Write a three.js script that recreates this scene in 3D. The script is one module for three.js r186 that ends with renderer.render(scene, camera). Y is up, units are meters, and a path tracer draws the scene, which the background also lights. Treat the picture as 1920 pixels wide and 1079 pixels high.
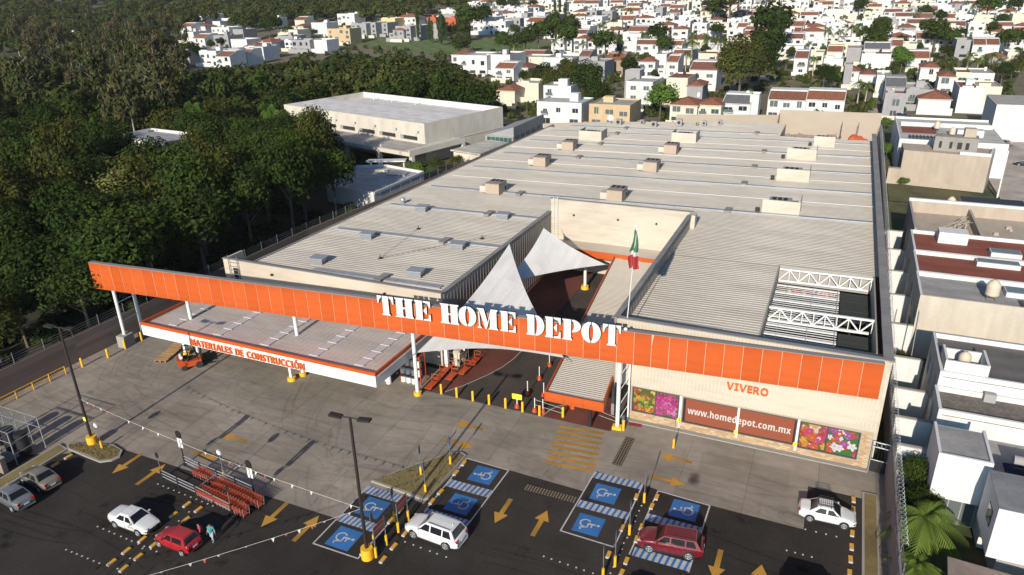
import * as THREE from 'three';
import { Sky } from 'three/addons/objects/Sky.js';
import { mergeGeometries, mergeVertices } from 'three/addons/utils/BufferGeometryUtils.js';
import { MarchingCubes } from 'three/addons/objects/MarchingCubes.js';
import { FontLoader } from 'three/addons/loaders/FontLoader.js';
import { TextGeometry } from 'three/addons/geometries/TextGeometry.js';

// ---------- camera, sky, sun, exposure ----------
const scene = new THREE.Scene();
const camera = new THREE.PerspectiveCamera(43.14, 1024 / 575, 0.5, 6000);
camera.position.set(0, 40, 0);
camera.up.set(-0.138947, 0.921427, -0.362859);
camera.lookAt(-38.1661, 40 - 38.7934, -83.8953);
const SUN = new THREE.Vector3(0.048, 0.391, 0.919).normalize();
const sky = new Sky(); sky.name = 'sky'; sky.userData.kind = 'structure';
sky.scale.setScalar(5000);
Object.assign(sky.material.uniforms.turbidity, { value: 3 });
Object.assign(sky.material.uniforms.rayleigh, { value: 1.4 });
Object.assign(sky.material.uniforms.mieCoefficient, { value: 0.004 });
sky.material.uniforms.sunPosition.value.copy(SUN);
scene.add(sky);
scene.environmentIntensity = 0.15;
const sun = new THREE.DirectionalLight(new THREE.Color(1, 0.9, 0.76), 4.4);
sun.position.copy(SUN).multiplyScalar(400).add(new THREE.Vector3(-30, 0, -80));
sun.target.position.set(-30, 0, -80);
sun.castShadow = true; sun.shadow.mapSize.set(4096, 4096);
Object.assign(sun.shadow.camera, { left: -260, right: 260, top: 260, bottom: -260, near: 1, far: 1200 });
scene.add(sun, sun.target);
const renderer = new THREE.WebGLRenderer({ antialias: true });
renderer.toneMapping = THREE.LinearToneMapping;
renderer.toneMappingExposure = 1.45;
renderer.shadowMap.enabled = true;

// ---------- helpers ----------
let seed = 7;
const rnd = () => { seed = (seed * 1664525 + 1013904223) >>> 0; return seed / 4294967296; };
const rr = (a, b) => a + (b - a) * rnd();
const pick = (a) => a[Math.floor(rnd() * a.length)];
const V = (x, y, z) => new THREE.Vector3(x, y, z);
const lin = (r, g, b) => new THREE.Color().setRGB(r, g, b);
const mat = (r, g, b, rough = 0.85, o = {}) => new THREE.MeshStandardMaterial({ color: lin(r, g, b), roughness: rough, ...o });
const matte = (r, g, b, o = {}) => new THREE.MeshPhysicalMaterial({ color: lin(r, g, b), roughness: 1, specularIntensity: 0.25, ...o });
const used = {};
function numbered(n) { const k = used[n] = (used[n] || 0) + 1; return k === 1 ? n : n + '_' + String(k - 1).padStart(3, '0'); }
function clean(g) {
  const q = g.index ? g.toNonIndexed() : g;
  for (const k of Object.keys(q.attributes)) if (!['position', 'normal', 'uv', 'color'].includes(k)) q.deleteAttribute(k);
  q.morphAttributes = {}; q.groups = []; return q;
}
const mg = (a) => (Array.isArray(a) ? (a.length === 1 ? a[0] : mergeGeometries(a.map(clean), false)) : a);
function thing(name, label, category, pos = [0, 0, 0], turn = 0, group) {
  const o = new THREE.Group(); o.name = numbered(name); scene.add(o);
  o.position.set(...pos); o.rotation.y = turn; o.userData = { label, category };
  if (group) o.userData.group = group;
  return o;
}
function part(parent, name, geo, m, label) {
  const o = new THREE.Mesh(mg(geo), m); o.name = name; parent.add(o);
  o.castShadow = o.receiveShadow = true;
  if (label) o.userData.label = label;
  return o;
}
function solo(name, label, category, geo, m, pos = [0, 0, 0], turn = 0, group) {
  const o = new THREE.Mesh(mg(geo), m); o.name = numbered(name); scene.add(o);
  o.position.set(...pos); o.rotation.y = turn; o.castShadow = o.receiveShadow = true;
  o.userData = { label, category }; if (group) o.userData.group = group;
  return o;
}
function struct(name, geo, m) {
  const o = geo ? new THREE.Mesh(mg(geo), m) : new THREE.Group(); o.name = numbered(name); scene.add(o);
  o.castShadow = o.receiveShadow = true; o.userData = { kind: 'structure' }; return o;
}
function copyOf(src, pos, turn, label, group) {
  const r = src.clone(); r.name = numbered(src.name.replace(/_\d{3}$/, '')); scene.add(r); r.position.set(...pos); r.rotation.y = turn;
  r.userData = { ...src.userData }; if (label) r.userData.label = label; if (group) r.userData.group = group; return r;
}
// box with its base at y, centred on x,z; uv in metres
function bx(w, h, d, x = 0, y = 0, z = 0, ry = 0) {
  const g = new THREE.BoxGeometry(w, h, d), uv = g.attributes.uv, n = g.attributes.normal;
  for (let i = 0; i < uv.count; i++) {
    const ax = Math.abs(n.getX(i)), ay = Math.abs(n.getY(i));
    uv.setXY(i, uv.getX(i) * (ax > 0.5 ? d : w), uv.getY(i) * (ay > 0.5 ? d : h));
  }
  g.translate(0, h / 2, 0); if (ry) g.rotateY(ry); g.translate(x, y, z); return g;
}
const boxAB = (x0, x1, y0, y1, z0, z1) => bx(x1 - x0, y1 - y0, Math.abs(z1 - z0), (x0 + x1) / 2, y0, (z0 + z1) / 2);
const cy = (r1, r2, h, x = 0, y = 0, z = 0, s = 12) => new THREE.CylinderGeometry(r2, r1, h, s).translate(x, y + h / 2, z);
function bar(a, b, r, s = 6, r2) {
  const d = b.clone().sub(a), L = d.length(), g = new THREE.CylinderGeometry(r2 ?? r, r, L, s);
  g.translate(0, L / 2, 0);
  g.applyQuaternion(new THREE.Quaternion().setFromUnitVectors(V(0, 1, 0), d.normalize())); return g.translate(a.x, a.y, a.z);
}
function beam(a, b, w, h) { // rectangular bar
  const d = b.clone().sub(a), L = d.length(), g = new THREE.BoxGeometry(w, h, L);
  const m = new THREE.Matrix4().lookAt(V(0, 0, 0), d, V(0, 1, 0)); g.applyMatrix4(m);
  return g.translate((a.x + b.x) / 2, (a.y + b.y) / 2, (a.z + b.z) / 2);
}
// flat sheet from [x,z] points at height y, uv in metres
function sheet(pts, y, holes = []) {
  const s = new THREE.Shape(pts.map(([x, z]) => new THREE.Vector2(x, -z)));
  for (const h of holes) s.holes.push(new THREE.Path(h.map(([x, z]) => new THREE.Vector2(x, -z))));
  return new THREE.ShapeGeometry(s).rotateX(-Math.PI / 2).translate(0, y, 0);
}
const rect = (x0, x1, z0, z1) => [[x0, z0], [x1, z0], [x1, z1], [x0, z1]];
// prism standing on the ground from [x,z] outline
function prism(pts, y0, y1) {
  const s = new THREE.Shape(pts.map(([x, z]) => new THREE.Vector2(x, -z)));
  return new THREE.ExtrudeGeometry(s, { depth: y1 - y0, bevelEnabled: false }).rotateX(-Math.PI / 2).translate(0, y0, 0);
}
// upright plate in the x,y plane of thickness t (front at z = 0, body behind), with rectangular holes [x0,x1,y0,y1]
function plate(pts, t, holes = []) {
  const s = new THREE.Shape(pts.map(([x, y]) => new THREE.Vector2(x, y)));
  for (const [a, b, c, d] of holes) s.holes.push(new THREE.Path([[a, c], [b, c], [b, d], [a, d]].map(([x, y]) => new THREE.Vector2(x, y))));
  return new THREE.ExtrudeGeometry(s, { depth: t, bevelEnabled: false }).translate(0, 0, -t);
}
// ---------- noise and textures ----------
const hash = (x, y, s) => { let h = (x * 374761393 + y * 668265263 + s * 2147483647) | 0; h = Math.imul(h ^ (h >>> 13), 1274126177); return ((h ^ (h >>> 16)) >>> 0) / 4294967296; };
function vnoise(x, y, p, s) { // value noise, period p
  const xi = Math.floor(x), yi = Math.floor(y), fx = x - xi, fy = y - yi, u = fx * fx * (3 - 2 * fx), v = fy * fy * (3 - 2 * fy);
  const m = (a) => ((a % p) + p) % p;
  const a = hash(m(xi), m(yi), s), b = hash(m(xi + 1), m(yi), s), c = hash(m(xi), m(yi + 1), s), d = hash(m(xi + 1), m(yi + 1), s);
  return a + (b - a) * u + (c - a) * v + (a - b - c + d) * u * v;
}
function fbm(x, y, p, s, o = 5) { let t = 0, a = 0.5, n = 0; for (let i = 0; i < o; i++) { t += a * vnoise(x, y, p, s + i); n += a; a *= 0.55; x *= 2; y *= 2; p *= 2; } return t / n; }
function tex(size, metres, fn, srgb = true) { // fn(u,v) -> [r,g,b] 0..1 for a tile of `metres`
  const d = new Uint8Array(size * size * 4);
  for (let j = 0; j < size; j++) for (let i = 0; i < size; i++) {
    const c = fn(i / size, j / size), k = (j * size + i) * 4;
    for (let q = 0; q < 3; q++) d[k + q] = Math.max(0, Math.min(255, Math.round(c[q] * 255))); d[k + 3] = 255;
  }
  const t = new THREE.DataTexture(d, size, size); t.wrapS = t.wrapT = THREE.RepeatWrapping; t.magFilter = THREE.LinearFilter; t.minFilter = THREE.LinearMipmapLinearFilter;
  if (srgb) t.colorSpace = THREE.SRGBColorSpace; t.repeat.set(1 / metres, 1 / metres); t.needsUpdate = true; return t;
}
const grey = (lo, hi, f) => (u, v) => { const c = lo + (hi - lo) * f(u, v); return [c, c, c]; };
// mottled multipliers, near white, that give a plain colour its grain and patches
const texStucco = tex(512, 9, grey(0.84, 1.06, (u, v) => 0.55 * fbm(u * 6, v * 3, 6, 3, 5) + 0.25 * fbm(u * 24, v * 2, 24, 9, 3) + 0.2 * fbm(u * 60, v * 60, 60, 5, 2)));
const texAsphalt = tex(1024, 14, (u, v) => { const c = 0.62 + 0.3 * fbm(u * 5, v * 5, 5, 21, 5) + 0.16 * (hash(Math.floor(u * 512), Math.floor(v * 512), 4) - 0.5) + (hash(Math.floor(u * 340), Math.floor(v * 340), 8) > 0.985 ? 0.2 : 0); return [c * 1.02, c, c * 0.99]; });
const texGround = tex(512, 34, (u, v) => { const a = fbm(u * 6, v * 6, 6, 31, 5), b = fbm(u * 20, v * 20, 20, 37, 4), t = Math.min(1, Math.max(0, (a - 0.42) * 5)); return [(0.50 - 0.2 * t) * (0.7 + 0.6 * b), (0.45 - 0.06 * t) * (0.7 + 0.6 * b), (0.32 - 0.13 * t) * (0.7 + 0.6 * b)]; });
const texGrass = tex(512, 12, (u, v) => { const a = fbm(u * 5, v * 5, 5, 41, 5), b = hash(Math.floor(u * 400), Math.floor(v * 400), 3); const k = 0.55 + 0.5 * a + 0.25 * (b - 0.5); return [k, k, k * 0.95]; });
const texTile = tex(256, 3, grey(0.7, 1.08, (u, v) => 0.6 * fbm(u * 8, v * 8, 8, 51, 4) + 0.4 * hash(Math.floor(u * 12), Math.floor(v * 9), 5)));
const texRoofTop = tex(512, 12, grey(0.7, 1.05, (u, v) => fbm(u * 4, v * 9, 4, 61, 5) * 0.7 + 0.3 * fbm(u * 40, v * 40, 40, 5, 2)));
const texMetal = tex(512, 20, grey(0.8, 1.1, (u, v) => 0.65 * fbm(u * 3, v * 9, 3, 71, 6) + 0.35 * fbm(u * 10, v * 60, 10, 72, 3)));
const texBrickTone = tex(256, 4, grey(0.75, 1.05, (u, v) => 0.5 * hash(Math.floor(u * 12), Math.floor(v * 22), 3) + 0.5 * fbm(u * 10, v * 10, 10, 4, 4)));
// ---------- materials ----------
const M = {
  asphalt: mat(0.050, 0.045, 0.042, 0.92, { map: texAsphalt }),
  courtAsphalt: matte(0.11, 0.092, 0.08, { map: texAsphalt }),
  redFloor: mat(0.20, 0.058, 0.040, 0.85, { map: texAsphalt }),
  yellowPaint: mat(0.62, 0.33, 0.04, 0.75, { map: texAsphalt }),
  yellow: mat(0.75, 0.40, 0.02, 0.5), whitePaint: mat(0.62, 0.62, 0.62, 0.75, { map: texAsphalt }),
  bluePaint: mat(0.035, 0.21, 0.56, 0.75, { map: texAsphalt }), kerb: mat(0.30, 0.28, 0.25, 0.9, { map: texStucco }),
  dryGrass: mat(0.26, 0.20, 0.085, 1, { map: texGrass }), lawn: mat(0.13, 0.19, 0.045, 1, { map: texGrass }),
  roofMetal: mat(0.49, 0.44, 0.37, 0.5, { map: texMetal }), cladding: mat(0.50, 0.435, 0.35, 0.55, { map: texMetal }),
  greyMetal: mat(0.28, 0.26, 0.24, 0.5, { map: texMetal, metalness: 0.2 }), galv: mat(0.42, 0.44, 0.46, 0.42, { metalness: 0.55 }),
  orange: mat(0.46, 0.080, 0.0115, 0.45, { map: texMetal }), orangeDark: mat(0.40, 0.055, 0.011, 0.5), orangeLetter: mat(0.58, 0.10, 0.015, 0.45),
  white: mat(0.62, 0.61, 0.59, 0.55), whiteSteel: mat(0.60, 0.60, 0.59, 0.45), sail: mat(0.68, 0.655, 0.62, 0.85, { map: texStucco, side: THREE.DoubleSide }),
  dark: mat(0.012, 0.012, 0.013, 0.6), black: mat(0.006, 0.006, 0.006, 0.7), bronze: mat(0.035, 0.026, 0.022, 0.5, { metalness: 0.3 }),
  steel: mat(0.30, 0.31, 0.32, 0.4, { metalness: 0.6 }), concreteWall: mat(0.30, 0.275, 0.24, 0.95, { map: texStucco }),
  wW: mat(0.60, 0.59, 0.57, 0.85, { map: texStucco }), wC: mat(0.62, 0.56, 0.44, 0.88, { map: texStucco }), wB: mat(0.50, 0.37, 0.22, 0.9, { map: texStucco }), wG: mat(0.30, 0.29, 0.29, 0.9, { map: texStucco }),
  wO: mat(0.34, 0.26, 0.18, 0.9, { map: texStucco }), wY: mat(0.62, 0.48, 0.23, 0.9, { map: texStucco }), wR: mat(0.42, 0.10, 0.045, 0.9, { map: texStucco }), wP: mat(0.40, 0.33, 0.26, 0.95, { map: texStucco }),
  tile: mat(0.275, 0.098, 0.052, 0.85, { map: texTile }), tileB: mat(0.22, 0.085, 0.05, 0.85, { map: texTile }), tileG: mat(0.15, 0.15, 0.16, 0.7, { map: texTile }), slabRoof: mat(0.42, 0.39, 0.35, 0.9, { map: texRoofTop }), redRoof: mat(0.25, 0.065, 0.035, 0.9, { map: texRoofTop }), greyRoof: mat(0.34, 0.325, 0.31, 0.9, { map: texRoofTop }), whiteRoof: mat(0.52, 0.50, 0.46, 0.85, { map: texRoofTop }),
  glass: mat(0.020, 0.030, 0.034, 0.08, { metalness: 0 }), glassGreen: mat(0.035, 0.085, 0.075, 0.1), glassPale: mat(0.10, 0.12, 0.12, 0.12), frame: mat(0.5, 0.5, 0.5, 0.5), frameDark: mat(0.03, 0.03, 0.032, 0.5),
  tank: mat(0.50, 0.42, 0.32, 0.6), wood: mat(0.34, 0.19, 0.075, 0.8), trunk: mat(0.11, 0.085, 0.06, 0.95), paleTrunk: mat(0.33, 0.29, 0.23, 0.9), brick: mat(0.46, 0.31, 0.17, 0.95, { map: texBrickTone }), brick2: mat(0.52, 0.38, 0.23, 0.95, { map: texBrickTone }), brick3: mat(0.40, 0.26, 0.15, 0.95, { map: texBrickTone }), mortar: mat(0.34, 0.28, 0.21, 1), stone: mat(0.24, 0.18, 0.145, 1, { map: texBrickTone }), terracotta: mat(0.30, 0.09, 0.05, 0.9),
};
const font = await new FontLoader().loadAsync('fonts/droid/droid_sans_bold.typeface.json');
function word(text, size, depth) {
  const g = new TextGeometry(text, { font, size, depth, curveSegments: 5, bevelEnabled: false }); g.computeBoundingBox(); return g;
}
// far ground rises gently away from the camera
const rise = (x, z) => { const d = -0.41409 * x - 0.91024 * z; if (d < 150) return 0; const t = (d - 400) / 60; return 0.047 * 60 * (Math.log1p(Math.exp(-Math.abs(t))) + Math.max(t, 0)); };
const ord = ['first', 'second', 'third', 'fourth', 'fifth', 'sixth', 'seventh', 'eighth', 'ninth', 'tenth', 'eleventh', 'twelfth', 'thirteenth', 'fourteenth', 'fifteenth', 'sixteenth', 'seventeenth', 'eighteenth', 'nineteenth', 'twentieth'];
// ---------- terrain, apron, parking lot ----------
{
  const xs = [], zs = [];
  for (let x = -2600; x < -700; x += 80) xs.push(x); for (let x = -700; x <= 300; x += 20) xs.push(x); for (let x = 340; x <= 1400; x += 80) xs.push(x);
  for (let z = -2600; z < -800; z += 80) zs.push(z); for (let z = -800; z <= 60; z += 20) zs.push(z);
  const p = [], uv = [], idx = [];
  for (const z of zs) for (const x of xs) { p.push(x, rise(x, z) - 0.16, z); uv.push(x, z); }
  const n = xs.length;
  for (let j = 0; j < zs.length - 1; j++) for (let i = 0; i < n - 1; i++) { const a = j * n + i; idx.push(a, a + n, a + 1, a + 1, a + n, a + n + 1); }
  const g = new THREE.BufferGeometry(); g.setAttribute('position', new THREE.Float32BufferAttribute(p, 3)); g.setAttribute('uv', new THREE.Float32BufferAttribute(uv, 2)); g.setIndex(idx); g.computeVertexNormals();
  struct('terrain', g, mat(0.42, 0.42, 0.42, 1, { map: texGround }));
}
const inPoly = (x, y, P) => { let c = false; for (let i = 0, j = P.length - 1; i < P.length; j = i++) { const [a, b] = P[i], [e, f] = P[j]; if ((b > y) !== (f > y) && x < ((e - a) * (y - b)) / (f - b) + a) c = !c; } return c; };
function drape(name, poly, step, dy, m) { // a sheet that follows the rise of the ground
  const p = [], uv = []; let x0 = 1e9, x1 = -1e9, z0 = 1e9, z1 = -1e9;
  for (const [x, z] of poly) { x0 = Math.min(x0, x); x1 = Math.max(x1, x); z0 = Math.min(z0, z); z1 = Math.max(z1, z); }
  const q = (x, z) => { p.push(x, rise(x, z) + dy, z); uv.push(x, z); };
  for (let x = x0; x < x1; x += step) for (let z = z0; z < z1; z += step) if (inPoly(x + step / 2, z + step / 2, poly)) { q(x, z); q(x, z + step); q(x + step, z); q(x + step, z); q(x, z + step); q(x + step, z + step); }
  const g = new THREE.BufferGeometry(); g.setAttribute('position', new THREE.Float32BufferAttribute(p, 3)); g.setAttribute('uv', new THREE.Float32BufferAttribute(uv, 2)); g.computeVertexNormals();
  return struct(name, g, m);
}
drape('lawn', [[-330, -420], [-262, -395], [-205, -372], [-160, -392], [-168, -440], [-215, -455], [-262, -440], [-318, -452]], 3, 0.06, M.lawn);
drape('field', [[-100, -430], [-84, -470], [-60, -452], [-66, -412]], 3, 0.05, M.dryGrass);
drape('field', [[-112, -345], [-84, -352], [-84, -330], [-108, -326]], 2, 0.05, M.dryGrass);
drape('lawn', [[-28, -300], [-2, -338], [-10, -345], [-32, -318]], 2, 0.05, M.dryGrass);
const roadMat = mat(0.58, 0.52, 0.46, 0.95, { map: texAsphalt });
drape('road', [[-34, -322], [-4, -318], [-4, -328], [-36, -334]], 2, 0.03, roadMat);
drape('road', [[-102, -452], [-62, -424], [-66, -416], [-106, -442]], 2, 0.08, roadMat);
drape('road', [[29.6, -145], [44, -145], [44, -225], [31.5, -225]], 2, 0.03, roadMat);
drape('road', [[2, -210], [10.5, -215], [10.5, -262], [4, -262]], 2, 0.03, roadMat);
drape('road', [[60, -400], [70, -400], [84, -700], [72, -700]], 3, 0.04, roadMat);
drape('field', [[10.4, -151], [24, -151], [26.5, -159.5], [10.4, -166]], 1, 0.04, mat(0.13, 0.125, 0.05, 1, { map: texGrass }));
drape('field', [[24, -214], [31, -207], [31.5, -222], [26, -226]], 1, 0.04, M.dryGrass);

// concrete apron: slabs with open joints, one stained surface over all of them
const apronTex = (() => {
  const W = 2048, H = 640, c = document.createElement('canvas'); c.width = W; c.height = H; const k = c.getContext('2d'), im = k.createImageData(W, H);
  for (let j = 0; j < H; j++) for (let i = 0; i < W; i++) {
    const u = i / W, v = j / H, a = fbm(u * 14, v * 5, 64, 81, 5), b = fbm(u * 120, v * 36, 256, 83, 2), s = fbm(u * 30, v * 50, 256, 85, 3), q = (j * W + i) * 4;
    const g = 0.70 + 0.30 * a + 0.09 * (b - 0.5) + 0.10 * (s - 0.5);
    im.data[q] = 255 * Math.min(1, g * 0.92); im.data[q + 1] = 255 * Math.min(1, g * 0.88); im.data[q + 2] = 255 * Math.min(1, g * 0.82); im.data[q + 3] = 255;
  }
  k.putImageData(im, 0, 0);
  const X = (x) => ((x + 80) / 88) * W, Z = (z) => ((z + 62) / 26) * H, px = W / 88;
  // tyre marks
  for (let n = 0; n < 230; n++) {
    k.strokeStyle = `rgba(45,38,34,${rr(0.03, 0.10)})`; k.lineWidth = px * rr(0.12, 0.3);
    const x = rr(-78, 2), z = rr(-56, -38), a = rr(-0.5, 0.5) + (rnd() < 0.3 ? 1.4 : 0), L = rr(3, 13), b = rr(-4, 4);
    for (const o of [0, 1.5]) { k.beginPath(); k.moveTo(X(x), Z(z + o)); k.quadraticCurveTo(X(x + Math.cos(a) * L / 2), Z(z + o + Math.sin(a) * L / 2 + b * 0.4), X(x + Math.cos(a) * L), Z(z + o + Math.sin(a) * L * 0.6)); k.stroke(); }
  }
  const blot = (x, z, r, col, n) => { for (let i = 0; i < n; i++) { k.fillStyle = col; k.beginPath(); k.ellipse(X(x + rr(-r, r)), Z(z + rr(-r, r) * 0.5), px * rr(0.1, r * 0.4), px * rr(0.05, r * 0.2), rr(0, 3), 0, 7); k.fill(); } };
  for (let i = 0; i < 26; i++) { k.fillStyle = 'rgba(40,30,25,0.07)'; k.beginPath(); k.ellipse(X(-7.3 + rr(-0.25, 0.25)), Z(-53.1 + rr(-0.7, 0.7)), px * rr(0.25, 0.45), px * rr(0.3, 0.6), 0.3, 0, 7); k.fill(); }                       // oil stain in front of the nursery
  for (let n = 0; n < 30; n++) blot(rr(-76, 3), rr(-57, -38), rr(0.3, 1.6), 'rgba(60,50,44,0.07)', 8);
  for (let n = 0; n < 60; n++) blot(rr(-66, -38), rr(-59, -49), rr(0.6, 2.2), 'rgba(150,98,30,0.07)', 7);   // rusty spill under the yard roof
  for (let n = 0; n < 22; n++) blot(rr(-42.5, -39), rr(-53.5, -50.5), rr(0.3, 1), 'rgba(225,220,212,0.16)', 6);   // spilt white powder
  for (let n = 0; n < 12; n++) { k.fillStyle = `rgba(${rnd() < 0.5 ? '90,80,72' : '200,190,176'},0.10)`; k.fillRect(X(rr(-70, 0)), Z(rr(-58, -40)), px * rr(3, 9), px * rr(1, 4)); }
  const t = new THREE.CanvasTexture(c); t.colorSpace = THREE.SRGBColorSpace; return t;
})();
const apronUV = (g) => { const p = g.attributes.position, uv = g.attributes.uv; for (let i = 0; i < p.count; i++) uv.setXY(i, (p.getX(i) + 80) / 88, 1 - (p.getZ(i) + 62) / 26); return g; };
const apron = struct('concrete_apron', sheet(rect(-80, 8, -62, -36), -0.05), mat(0.05, 0.045, 0.04, 1));
const slabMats = [0.395, 0.37, 0.415, 0.385].map((v) => mat(v, v * 0.955, v * 0.895, 0.9, { map: apronTex }));
for (let i = 0; i < 16; i++) for (let j = 0; j < 5; j++) {
  const x0 = -80 + i * 5.5, z0 = -62 + j * 5.2; if (z0 > -37 && x0 > -56) continue;
  part(apron, 'concrete_slab', apronUV(boxAB(x0 + 0.012, x0 + 5.488, -0.15, 0, z0 + 0.012, z0 + 5.188)), slabMats[(i * 7 + j * 5) % 4]);
}
const lotTex = (() => {
  const W = 2048, H = 1252, c = document.createElement('canvas'); c.width = W; c.height = H; const k = c.getContext('2d'), im = k.createImageData(W, H);
  for (let j = 0; j < H; j++) for (let i = 0; i < W; i++) {
    const u = i / W, v = j / H, a = fbm(u * 12, v * 7.3, 64, 101, 5), b = hash(i >> 1, j >> 1, 7), s = fbm(u * 60, v * 36, 256, 105, 3), q = (j * W + i) * 4, g = 0.66 + 0.3 * a + 0.13 * (b - 0.5) + 0.1 * (s - 0.5) + (hash(i, j, 9) > 0.996 ? 0.25 : 0);
    im.data[q] = 255 * Math.min(1, g * 1.02); im.data[q + 1] = 255 * Math.min(1, g); im.data[q + 2] = 255 * Math.min(1, g * 0.98); im.data[q + 3] = 255;
  }
  k.putImageData(im, 0, 0); const X = (x) => ((x + 66) / 72) * W, Z = (z) => ((z + 56) / 44) * H, px = W / 72;
  for (let n = 0; n < 90; n++) { const x = rr(-64, 4), z = rr(-48, -24), L = rr(4, 16), a = rr(-0.25, 0.25) + (rnd() < 0.35 ? 1.57 : 0), b = rr(-3, 3); k.strokeStyle = rnd() < 0.5 ? `rgba(20,18,16,${rr(0.05, 0.16)})` : `rgba(210,195,175,${rr(0.03, 0.09)})`; k.lineWidth = px * rr(0.1, 0.26); for (const o of [0, 1.45]) { k.beginPath(); k.moveTo(X(x), Z(z + o)); k.quadraticCurveTo(X(x + Math.cos(a) * L / 2 + b * 0.3), Z(z + o + Math.sin(a) * L / 2 + b * 0.3), X(x + Math.cos(a) * L), Z(z + o + Math.sin(a) * L)); k.stroke(); } }
  for (let n = 0; n < 120; n++) { const x = rr(-64, 5), z = rr(-50, -24), d = rnd() < 0.6; for (let i = 0; i < 7; i++) { k.fillStyle = d ? 'rgba(10,9,9,0.10)' : 'rgba(200,186,165,0.055)'; k.beginPath(); k.ellipse(X(x + rr(-0.5, 0.5)), Z(z + rr(-0.4, 0.4)), px * rr(0.05, 0.5), px * rr(0.04, 0.3), rr(0, 3), 0, 7); k.fill(); } }
  for (const [x, z, r] of [[-17.2, -40.6, 1.2], [-15.8, -41, 0.8], [-20, -40, 1.5]]) for (let i = 0; i < 14; i++) { k.strokeStyle = 'rgba(225,215,200,0.14)'; k.lineWidth = px * rr(0.02, 0.09); k.beginPath(); k.moveTo(X(x + rr(-r, r)), Z(z + rr(-0.3, 0.3))); k.lineTo(X(x + rr(-r, r) + 0.6), Z(z + rr(-0.3, 0.6))); k.stroke(); }
  const t = new THREE.CanvasTexture(c); t.colorSpace = THREE.SRGBColorSpace; return t;
})();
const lot = struct('parking_lot', sheet([[-66, -12], [6, -12], [6, -55.8], [1.75, -55.8], [1.75, -50.1], [-5.4, -50.2], [-9.8, -50.5], [-11.1, -50.7], [-15.46, -50.98], [-15.6, -47.95], [-22.6, -48.2], [-26.9, -48.36], [-27.4, -41.3], [-28.8, -41.65], [-33.05, -41.6], [-33.1, -37.05], [-57.5, -37.25], [-62.6, -34.5], [-66, -33]], 0.006), matte(0.052, 0.047, 0.043, { map: lotTex }));
{ const p = lot.geometry.attributes.position, uv = lot.geometry.attributes.uv; for (let i = 0; i < p.count; i++) uv.setXY(i, (p.getX(i) + 66) / 72, 1 - (p.getZ(i) + 56) / 44); }
struct('service_yard', sheet(rect(-80, -62, -36.2, -10), -0.02), slabMats[1]);
const court = struct('courtyard_paving', sheet([[-36.9, -57.3], [-16.1, -57.36], [-16.1, -96], [-36.9, -96]], 0.006), M.courtAsphalt);
// red walkways and the pale kerb lines that bound them
const curveL = [[-36.9, -57.35], [-35.2, -57.4], [-34.4, -57.9], [-33.2, -59.7], [-31.8, -62.7], [-31.0, -65.0], [-30.6, -67.2], [-30.4, -72], [-30.4, -96]];
part(court, 'red_walkway', sheet([...curveL, [-36.9, -96]], 0.012), M.redFloor);
const curveR = [[-23.15, -57.36], [-22.8, -58.8], [-22.3, -59.7], [-21.7, -60.2], [-21.4, -62], [-21.4, -96]];
part(court, 'red_walkway', sheet([...curveR, [-16.1, -96], [-16.1, -57.36]], 0.012), M.redFloor);
const strip = (pts, w, y, h = 0.02) => pts.slice(1).map(([x, z], i) => { const [a, b] = pts[i], L = Math.hypot(x - a, z - b), g = bx(L + w * 0.5, h, w, 0, 0, 0, -Math.atan2(z - b, x - a)); return g.translate((a + x) / 2, y, (b + z) / 2); });
part(court, 'edge_line', strip(curveL.slice(2, 8), 0.13, 0.012), M.kerb); part(court, 'edge_line', strip(curveR.slice(0, 5), 0.13, 0.012), M.kerb);

// ---------- painted markings ----------
function arrow(x, z, dir, L = 3.2, y = 0.012) { // straight arrow, tip at x,z; dir = heading angle
  const s = new THREE.Shape([[0, 0], [-1.25, -0.62], [-1.25, -0.2], [-L, -0.2], [-L, 0.2], [-1.25, 0.2], [-1.25, 0.62]].map(([a, b]) => new THREE.Vector2(a, b)));
  return new THREE.ShapeGeometry(s).rotateX(-Math.PI / 2).rotateY(dir).translate(x, y, z);
}
const N = Math.PI / 2, S = -Math.PI / 2;
for (const [x, z, d] of [[-55.5, -34.2, S], [-52.1, -37.1, N], [-38.1, -33.9, S], [-34.6, -36.8, N], [-20.9, -41.5, S], [-17.55, -44.5, N], [-3.8, -42.2, S], [-0.8, -45, N]]) part(lot, 'painted_arrow', arrow(x, z, d), M.yellowPaint);
for (const [x, z, d] of [[-50.8, -42.7, Math.PI], [-48.1, -39.5, 0], [-30.7, -53.1, Math.PI], [-27.1, -50.1, 0], [-11, -55.4, Math.PI], [-7.8, -52.1, 0]]) part(apron, 'painted_arrow', arrow(x, z, d, 3.1, 0.006), M.yellowPaint);
for (let i = 0; i < 8; i++) { // crossing stripes
  const z0 = -56.33 + i * 0.827, z1 = -57.19 + i * 0.838, xl = -20.95 + i * 0.12, xr = -16.55 + i * 0.136;
  part(apron, 'crossing_stripe', sheet([[xl, z0 - 0.2], [xr, z1 - 0.2 + 0.43], [xr, z1 + 0.63], [xl, z0 + 0.2]].map(([x, z]) => [x, z]), 0.006), M.yellowPaint);
}
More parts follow.
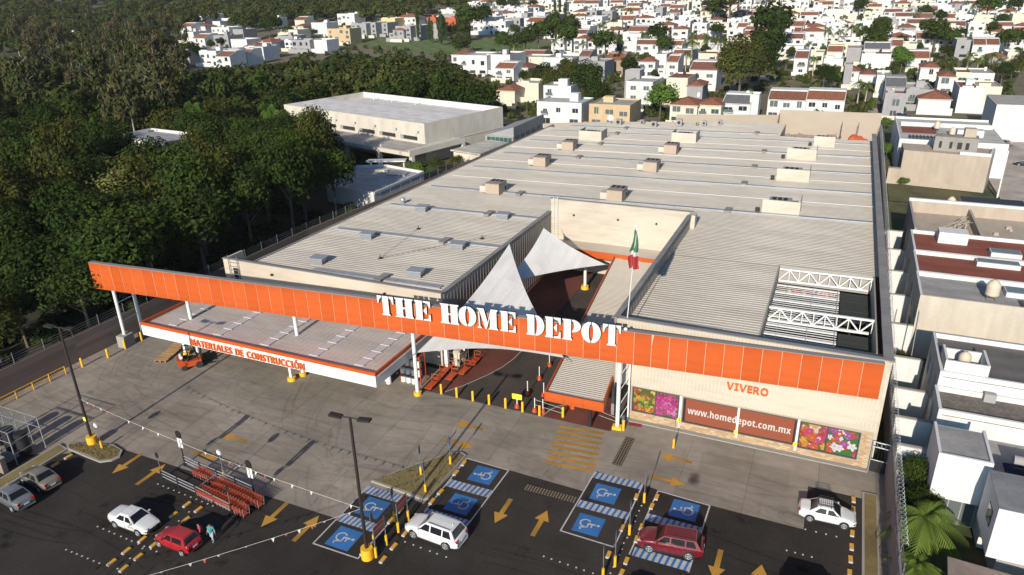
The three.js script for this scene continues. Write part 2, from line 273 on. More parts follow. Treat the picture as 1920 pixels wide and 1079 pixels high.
// reserved bays: outline, hatching, blue square with the wheelchair figure
function wheelchair() {
  const sh = [];
  const poly = (a) => new THREE.ShapeGeometry(new THREE.Shape(a.map(([x, y]) => new THREE.Vector2(x, y))));
  const ring = new THREE.RingGeometry(0.36, 0.48, 26, 1, 2.2, 4.45).translate(-0.08, -0.28, 0); sh.push(ring);
  sh.push(new THREE.CircleGeometry(0.13, 14).translate(-0.12, 0.76, 0));
  sh.push(poly([[-0.2, 0.55], [-0.03, 0.55], [0.0, 0.02], [-0.17, 0.02]]), poly([[-0.03, 0.34], [0.3, 0.34], [0.3, 0.22], [-0.03, 0.22]]));
  sh.push(poly([[-0.17, 0.03], [0.36, 0.03], [0.36, -0.1], [-0.17, -0.1]]), poly([[0.24, -0.02], [0.38, 0.0], [0.58, -0.58], [0.45, -0.62]]), poly([[0.45, -0.5], [0.76, -0.42], [0.76, -0.54], [0.47, -0.64]]));
  return mg(sh).rotateX(-Math.PI / 2);
}
const figure = wheelchair();
function bay(x0, x1, sq, hatches, up, lines) {
  for (const [cx, cz] of sq) {
    part(lot, 'blue_square', sheet(rect(cx - 1.08, cx + 1.08, cz - 1.1, cz + 1.1), 0.012), M.bluePaint);
    part(lot, 'wheelchair_symbol', figure.clone().rotateY(up > 0 ? -Math.PI / 2 : Math.PI / 2).translate(cx, 0.018, cz), M.whitePaint);
  }
  for (const [z0, z1, a, b] of hatches) {
    part(lot, 'hatched_strip', sheet(rect(a ?? x0, b ?? x1, z0, z1), 0.012), M.whitePaint);
    const n = 9, w = ((b ?? x1) - (a ?? x0)) / n;
    for (let i = 0; i < n; i++) { const x = (a ?? x0) + (i + 0.12) * w; part(lot, 'blue_stripe', sheet([[x, z1], [x + w * 0.42, z1], [x + w * 0.42 + 0.12, z0], [x + 0.12, z0]], 0.018), M.bluePaint); }
  }
  for (const [a, b, c, d] of lines) part(lot, 'bay_line', strip([[a, b], [c, d]], 0.11, 0.010, 0.008), M.whitePaint);
}
bay(-32.9, -29.2, [[-31.1, -35.4], [-31.05, -39.3]], [[-37.8, -36.85], [-41.6, -40.65]], 1, [[-33, -34, -33, -41.6], [-33, -34, -28.8, -34], [-28.8, -34, -28.8, -41.6]]);
bay(-26.8, -22.8, [[-24.45, -46.7], [-24.5, -42.5]], [[-45.1, -44.1], [-41, -40.3]], -1, [[-26.85, -40.5, -26.9, -48.36], [-26.9, -48.32, -22.65, -48.16], [-22.65, -48.16, -22.82, -40.3]]);
bay(-15.5, -11.2, [[-13.8, -48.35], [-13.9, -44.2]], [[-50.9, -50.0], [-46.8, -45.9]], 1, [[-15.73, -42.7, -15.5, -50.9], [-15.73, -42.7, -11.3, -42.57], [-11.2, -50.6, -11.33, -42.57]]);
bay(-9.85, -5.6, [[-7.27, -48.8], [-7.3, -45]], [[-47.3, -46.4], [-43.2, -42.25]], -1, [[-9.8, -50.4, -5.45, -50.15], [-5.45, -50.15, -5.6, -42.2], [-9.8, -50.4, -10.05, -42.3]]);
// studded calming strips
function studStrip(x0, x1, z0, z1, nx, nz, on) {
  const g = part(on, 'calming_strip', boxAB(x0, x1, 0.012, 0.02, z0, z1), M.dark), q = [];
  for (let i = 0; i < nx; i++) for (let j = 0; j < nz; j++) q.push(bx(0.12, 0.03, 0.1, x0 + ((i + 0.5) * (x1 - x0)) / nx, 0.018, z0 + ((j + 0.5) * (z1 - z0)) / nz));
  const s = part(g, 'stud', q, mat(0.2, 0.15, 0.09, 0.8)); s.userData.kind = 'stuff';
}
studStrip(-14.5, -13.6, -57.1, -52.5, 4, 18, apron); studStrip(-20.4, -15.8, -47, -46.2, 18, 4, lot);
{ // loose lines of road studs
  const L = [[-50.4, -34.7, -43.6, -34.35, 11], [-50.5, -28.8, -43.7, -28.6, 11], [-50.5, -26, -46.7, -26, 7], [-26.4, -36.9, -22.7, -36.7, 6], [-15.9, -39.6, -12, -39.4, 7], [1.9, -50.15, 4.1, -50.2, 4], [0.8, -47.2, 2.5, -47.2, 4], [-10.6, -48, -10.8, -39.9, 13], [-44.9, -33, -45, -25, 8]];
  const pts = []; for (const [a, b, c, d, n] of L) for (let i = 0; i < n; i++) pts.push([a + ((c - a) * i) / (n - 1) + rr(-0.06, 0.06), b + ((d - b) * i) / (n - 1)]);
  const im = new THREE.InstancedMesh(new THREE.BoxGeometry(0.11, 0.03, 0.11), mat(0.5, 0.48, 0.43, 0.7), pts.length); im.name = 'road_studs'; im.userData = { kind: 'stuff', label: 'small pale road studs in dotted lines between parking bays', category: 'road stud' };
  pts.forEach(([x, z], i) => im.setMatrixAt(i, new THREE.Matrix4().makeTranslation(x, 0.02, z))); scene.add(im);
}
{ // manhole covers
  for (const [x, z, w, on] of [[-70.2, -43.4, 0.8, apron], [-33.6, -29.8, 0.7, lot], [-62.2, -39.8, 0.9, apron]]) part(on, 'drain_cover', bx(w, 0.012, w * 0.8, x, 0.008, z), mat(0.16, 0.15, 0.14, 0.7));
}
// ---------- planted islands ----------
function island(name, pts, label) {
  const t = thing(name, label, 'island');
  part(t, 'kerb', prism(pts, 0.0, 0.16), M.kerb);
  const cx = pts.reduce((s, p) => s + p[0], 0) / pts.length, cz = pts.reduce((s, p) => s + p[1], 0) / pts.length;
  const inner = pts.map(([x, z]) => { const L = Math.hypot(x - cx, z - cz); return [cx + (x - cx) * (1 - 0.24 / L), cz + (z - cz) * (1 - 0.24 / L)]; });
  const gr = part(t, 'turf', prism(inner, 0.1, 0.18), M.dryGrass);
  const g = [], n = 420; let k = 0, guard = 0;
  while (k < n && guard++ < 9000) { const x = cx + rr(-6, 6), z = cz + rr(-6, 6); if (!inPoly(x, z, inner)) continue; k++; const h = rr(0.06, 0.17), a = rr(0, 6.3); g.push(new THREE.ConeGeometry(0.05, h, 3).rotateX(rr(-0.5, 0.5)).rotateY(a).translate(x, 0.16 + h / 2, z)); }
  const s = part(gr, 'grass_tufts', g, M.dryGrass); s.userData.kind = 'stuff'; return t;
}
island('kerbed_island', [[-33.1, -42.1], [-30.5, -46.1], [-28.6, -48.4], [-27.7, -48.85], [-27.1, -48.6], [-27.3, -42.0], [-27.6, -41.7]], 'triangular kerbed island of dry grass between the blue reserved bays');
island('kerbed_island', [[-62.7, -35.2], [-60, -35], [-57.9, -34.9], [-57.1, -35.5], [-56.9, -36.2], [-57.5, -37], [-59.2, -37.35], [-62.9, -36], [-63.4, -35.6]], 'rounded kerbed island of dry grass at the tall lamp by the yard');
{ const t = thing('grass_verge', 'long narrow grass verge beside the two parked silver and beige cars', 'verge');
  part(t, 'kerb', prism([[-62.6, -35.2], [-62.4, -20], [-64.2, -20], [-64.2, -35.4]], 0, 0.15), M.kerb); part(t, 'turf', prism([[-62.8, -35], [-62.65, -20], [-64, -20], [-64, -35.2]], 0.1, 0.17), M.dryGrass); }
{ const t = thing('grass_verge', 'strip of dry grass along the boundary wall at the car with roof rack', 'verge');
  part(t, 'kerb', prism([[5.9, -56.6], [7.05, -56.6], [7.05, -20], [5.9, -20]], 0, 0.14), M.kerb); part(t, 'turf', prism([[6.08, -56.4], [6.95, -56.4], [6.95, -20], [6.08, -20]], 0.1, 0.16), M.dryGrass); }
// ---------- wheel stops ----------
{
  const proto = thing('wheel_stop', 'x', 'wheel stop', [0, 0, -500]);
  part(proto, 'block', bx(0.3, 0.11, 0.72, 0, 0.006, 0), mat(0.55, 0.29, 0.03, 0.7)); part(proto, 'reflector', bx(0.24, 0.12, 0.16, 0, 0.006, 0.3), M.whitePaint);
  const rows = [['on the verge side behind the beige sedan', [[-61.5, -34.4], [-61.5, -33.1]]],
    ['in the double row beside the white and red cars', [[-45.8, -33.6], [-44.4, -33.5], [-45.8, -32.2], [-44.4, -32.15], [-45.8, -29.1], [-44.45, -29.05], [-45.9, -27.7], [-44.5, -27.6], [-45.9, -26.4], [-44.5, -26.3]]],
    ['along the edge line left of the white SUV bays', [[-26.8, -47.5], [-26.8, -46], [-26.8, -43.2], [-26.85, -41.85], [-26.9, -37.7], [-26.95, -36.1], [-26.95, -34.6]]],
    ['on the edge line below the red hanging signs', [[-28.75, -38.5], [-28.75, -34.7], [-28.7, -39.9]]],
    ['between the two rows of reserved bays by blue posts', [[-11.27, -48.9], [-11.33, -44.8], [-11.45, -41.6], [-9.7, -49.5], [-9.8, -48.2], [-9.95, -45.5], [-9.95, -44], [-10.05, -41.5], [-10.05, -40.2]]],
    ['along the verge in front of the car with roof rack', [[5.27, -55.3], [5.26, -54], [5.23, -51], [5.2, -49.4], [5.15, -48], [5.1, -46.5]]]];
  let first = true;
  for (const [where, a] of rows) a.forEach(([x, z], i) => {
    const l = `${ord[i]} yellow wheel stop, counted from the top of the photo, ${where}`;
    const lab = l.split(' ').length > 16 ? `${ord[i]} yellow wheel stop ${where}` : l;
    if (first) { proto.position.set(x, 0, z); proto.userData.label = lab; proto.userData.group = 'yellow wheel stops'; first = false; } else copyOf(proto, [x, 0, z], rr(-0.05, 0.05), lab, 'yellow wheel stops');
  });
}
// ---------- the store ----------
const roofH = (x) => 8.2 + (x + 62) * 0.014;
const leftX = (z) => -65 + ((z + 64) / -100) * 2.3;
function ribbed(z0, z1, xa, xb, pitch = 0.56) { // ribs run along x; z0 > z1
  const p = [], uv = [], prof = [];
  for (let z = z0; z > z1; z -= pitch) prof.push([z, 0], [Math.max(z1, z - pitch * 0.66), 0], [Math.max(z1, z - pitch * 0.72), 0.038], [Math.max(z1, z - pitch * 0.92), 0.038], [Math.max(z1, z - pitch), 0]);
  const f = (v, z) => (typeof v === 'function' ? v(z) : v);
  for (let i = 0; i < prof.length - 1; i++) {
    const [za, da] = prof[i], [zb, db] = prof[i + 1]; if (za === zb) continue;
    const A = [f(xa, za), za, da], B = [f(xb, za), za, da], C = [f(xb, zb), zb, db], D = [f(xa, zb), zb, db];
    for (const [x, z, d] of [A, B, C, A, C, D]) { p.push(x, roofH(x) + d, z); uv.push(x, z); }
  }
  const g = new THREE.BufferGeometry(); g.setAttribute('position', new THREE.Float32BufferAttribute(p, 3)); g.setAttribute('uv', new THREE.Float32BufferAttribute(uv, 2)); g.computeVertexNormals(); return g;
}
function ribWallX(x0, x1, y0, y1, z, step, out = 0.05, w = 0.12) { const g = []; for (let x = x0 + step / 2; x < x1; x += step) g.push(bx(w, y1 - y0, out, x, y0, z)); return g; }
function ribWallZ(z0, z1, y0, y1, x, step, out = 0.06, w = 0.14) { const g = []; for (let z = z0 - step / 2; z > z1; z -= step) g.push(bx(out, typeof y1 === 'function' ? y1(z) - y0 : y1 - y0, w, x, y0, z)); return g; }
const store = thing('store_building', 'big beige warehouse store with ribbed metal roof and open courtyard', 'store');
{
  const H = 10.7;
  // walls
  part(store, 'front_wall', [boxAB(-68.1, -37.1, 0, 8.95, -63.1, -62.8), boxAB(-68.1, -67.8, 5, 8.95, -66, -63.1)], M.cladding);
  part(store, 'wall_coping', [boxAB(-68.2, -37.0, 8.95, 9.03, -63.2, -62.72)], M.greyMetal);
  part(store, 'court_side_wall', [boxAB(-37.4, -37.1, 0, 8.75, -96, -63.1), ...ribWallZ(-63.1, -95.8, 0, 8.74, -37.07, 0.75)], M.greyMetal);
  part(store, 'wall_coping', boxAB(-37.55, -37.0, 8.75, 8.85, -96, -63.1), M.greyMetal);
  part(store, 'court_rear_wall', [boxAB(-37.1, -16.6, 0, H, -96.3, -96)], M.cladding);
  part(store, 'wall_coping', boxAB(-37.2, -16.5, H, H + 0.07, -96.4, -95.92), M.greyMetal);
  for (const x of [-33.5, -26.9, -21.4]) part(store, 'wall_lamp', cy(0.13, 0.13, 0.2, 0, 0, 0).rotateX(Math.PI / 2).translate(x, 8.6, -95.9), M.dark);
  for (const x of [-60.4, -44.3]) part(store, 'wall_lamp', cy(0.14, 0.14, 0.2, 0, 0, 0).rotateX(Math.PI / 2).translate(x, 7.9, -62.7), M.dark);
  part(store, 'ladder_hatch', boxAB(-66.6, -65.7, 6.3, 7.9, -62.82, -62.74), M.black);
  { const g = []; for (const x of [-67.0, -65.6]) g.push(bar(V(x, 5, -62.55), V(x, 9.6, -62.55), 0.05)); for (let y = 5.2; y < 9.2; y += 0.5) g.push(bar(V(-67, y, -62.55), V(-65.6, y, -62.55), 0.035)); part(store, 'ladder', g, M.steel); }
  { const g = []; for (const x of [-36.6, -36.0]) g.push(bar(V(x, 4.6, -95.8), V(x, 11, -95.8), 0.05)); for (let y = 4.8; y < 11; y += 0.4) g.push(bar(V(-36.6, y, -95.8), V(-36, y, -95.8), 0.035)); part(store, 'ladder', g, M.whiteSteel); }
  part(store, 'left_wall', prism([[-65, -63.1], [-64.7, -63.1], [-62.4, -164], [-62.7, -164]], 0, 8.1), M.cladding);
  part(store, 'rear_wall', [boxAB(-11.6, -11.3, 0, 8.8, -177.4, -161.2), boxAB(-11.3, 6.4, 0, 9.0, -161.5, -161.2)], M.cladding);
  // nursery wing
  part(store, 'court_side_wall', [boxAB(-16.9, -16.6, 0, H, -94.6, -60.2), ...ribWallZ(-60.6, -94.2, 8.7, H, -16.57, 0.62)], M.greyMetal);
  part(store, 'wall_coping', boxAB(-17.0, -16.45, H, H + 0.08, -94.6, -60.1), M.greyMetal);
  part(store, 'parapet_end', boxAB(-16.9, -16.0, 8.6, H, -96.0, -94.6), M.cladding);
  const cl = part(store, 'nursery_cladding', [boxAB(-16.6, 6.3, 3.78, H, -60.5, -60.2), ...ribWallX(-16.6, 6.3, 3.78, H, -60.19, 0.32, 0.05, 0.1)], M.cladding);
  part(store, 'wall_coping', boxAB(-16.6, 6.75, H, H + 0.1, -60.62, -60.1), M.greyMetal);
  part(store, 'side_wall', boxAB(6.3, 6.6, 0, 10.45, -161.2, -60.5), M.cladding);
  part(store, 'parapet_cap', boxAB(5.95, 6.75, 10.45, 10.6, -161.2, -60.6), M.greyMetal);
  part(store, 'parapet_shade_face', boxAB(6.22, 6.3, 9.0, 10.45, -161, -60.7), mat(0.09, 0.09, 0.095, 0.7));  // inner parapet face: its shade is painted in as a near-black sheet
  // roof sheets
  part(store, 'roof_sheet', ribbed(-63.1, -96, leftX, -37.3), M.roofMetal);
  part(store, 'roof_sheet', [ribbed(-60.5, -64.5, -16.6, 6.25), ribbed(-64.5, -83.8, -16.6, -4.1), ribbed(-83.8, -96, -16.6, 6.25)], M.roofMetal);
  part(store, 'roof_sheet', ribbed(-96, -161, leftX, 6.25), M.roofMetal);
  const rearL = (z) => (z > -168.9 ? -60.8 + ((z + 161) / -7.9) * 7.4 : z > -173.6 ? -53.4 + ((z + 168.9) / -4.7) * 15.6 : -37.8 + ((z + 173.6) / -4.4) * 26);
  part(store, 'roof_sheet', ribbed(-161, -177.4, rearL, -11.3), M.roofMetal);
  part(store, 'roof_edge', [prism([[-65.15, -63.1], [-64.9, -63.1], [-62.6, -164], [-62.85, -164]], 8.05, 8.32)], M.greyMetal);
  // gutter strips in short lengths, ridge caps between them
  const strips = [[-65, -55.9, -38.2], [-79.5, -63, -37.5], [-92.5, -62.6, -37.5], [-104.2, -62, 6], [-119.3, -61.6, 6], [-131.8, -61.2, 6], [-145, -60.8, 6], [-156.6, -60.5, 6], [-163, -58, -12]];
  for (const [z, a, b] of strips) {
    const g = []; for (let x = a; x < b - 0.5; x += 2.95) { const x1 = Math.min(b, x + 2.9), h0 = roofH(x), h1 = roofH(x1); g.push(beam(V(x, h0 + 0.13, z), V(x1, h1 + 0.13, z), 0.75, 0.14)); }
    part(store, 'gutter_strip', g, M.galv);
  }
  for (const z of [-112, -125.5, -138, -150.5]) part(store, 'ridge_cap', beam(V(-62, roofH(-62) + 0.11, z), V(6, roofH(6) + 0.11, z), 0.3, 0.07), M.white);
  for (const [x, z] of [[-45.6, -79.1], [-46.1, -65], [-45.4, -92.2], [-45.4, -103.8], [-45, -131.4], [-44.8, -144.4], [-44.7, -156], [-44.5, -162.6], [-13, -104], [-12.9, -119.9], [-12.8, -132], [-12.6, -145.2], [-16, -163.2]]) {
    const h = roofH(x); part(store, 'roof_hood', [bx(0.9, 0.1, 2.1, x, h + 0.32, z), bx(0.7, 0.25, 1.9, x, h + 0.08, z)], M.greyMetal);
  }
  // thin safety lines on the left roof
  part(store, 'safety_line', [bar(V(-51.9, 8.5, -83), V(-50.3, 8.5, -71), 0.02, 4), bar(V(-50.3, 8.5, -71), V(-41.5, 8.6, -82), 0.02, 4)], M.dark);
  for (const [x, z] of [[-51.9, -83], [-50.3, -71], [-41.5, -82]]) part(store, 'anchor', [cy(0.3, 0.3, 0.06, x, roofH(x) + 0.05, z, 8), cy(0.05, 0.05, 0.5, x, roofH(x) + 0.05, z, 6)], M.dark);
  // rear court awning
  part(store, 'court_awning', prism([[-37.1, -96], [-16.9, -96], [-16.9, -92.2], [-37.1, -92.8]], 4.45, 4.65), M.cladding);
  part(store, 'awning_fascia', [prism([[-37.1, -92.8], [-16.9, -92.2], [-16.9, -92.05], [-37.1, -92.65]], 3.7, 4.7)], M.orange);
  // open roof bay over the nursery: reveal, trusses, slats, shade cloth
  const reveal = mat(0.30, 0.28, 0.25, 0.7);
  part(store, 'opening_reveal', [boxAB(-4.25, -4.1, 7.0, 9.15, -83.9, -64.4), boxAB(5.65, 5.8, 7.0, 9.25, -83.9, -64.4), boxAB(-4.1, 5.65, 7.0, 9.2, -83.95, -83.8), boxAB(-4.1, 5.65, 7.0, 9.15, -64.5, -64.35)], reveal);
  for (const z of [-82.7, -71.4]) {
    const g = [beam(V(-4, 9.15, z), V(5.6, 9.25, z), 0.22, 0.2), beam(V(-4, 7.75, z), V(5.3, 7.85, z), 0.22, 0.22)], n = 9;
    for (let i = 0; i < n; i++) { const x0 = -4 + (i * 9.5) / n, x1 = -4 + ((i + 1) * 9.5) / n; g.push(i % 2 ? beam(V(x0, 9.1, z), V(x1, 7.85, z), 0.13, 0.13) : beam(V(x0, 7.85, z), V(x1, 9.1, z), 0.13, 0.13), beam(V(x1, 7.85, z), V(x1, 9.1, z), 0.08, 0.08)); }
    part(store, 'roof_truss', g, M.whiteSteel);
  }
  let k = 0;
  for (let z = -81.6; z < -66.8; z += 0.55, k++) { if (Math.abs(z + 71.4) < 0.2) continue; const big = k % 4 === 0; part(store, 'roof_slat', boxAB(-4.05, 2.5, 7.55, 7.55 + (big ? 0.13 : 0.045), z - (big ? 0.13 : 0.05), z + (big ? 0.13 : 0.05)), M.whiteSteel); }
  for (const x of [-2.9, -0.2, 2.3]) part(store, 'tie_rod', bar(V(x, 7.85, -82), V(x, 7.85, -66), 0.025, 4), M.whiteSteel);
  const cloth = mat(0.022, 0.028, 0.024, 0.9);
  for (const [a, b] of [[-81.9, -79.5], [-79.4, -76.9], [-76.8, -74.1], [-71, -69.2], [-69.1, -66.9]]) part(store, 'shade_cloth', boxAB(2.6, 5.3, 7.5, 7.56, a, b), cloth);
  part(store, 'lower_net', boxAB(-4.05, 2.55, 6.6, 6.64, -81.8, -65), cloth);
  part(store, 'nursery_floor', sheet(rect(-16.5, 6.2, -95.9, -60.6), 0.02), mat(0.10, 0.085, 0.07, 0.95));
  part(store, 'flower_bench', [boxAB(-3.8, 5.2, 6.2, 6.35, -83.7, -82.2)], M.wood);
  { const g = [[], [], []]; for (let i = 0; i < 90; i++) g[i % 3].push(new THREE.IcosahedronGeometry(rr(0.12, 0.28), 0).translate(rr(-3.8, 5), 6.5 + rr(0, 0.3), rr(-83.6, -82.3))); [mat(0.45, 0.06, 0.07), mat(0.6, 0.35, 0.35), mat(0.05, 0.1, 0.03)].forEach((m, i) => { const q = part(store, 'bedding_plants', g[i], m); q.userData.kind = 'stuff'; }); }
}
// nursery shop front
{
  const fz = -60.2;
  const holes = [[-14.85, -10.3, 0.95, 3.7], [-9.95, 0.2, 0.85, 3.62], [0.4, 5.35, 0.72, 3.52]];
  part(store, 'nursery_base_wall', plate([[-15.2, 0], [6.3, 0], [6.3, 3.78], [-15.2, 3.78]], 0.25, holes).translate(0, 0, fz), M.mortar);
  // brick courses, proud of the mortar
  const g = [[], [], []]; let row = 0;
  for (let y = 0.04; y < 3.6; y += 0.2, row++) for (let x = -15.2 + (row % 2 ? 0.2 : 0); x < 6.1; x += 0.42) {
    const inHole = holes.some(([a, b, c, d]) => x + 0.4 > a && x < b && y + 0.18 > c && y < d); if (inHole || x + 0.39 > 6.29) continue;
    g[Math.floor(rnd() * 3)].push(bx(0.39, 0.175, 0.03, x + 0.2, y, fz + 0.015));
  }
  g.forEach((q, i) => { const s = part(store, 'brickwork', q, [M.brick, M.brick2, M.brick3][i]); s.userData.kind = 'stuff'; });
  part(store, 'window_backing', boxAB(-15.1, 6.2, 0.4, 3.75, fz - 0.35, fz - 0.25), M.dark);
  const fr = mat(0.06, 0.058, 0.055, 0.6);
  const frameAt = (x0, x1, y0, y1) => part(store, 'window_frame', [boxAB(x0, x1, y1 - 0.12, y1, fz - 0.2, fz + 0.02), boxAB(x0, x1, y0, y0 + 0.12, fz - 0.2, fz + 0.02), boxAB(x0, x0 + 0.1, y0 + 0.12, y1 - 0.12, fz - 0.2, fz + 0.02), boxAB(x1 - 0.1, x1, y0 + 0.12, y1 - 0.12, fz - 0.2, fz + 0.02)], fr);
  for (const [a, b, c, d] of holes) frameAt(a + 0.004, b - 0.004, c + 0.004, d - 0.004);
  // printed flower posters
  function flowers(bg, list, n, petals) {
    const c = document.createElement('canvas'); c.width = c.height = 256; const k = c.getContext('2d'); k.fillStyle = bg; k.fillRect(0, 0, 256, 256);
    for (let i = 0; i < n; i++) {
      const x = rr(0, 256), y = rr(0, 256), R = rr(16, 44), col = pick(list);
      for (let p = 0; p < petals; p++) { const a = (p / petals) * 6.283 + rr(0, 0.3); k.fillStyle = col; k.beginPath(); k.ellipse(x + Math.cos(a) * R * 0.5, y + Math.sin(a) * R * 0.5, R * 0.55, R * 0.34, a, 0, 7); k.fill(); k.strokeStyle = 'rgba(60,20,20,0.35)'; k.lineWidth = 1.5; k.stroke(); }
      k.fillStyle = '#e8c040'; k.beginPath(); k.arc(x, y, R * 0.16, 0, 7); k.fill();
    }
    const t = new THREE.CanvasTexture(c); t.colorSpace = THREE.SRGBColorSpace; return new THREE.MeshStandardMaterial({ map: t, roughness: 0.6, color: lin(0.48, 0.48, 0.48) });
  }
  const posters = [[-14.72, -12.62, 1.1, 3.55, flowers('#5a6a20', ['#d9a62a', '#c4582a', '#a8b040', '#7f9a3a', '#e0cf70', '#8c3a2a'], 34, 5)], [-12.5, -10.43, 1.08, 3.52, flowers('#6a6a3a', ['#c02a8a', '#d85aa8', '#a81e6e', '#e08ac0', '#cf3f98'], 70, 5)], [0.53, 2.66, 0.87, 3.37, flowers('#6a7030', ['#d8622a', '#e08a3a', '#c43a2a', '#e6d8d8', '#d0407a', '#e0b040'], 60, 6)], [2.8, 5.22, 0.87, 3.37, flowers('#3d7a35', ['#d2402a', '#f0eaf0', '#b050a8', '#d8552e', '#efe6ea'], 42, 5)]];
  for (const [a, b, c, d, m] of posters) part(store, 'flower_poster', new THREE.PlaneGeometry(b - a, d - c).translate((a + b) / 2, (c + d) / 2, fz - 0.06), m);
  for (const x of [-12.56, 2.73]) part(store, 'mullion', boxAB(x - 0.05, x + 0.05, 0.9, 3.5, fz - 0.1, fz + 0.0), fr);
  const c = document.createElement('canvas'); c.width = 1024; c.height = 256; const k = c.getContext('2d'); k.fillStyle = '#ab5636'; k.fillRect(0, 0, 1024, 256);
  for (let i = 0; i < 1400; i++) { k.fillStyle = `rgba(${rnd() < 0.5 ? '0,0,0' : '255,220,190'},0.03)`; k.fillRect(rr(0, 1024), rr(0, 256), rr(2, 40), rr(1, 4)); }
  k.fillStyle = '#f4ebe2'; k.font = 'bold 104px sans-serif'; k.textAlign = 'center'; k.textBaseline = 'middle'; k.save(); k.translate(512, 128); const tw = k.measureText('www.homedepot.com.mx').width; k.scale(980 / tw, 1.0); k.fillText('www.homedepot.com.mx', 0, 0); k.restore();
  const t = new THREE.CanvasTexture(c); t.colorSpace = THREE.SRGBColorSpace;
  part(store, 'web_banner', new THREE.PlaneGeometry(9.65, 2.45).translate(-4.85, 2.24, fz - 0.06), new THREE.MeshStandardMaterial({ map: t, roughness: 0.7, color: lin(0.5, 0.5, 0.5) }));
  for (const [x, y0] of [[-10.12, 0.25], [-4.85, 0.5], [0.3, 0.45]]) { const p = part(store, 'downpipe', bx(0.2, 3.72 - y0, 0.14, x, y0, fz + 0.1), M.white); part(p, 'warning_tag', bx(0.36, 0.36, 0.05, x - 0.05, 0.95, fz + 0.2), mat(0.75, 0.55, 0.02, 0.6)); }
  // plinth step in front of the bricks
  part(store, 'plinth', boxAB(-15.2, 6.3, 0, 0.1, fz, fz + 0.55), M.kerb);
  const W = word('VIVERO', 0.72, 0.12), bb = W.boundingBox; W.scale(3.1 / (bb.max.x - bb.min.x), 1, 1);
  let x = -6.15; for (const ch of 'VIVERO') { const g = word(ch, 0.74, 0.14), b = g.boundingBox; g.translate(-b.min.x, 0, 0); const w = b.max.x - b.min.x; part(store, 'letter', g.translate(x, 5.42, fz + 0.1), M.orangeLetter); x += w + 0.075; }
}
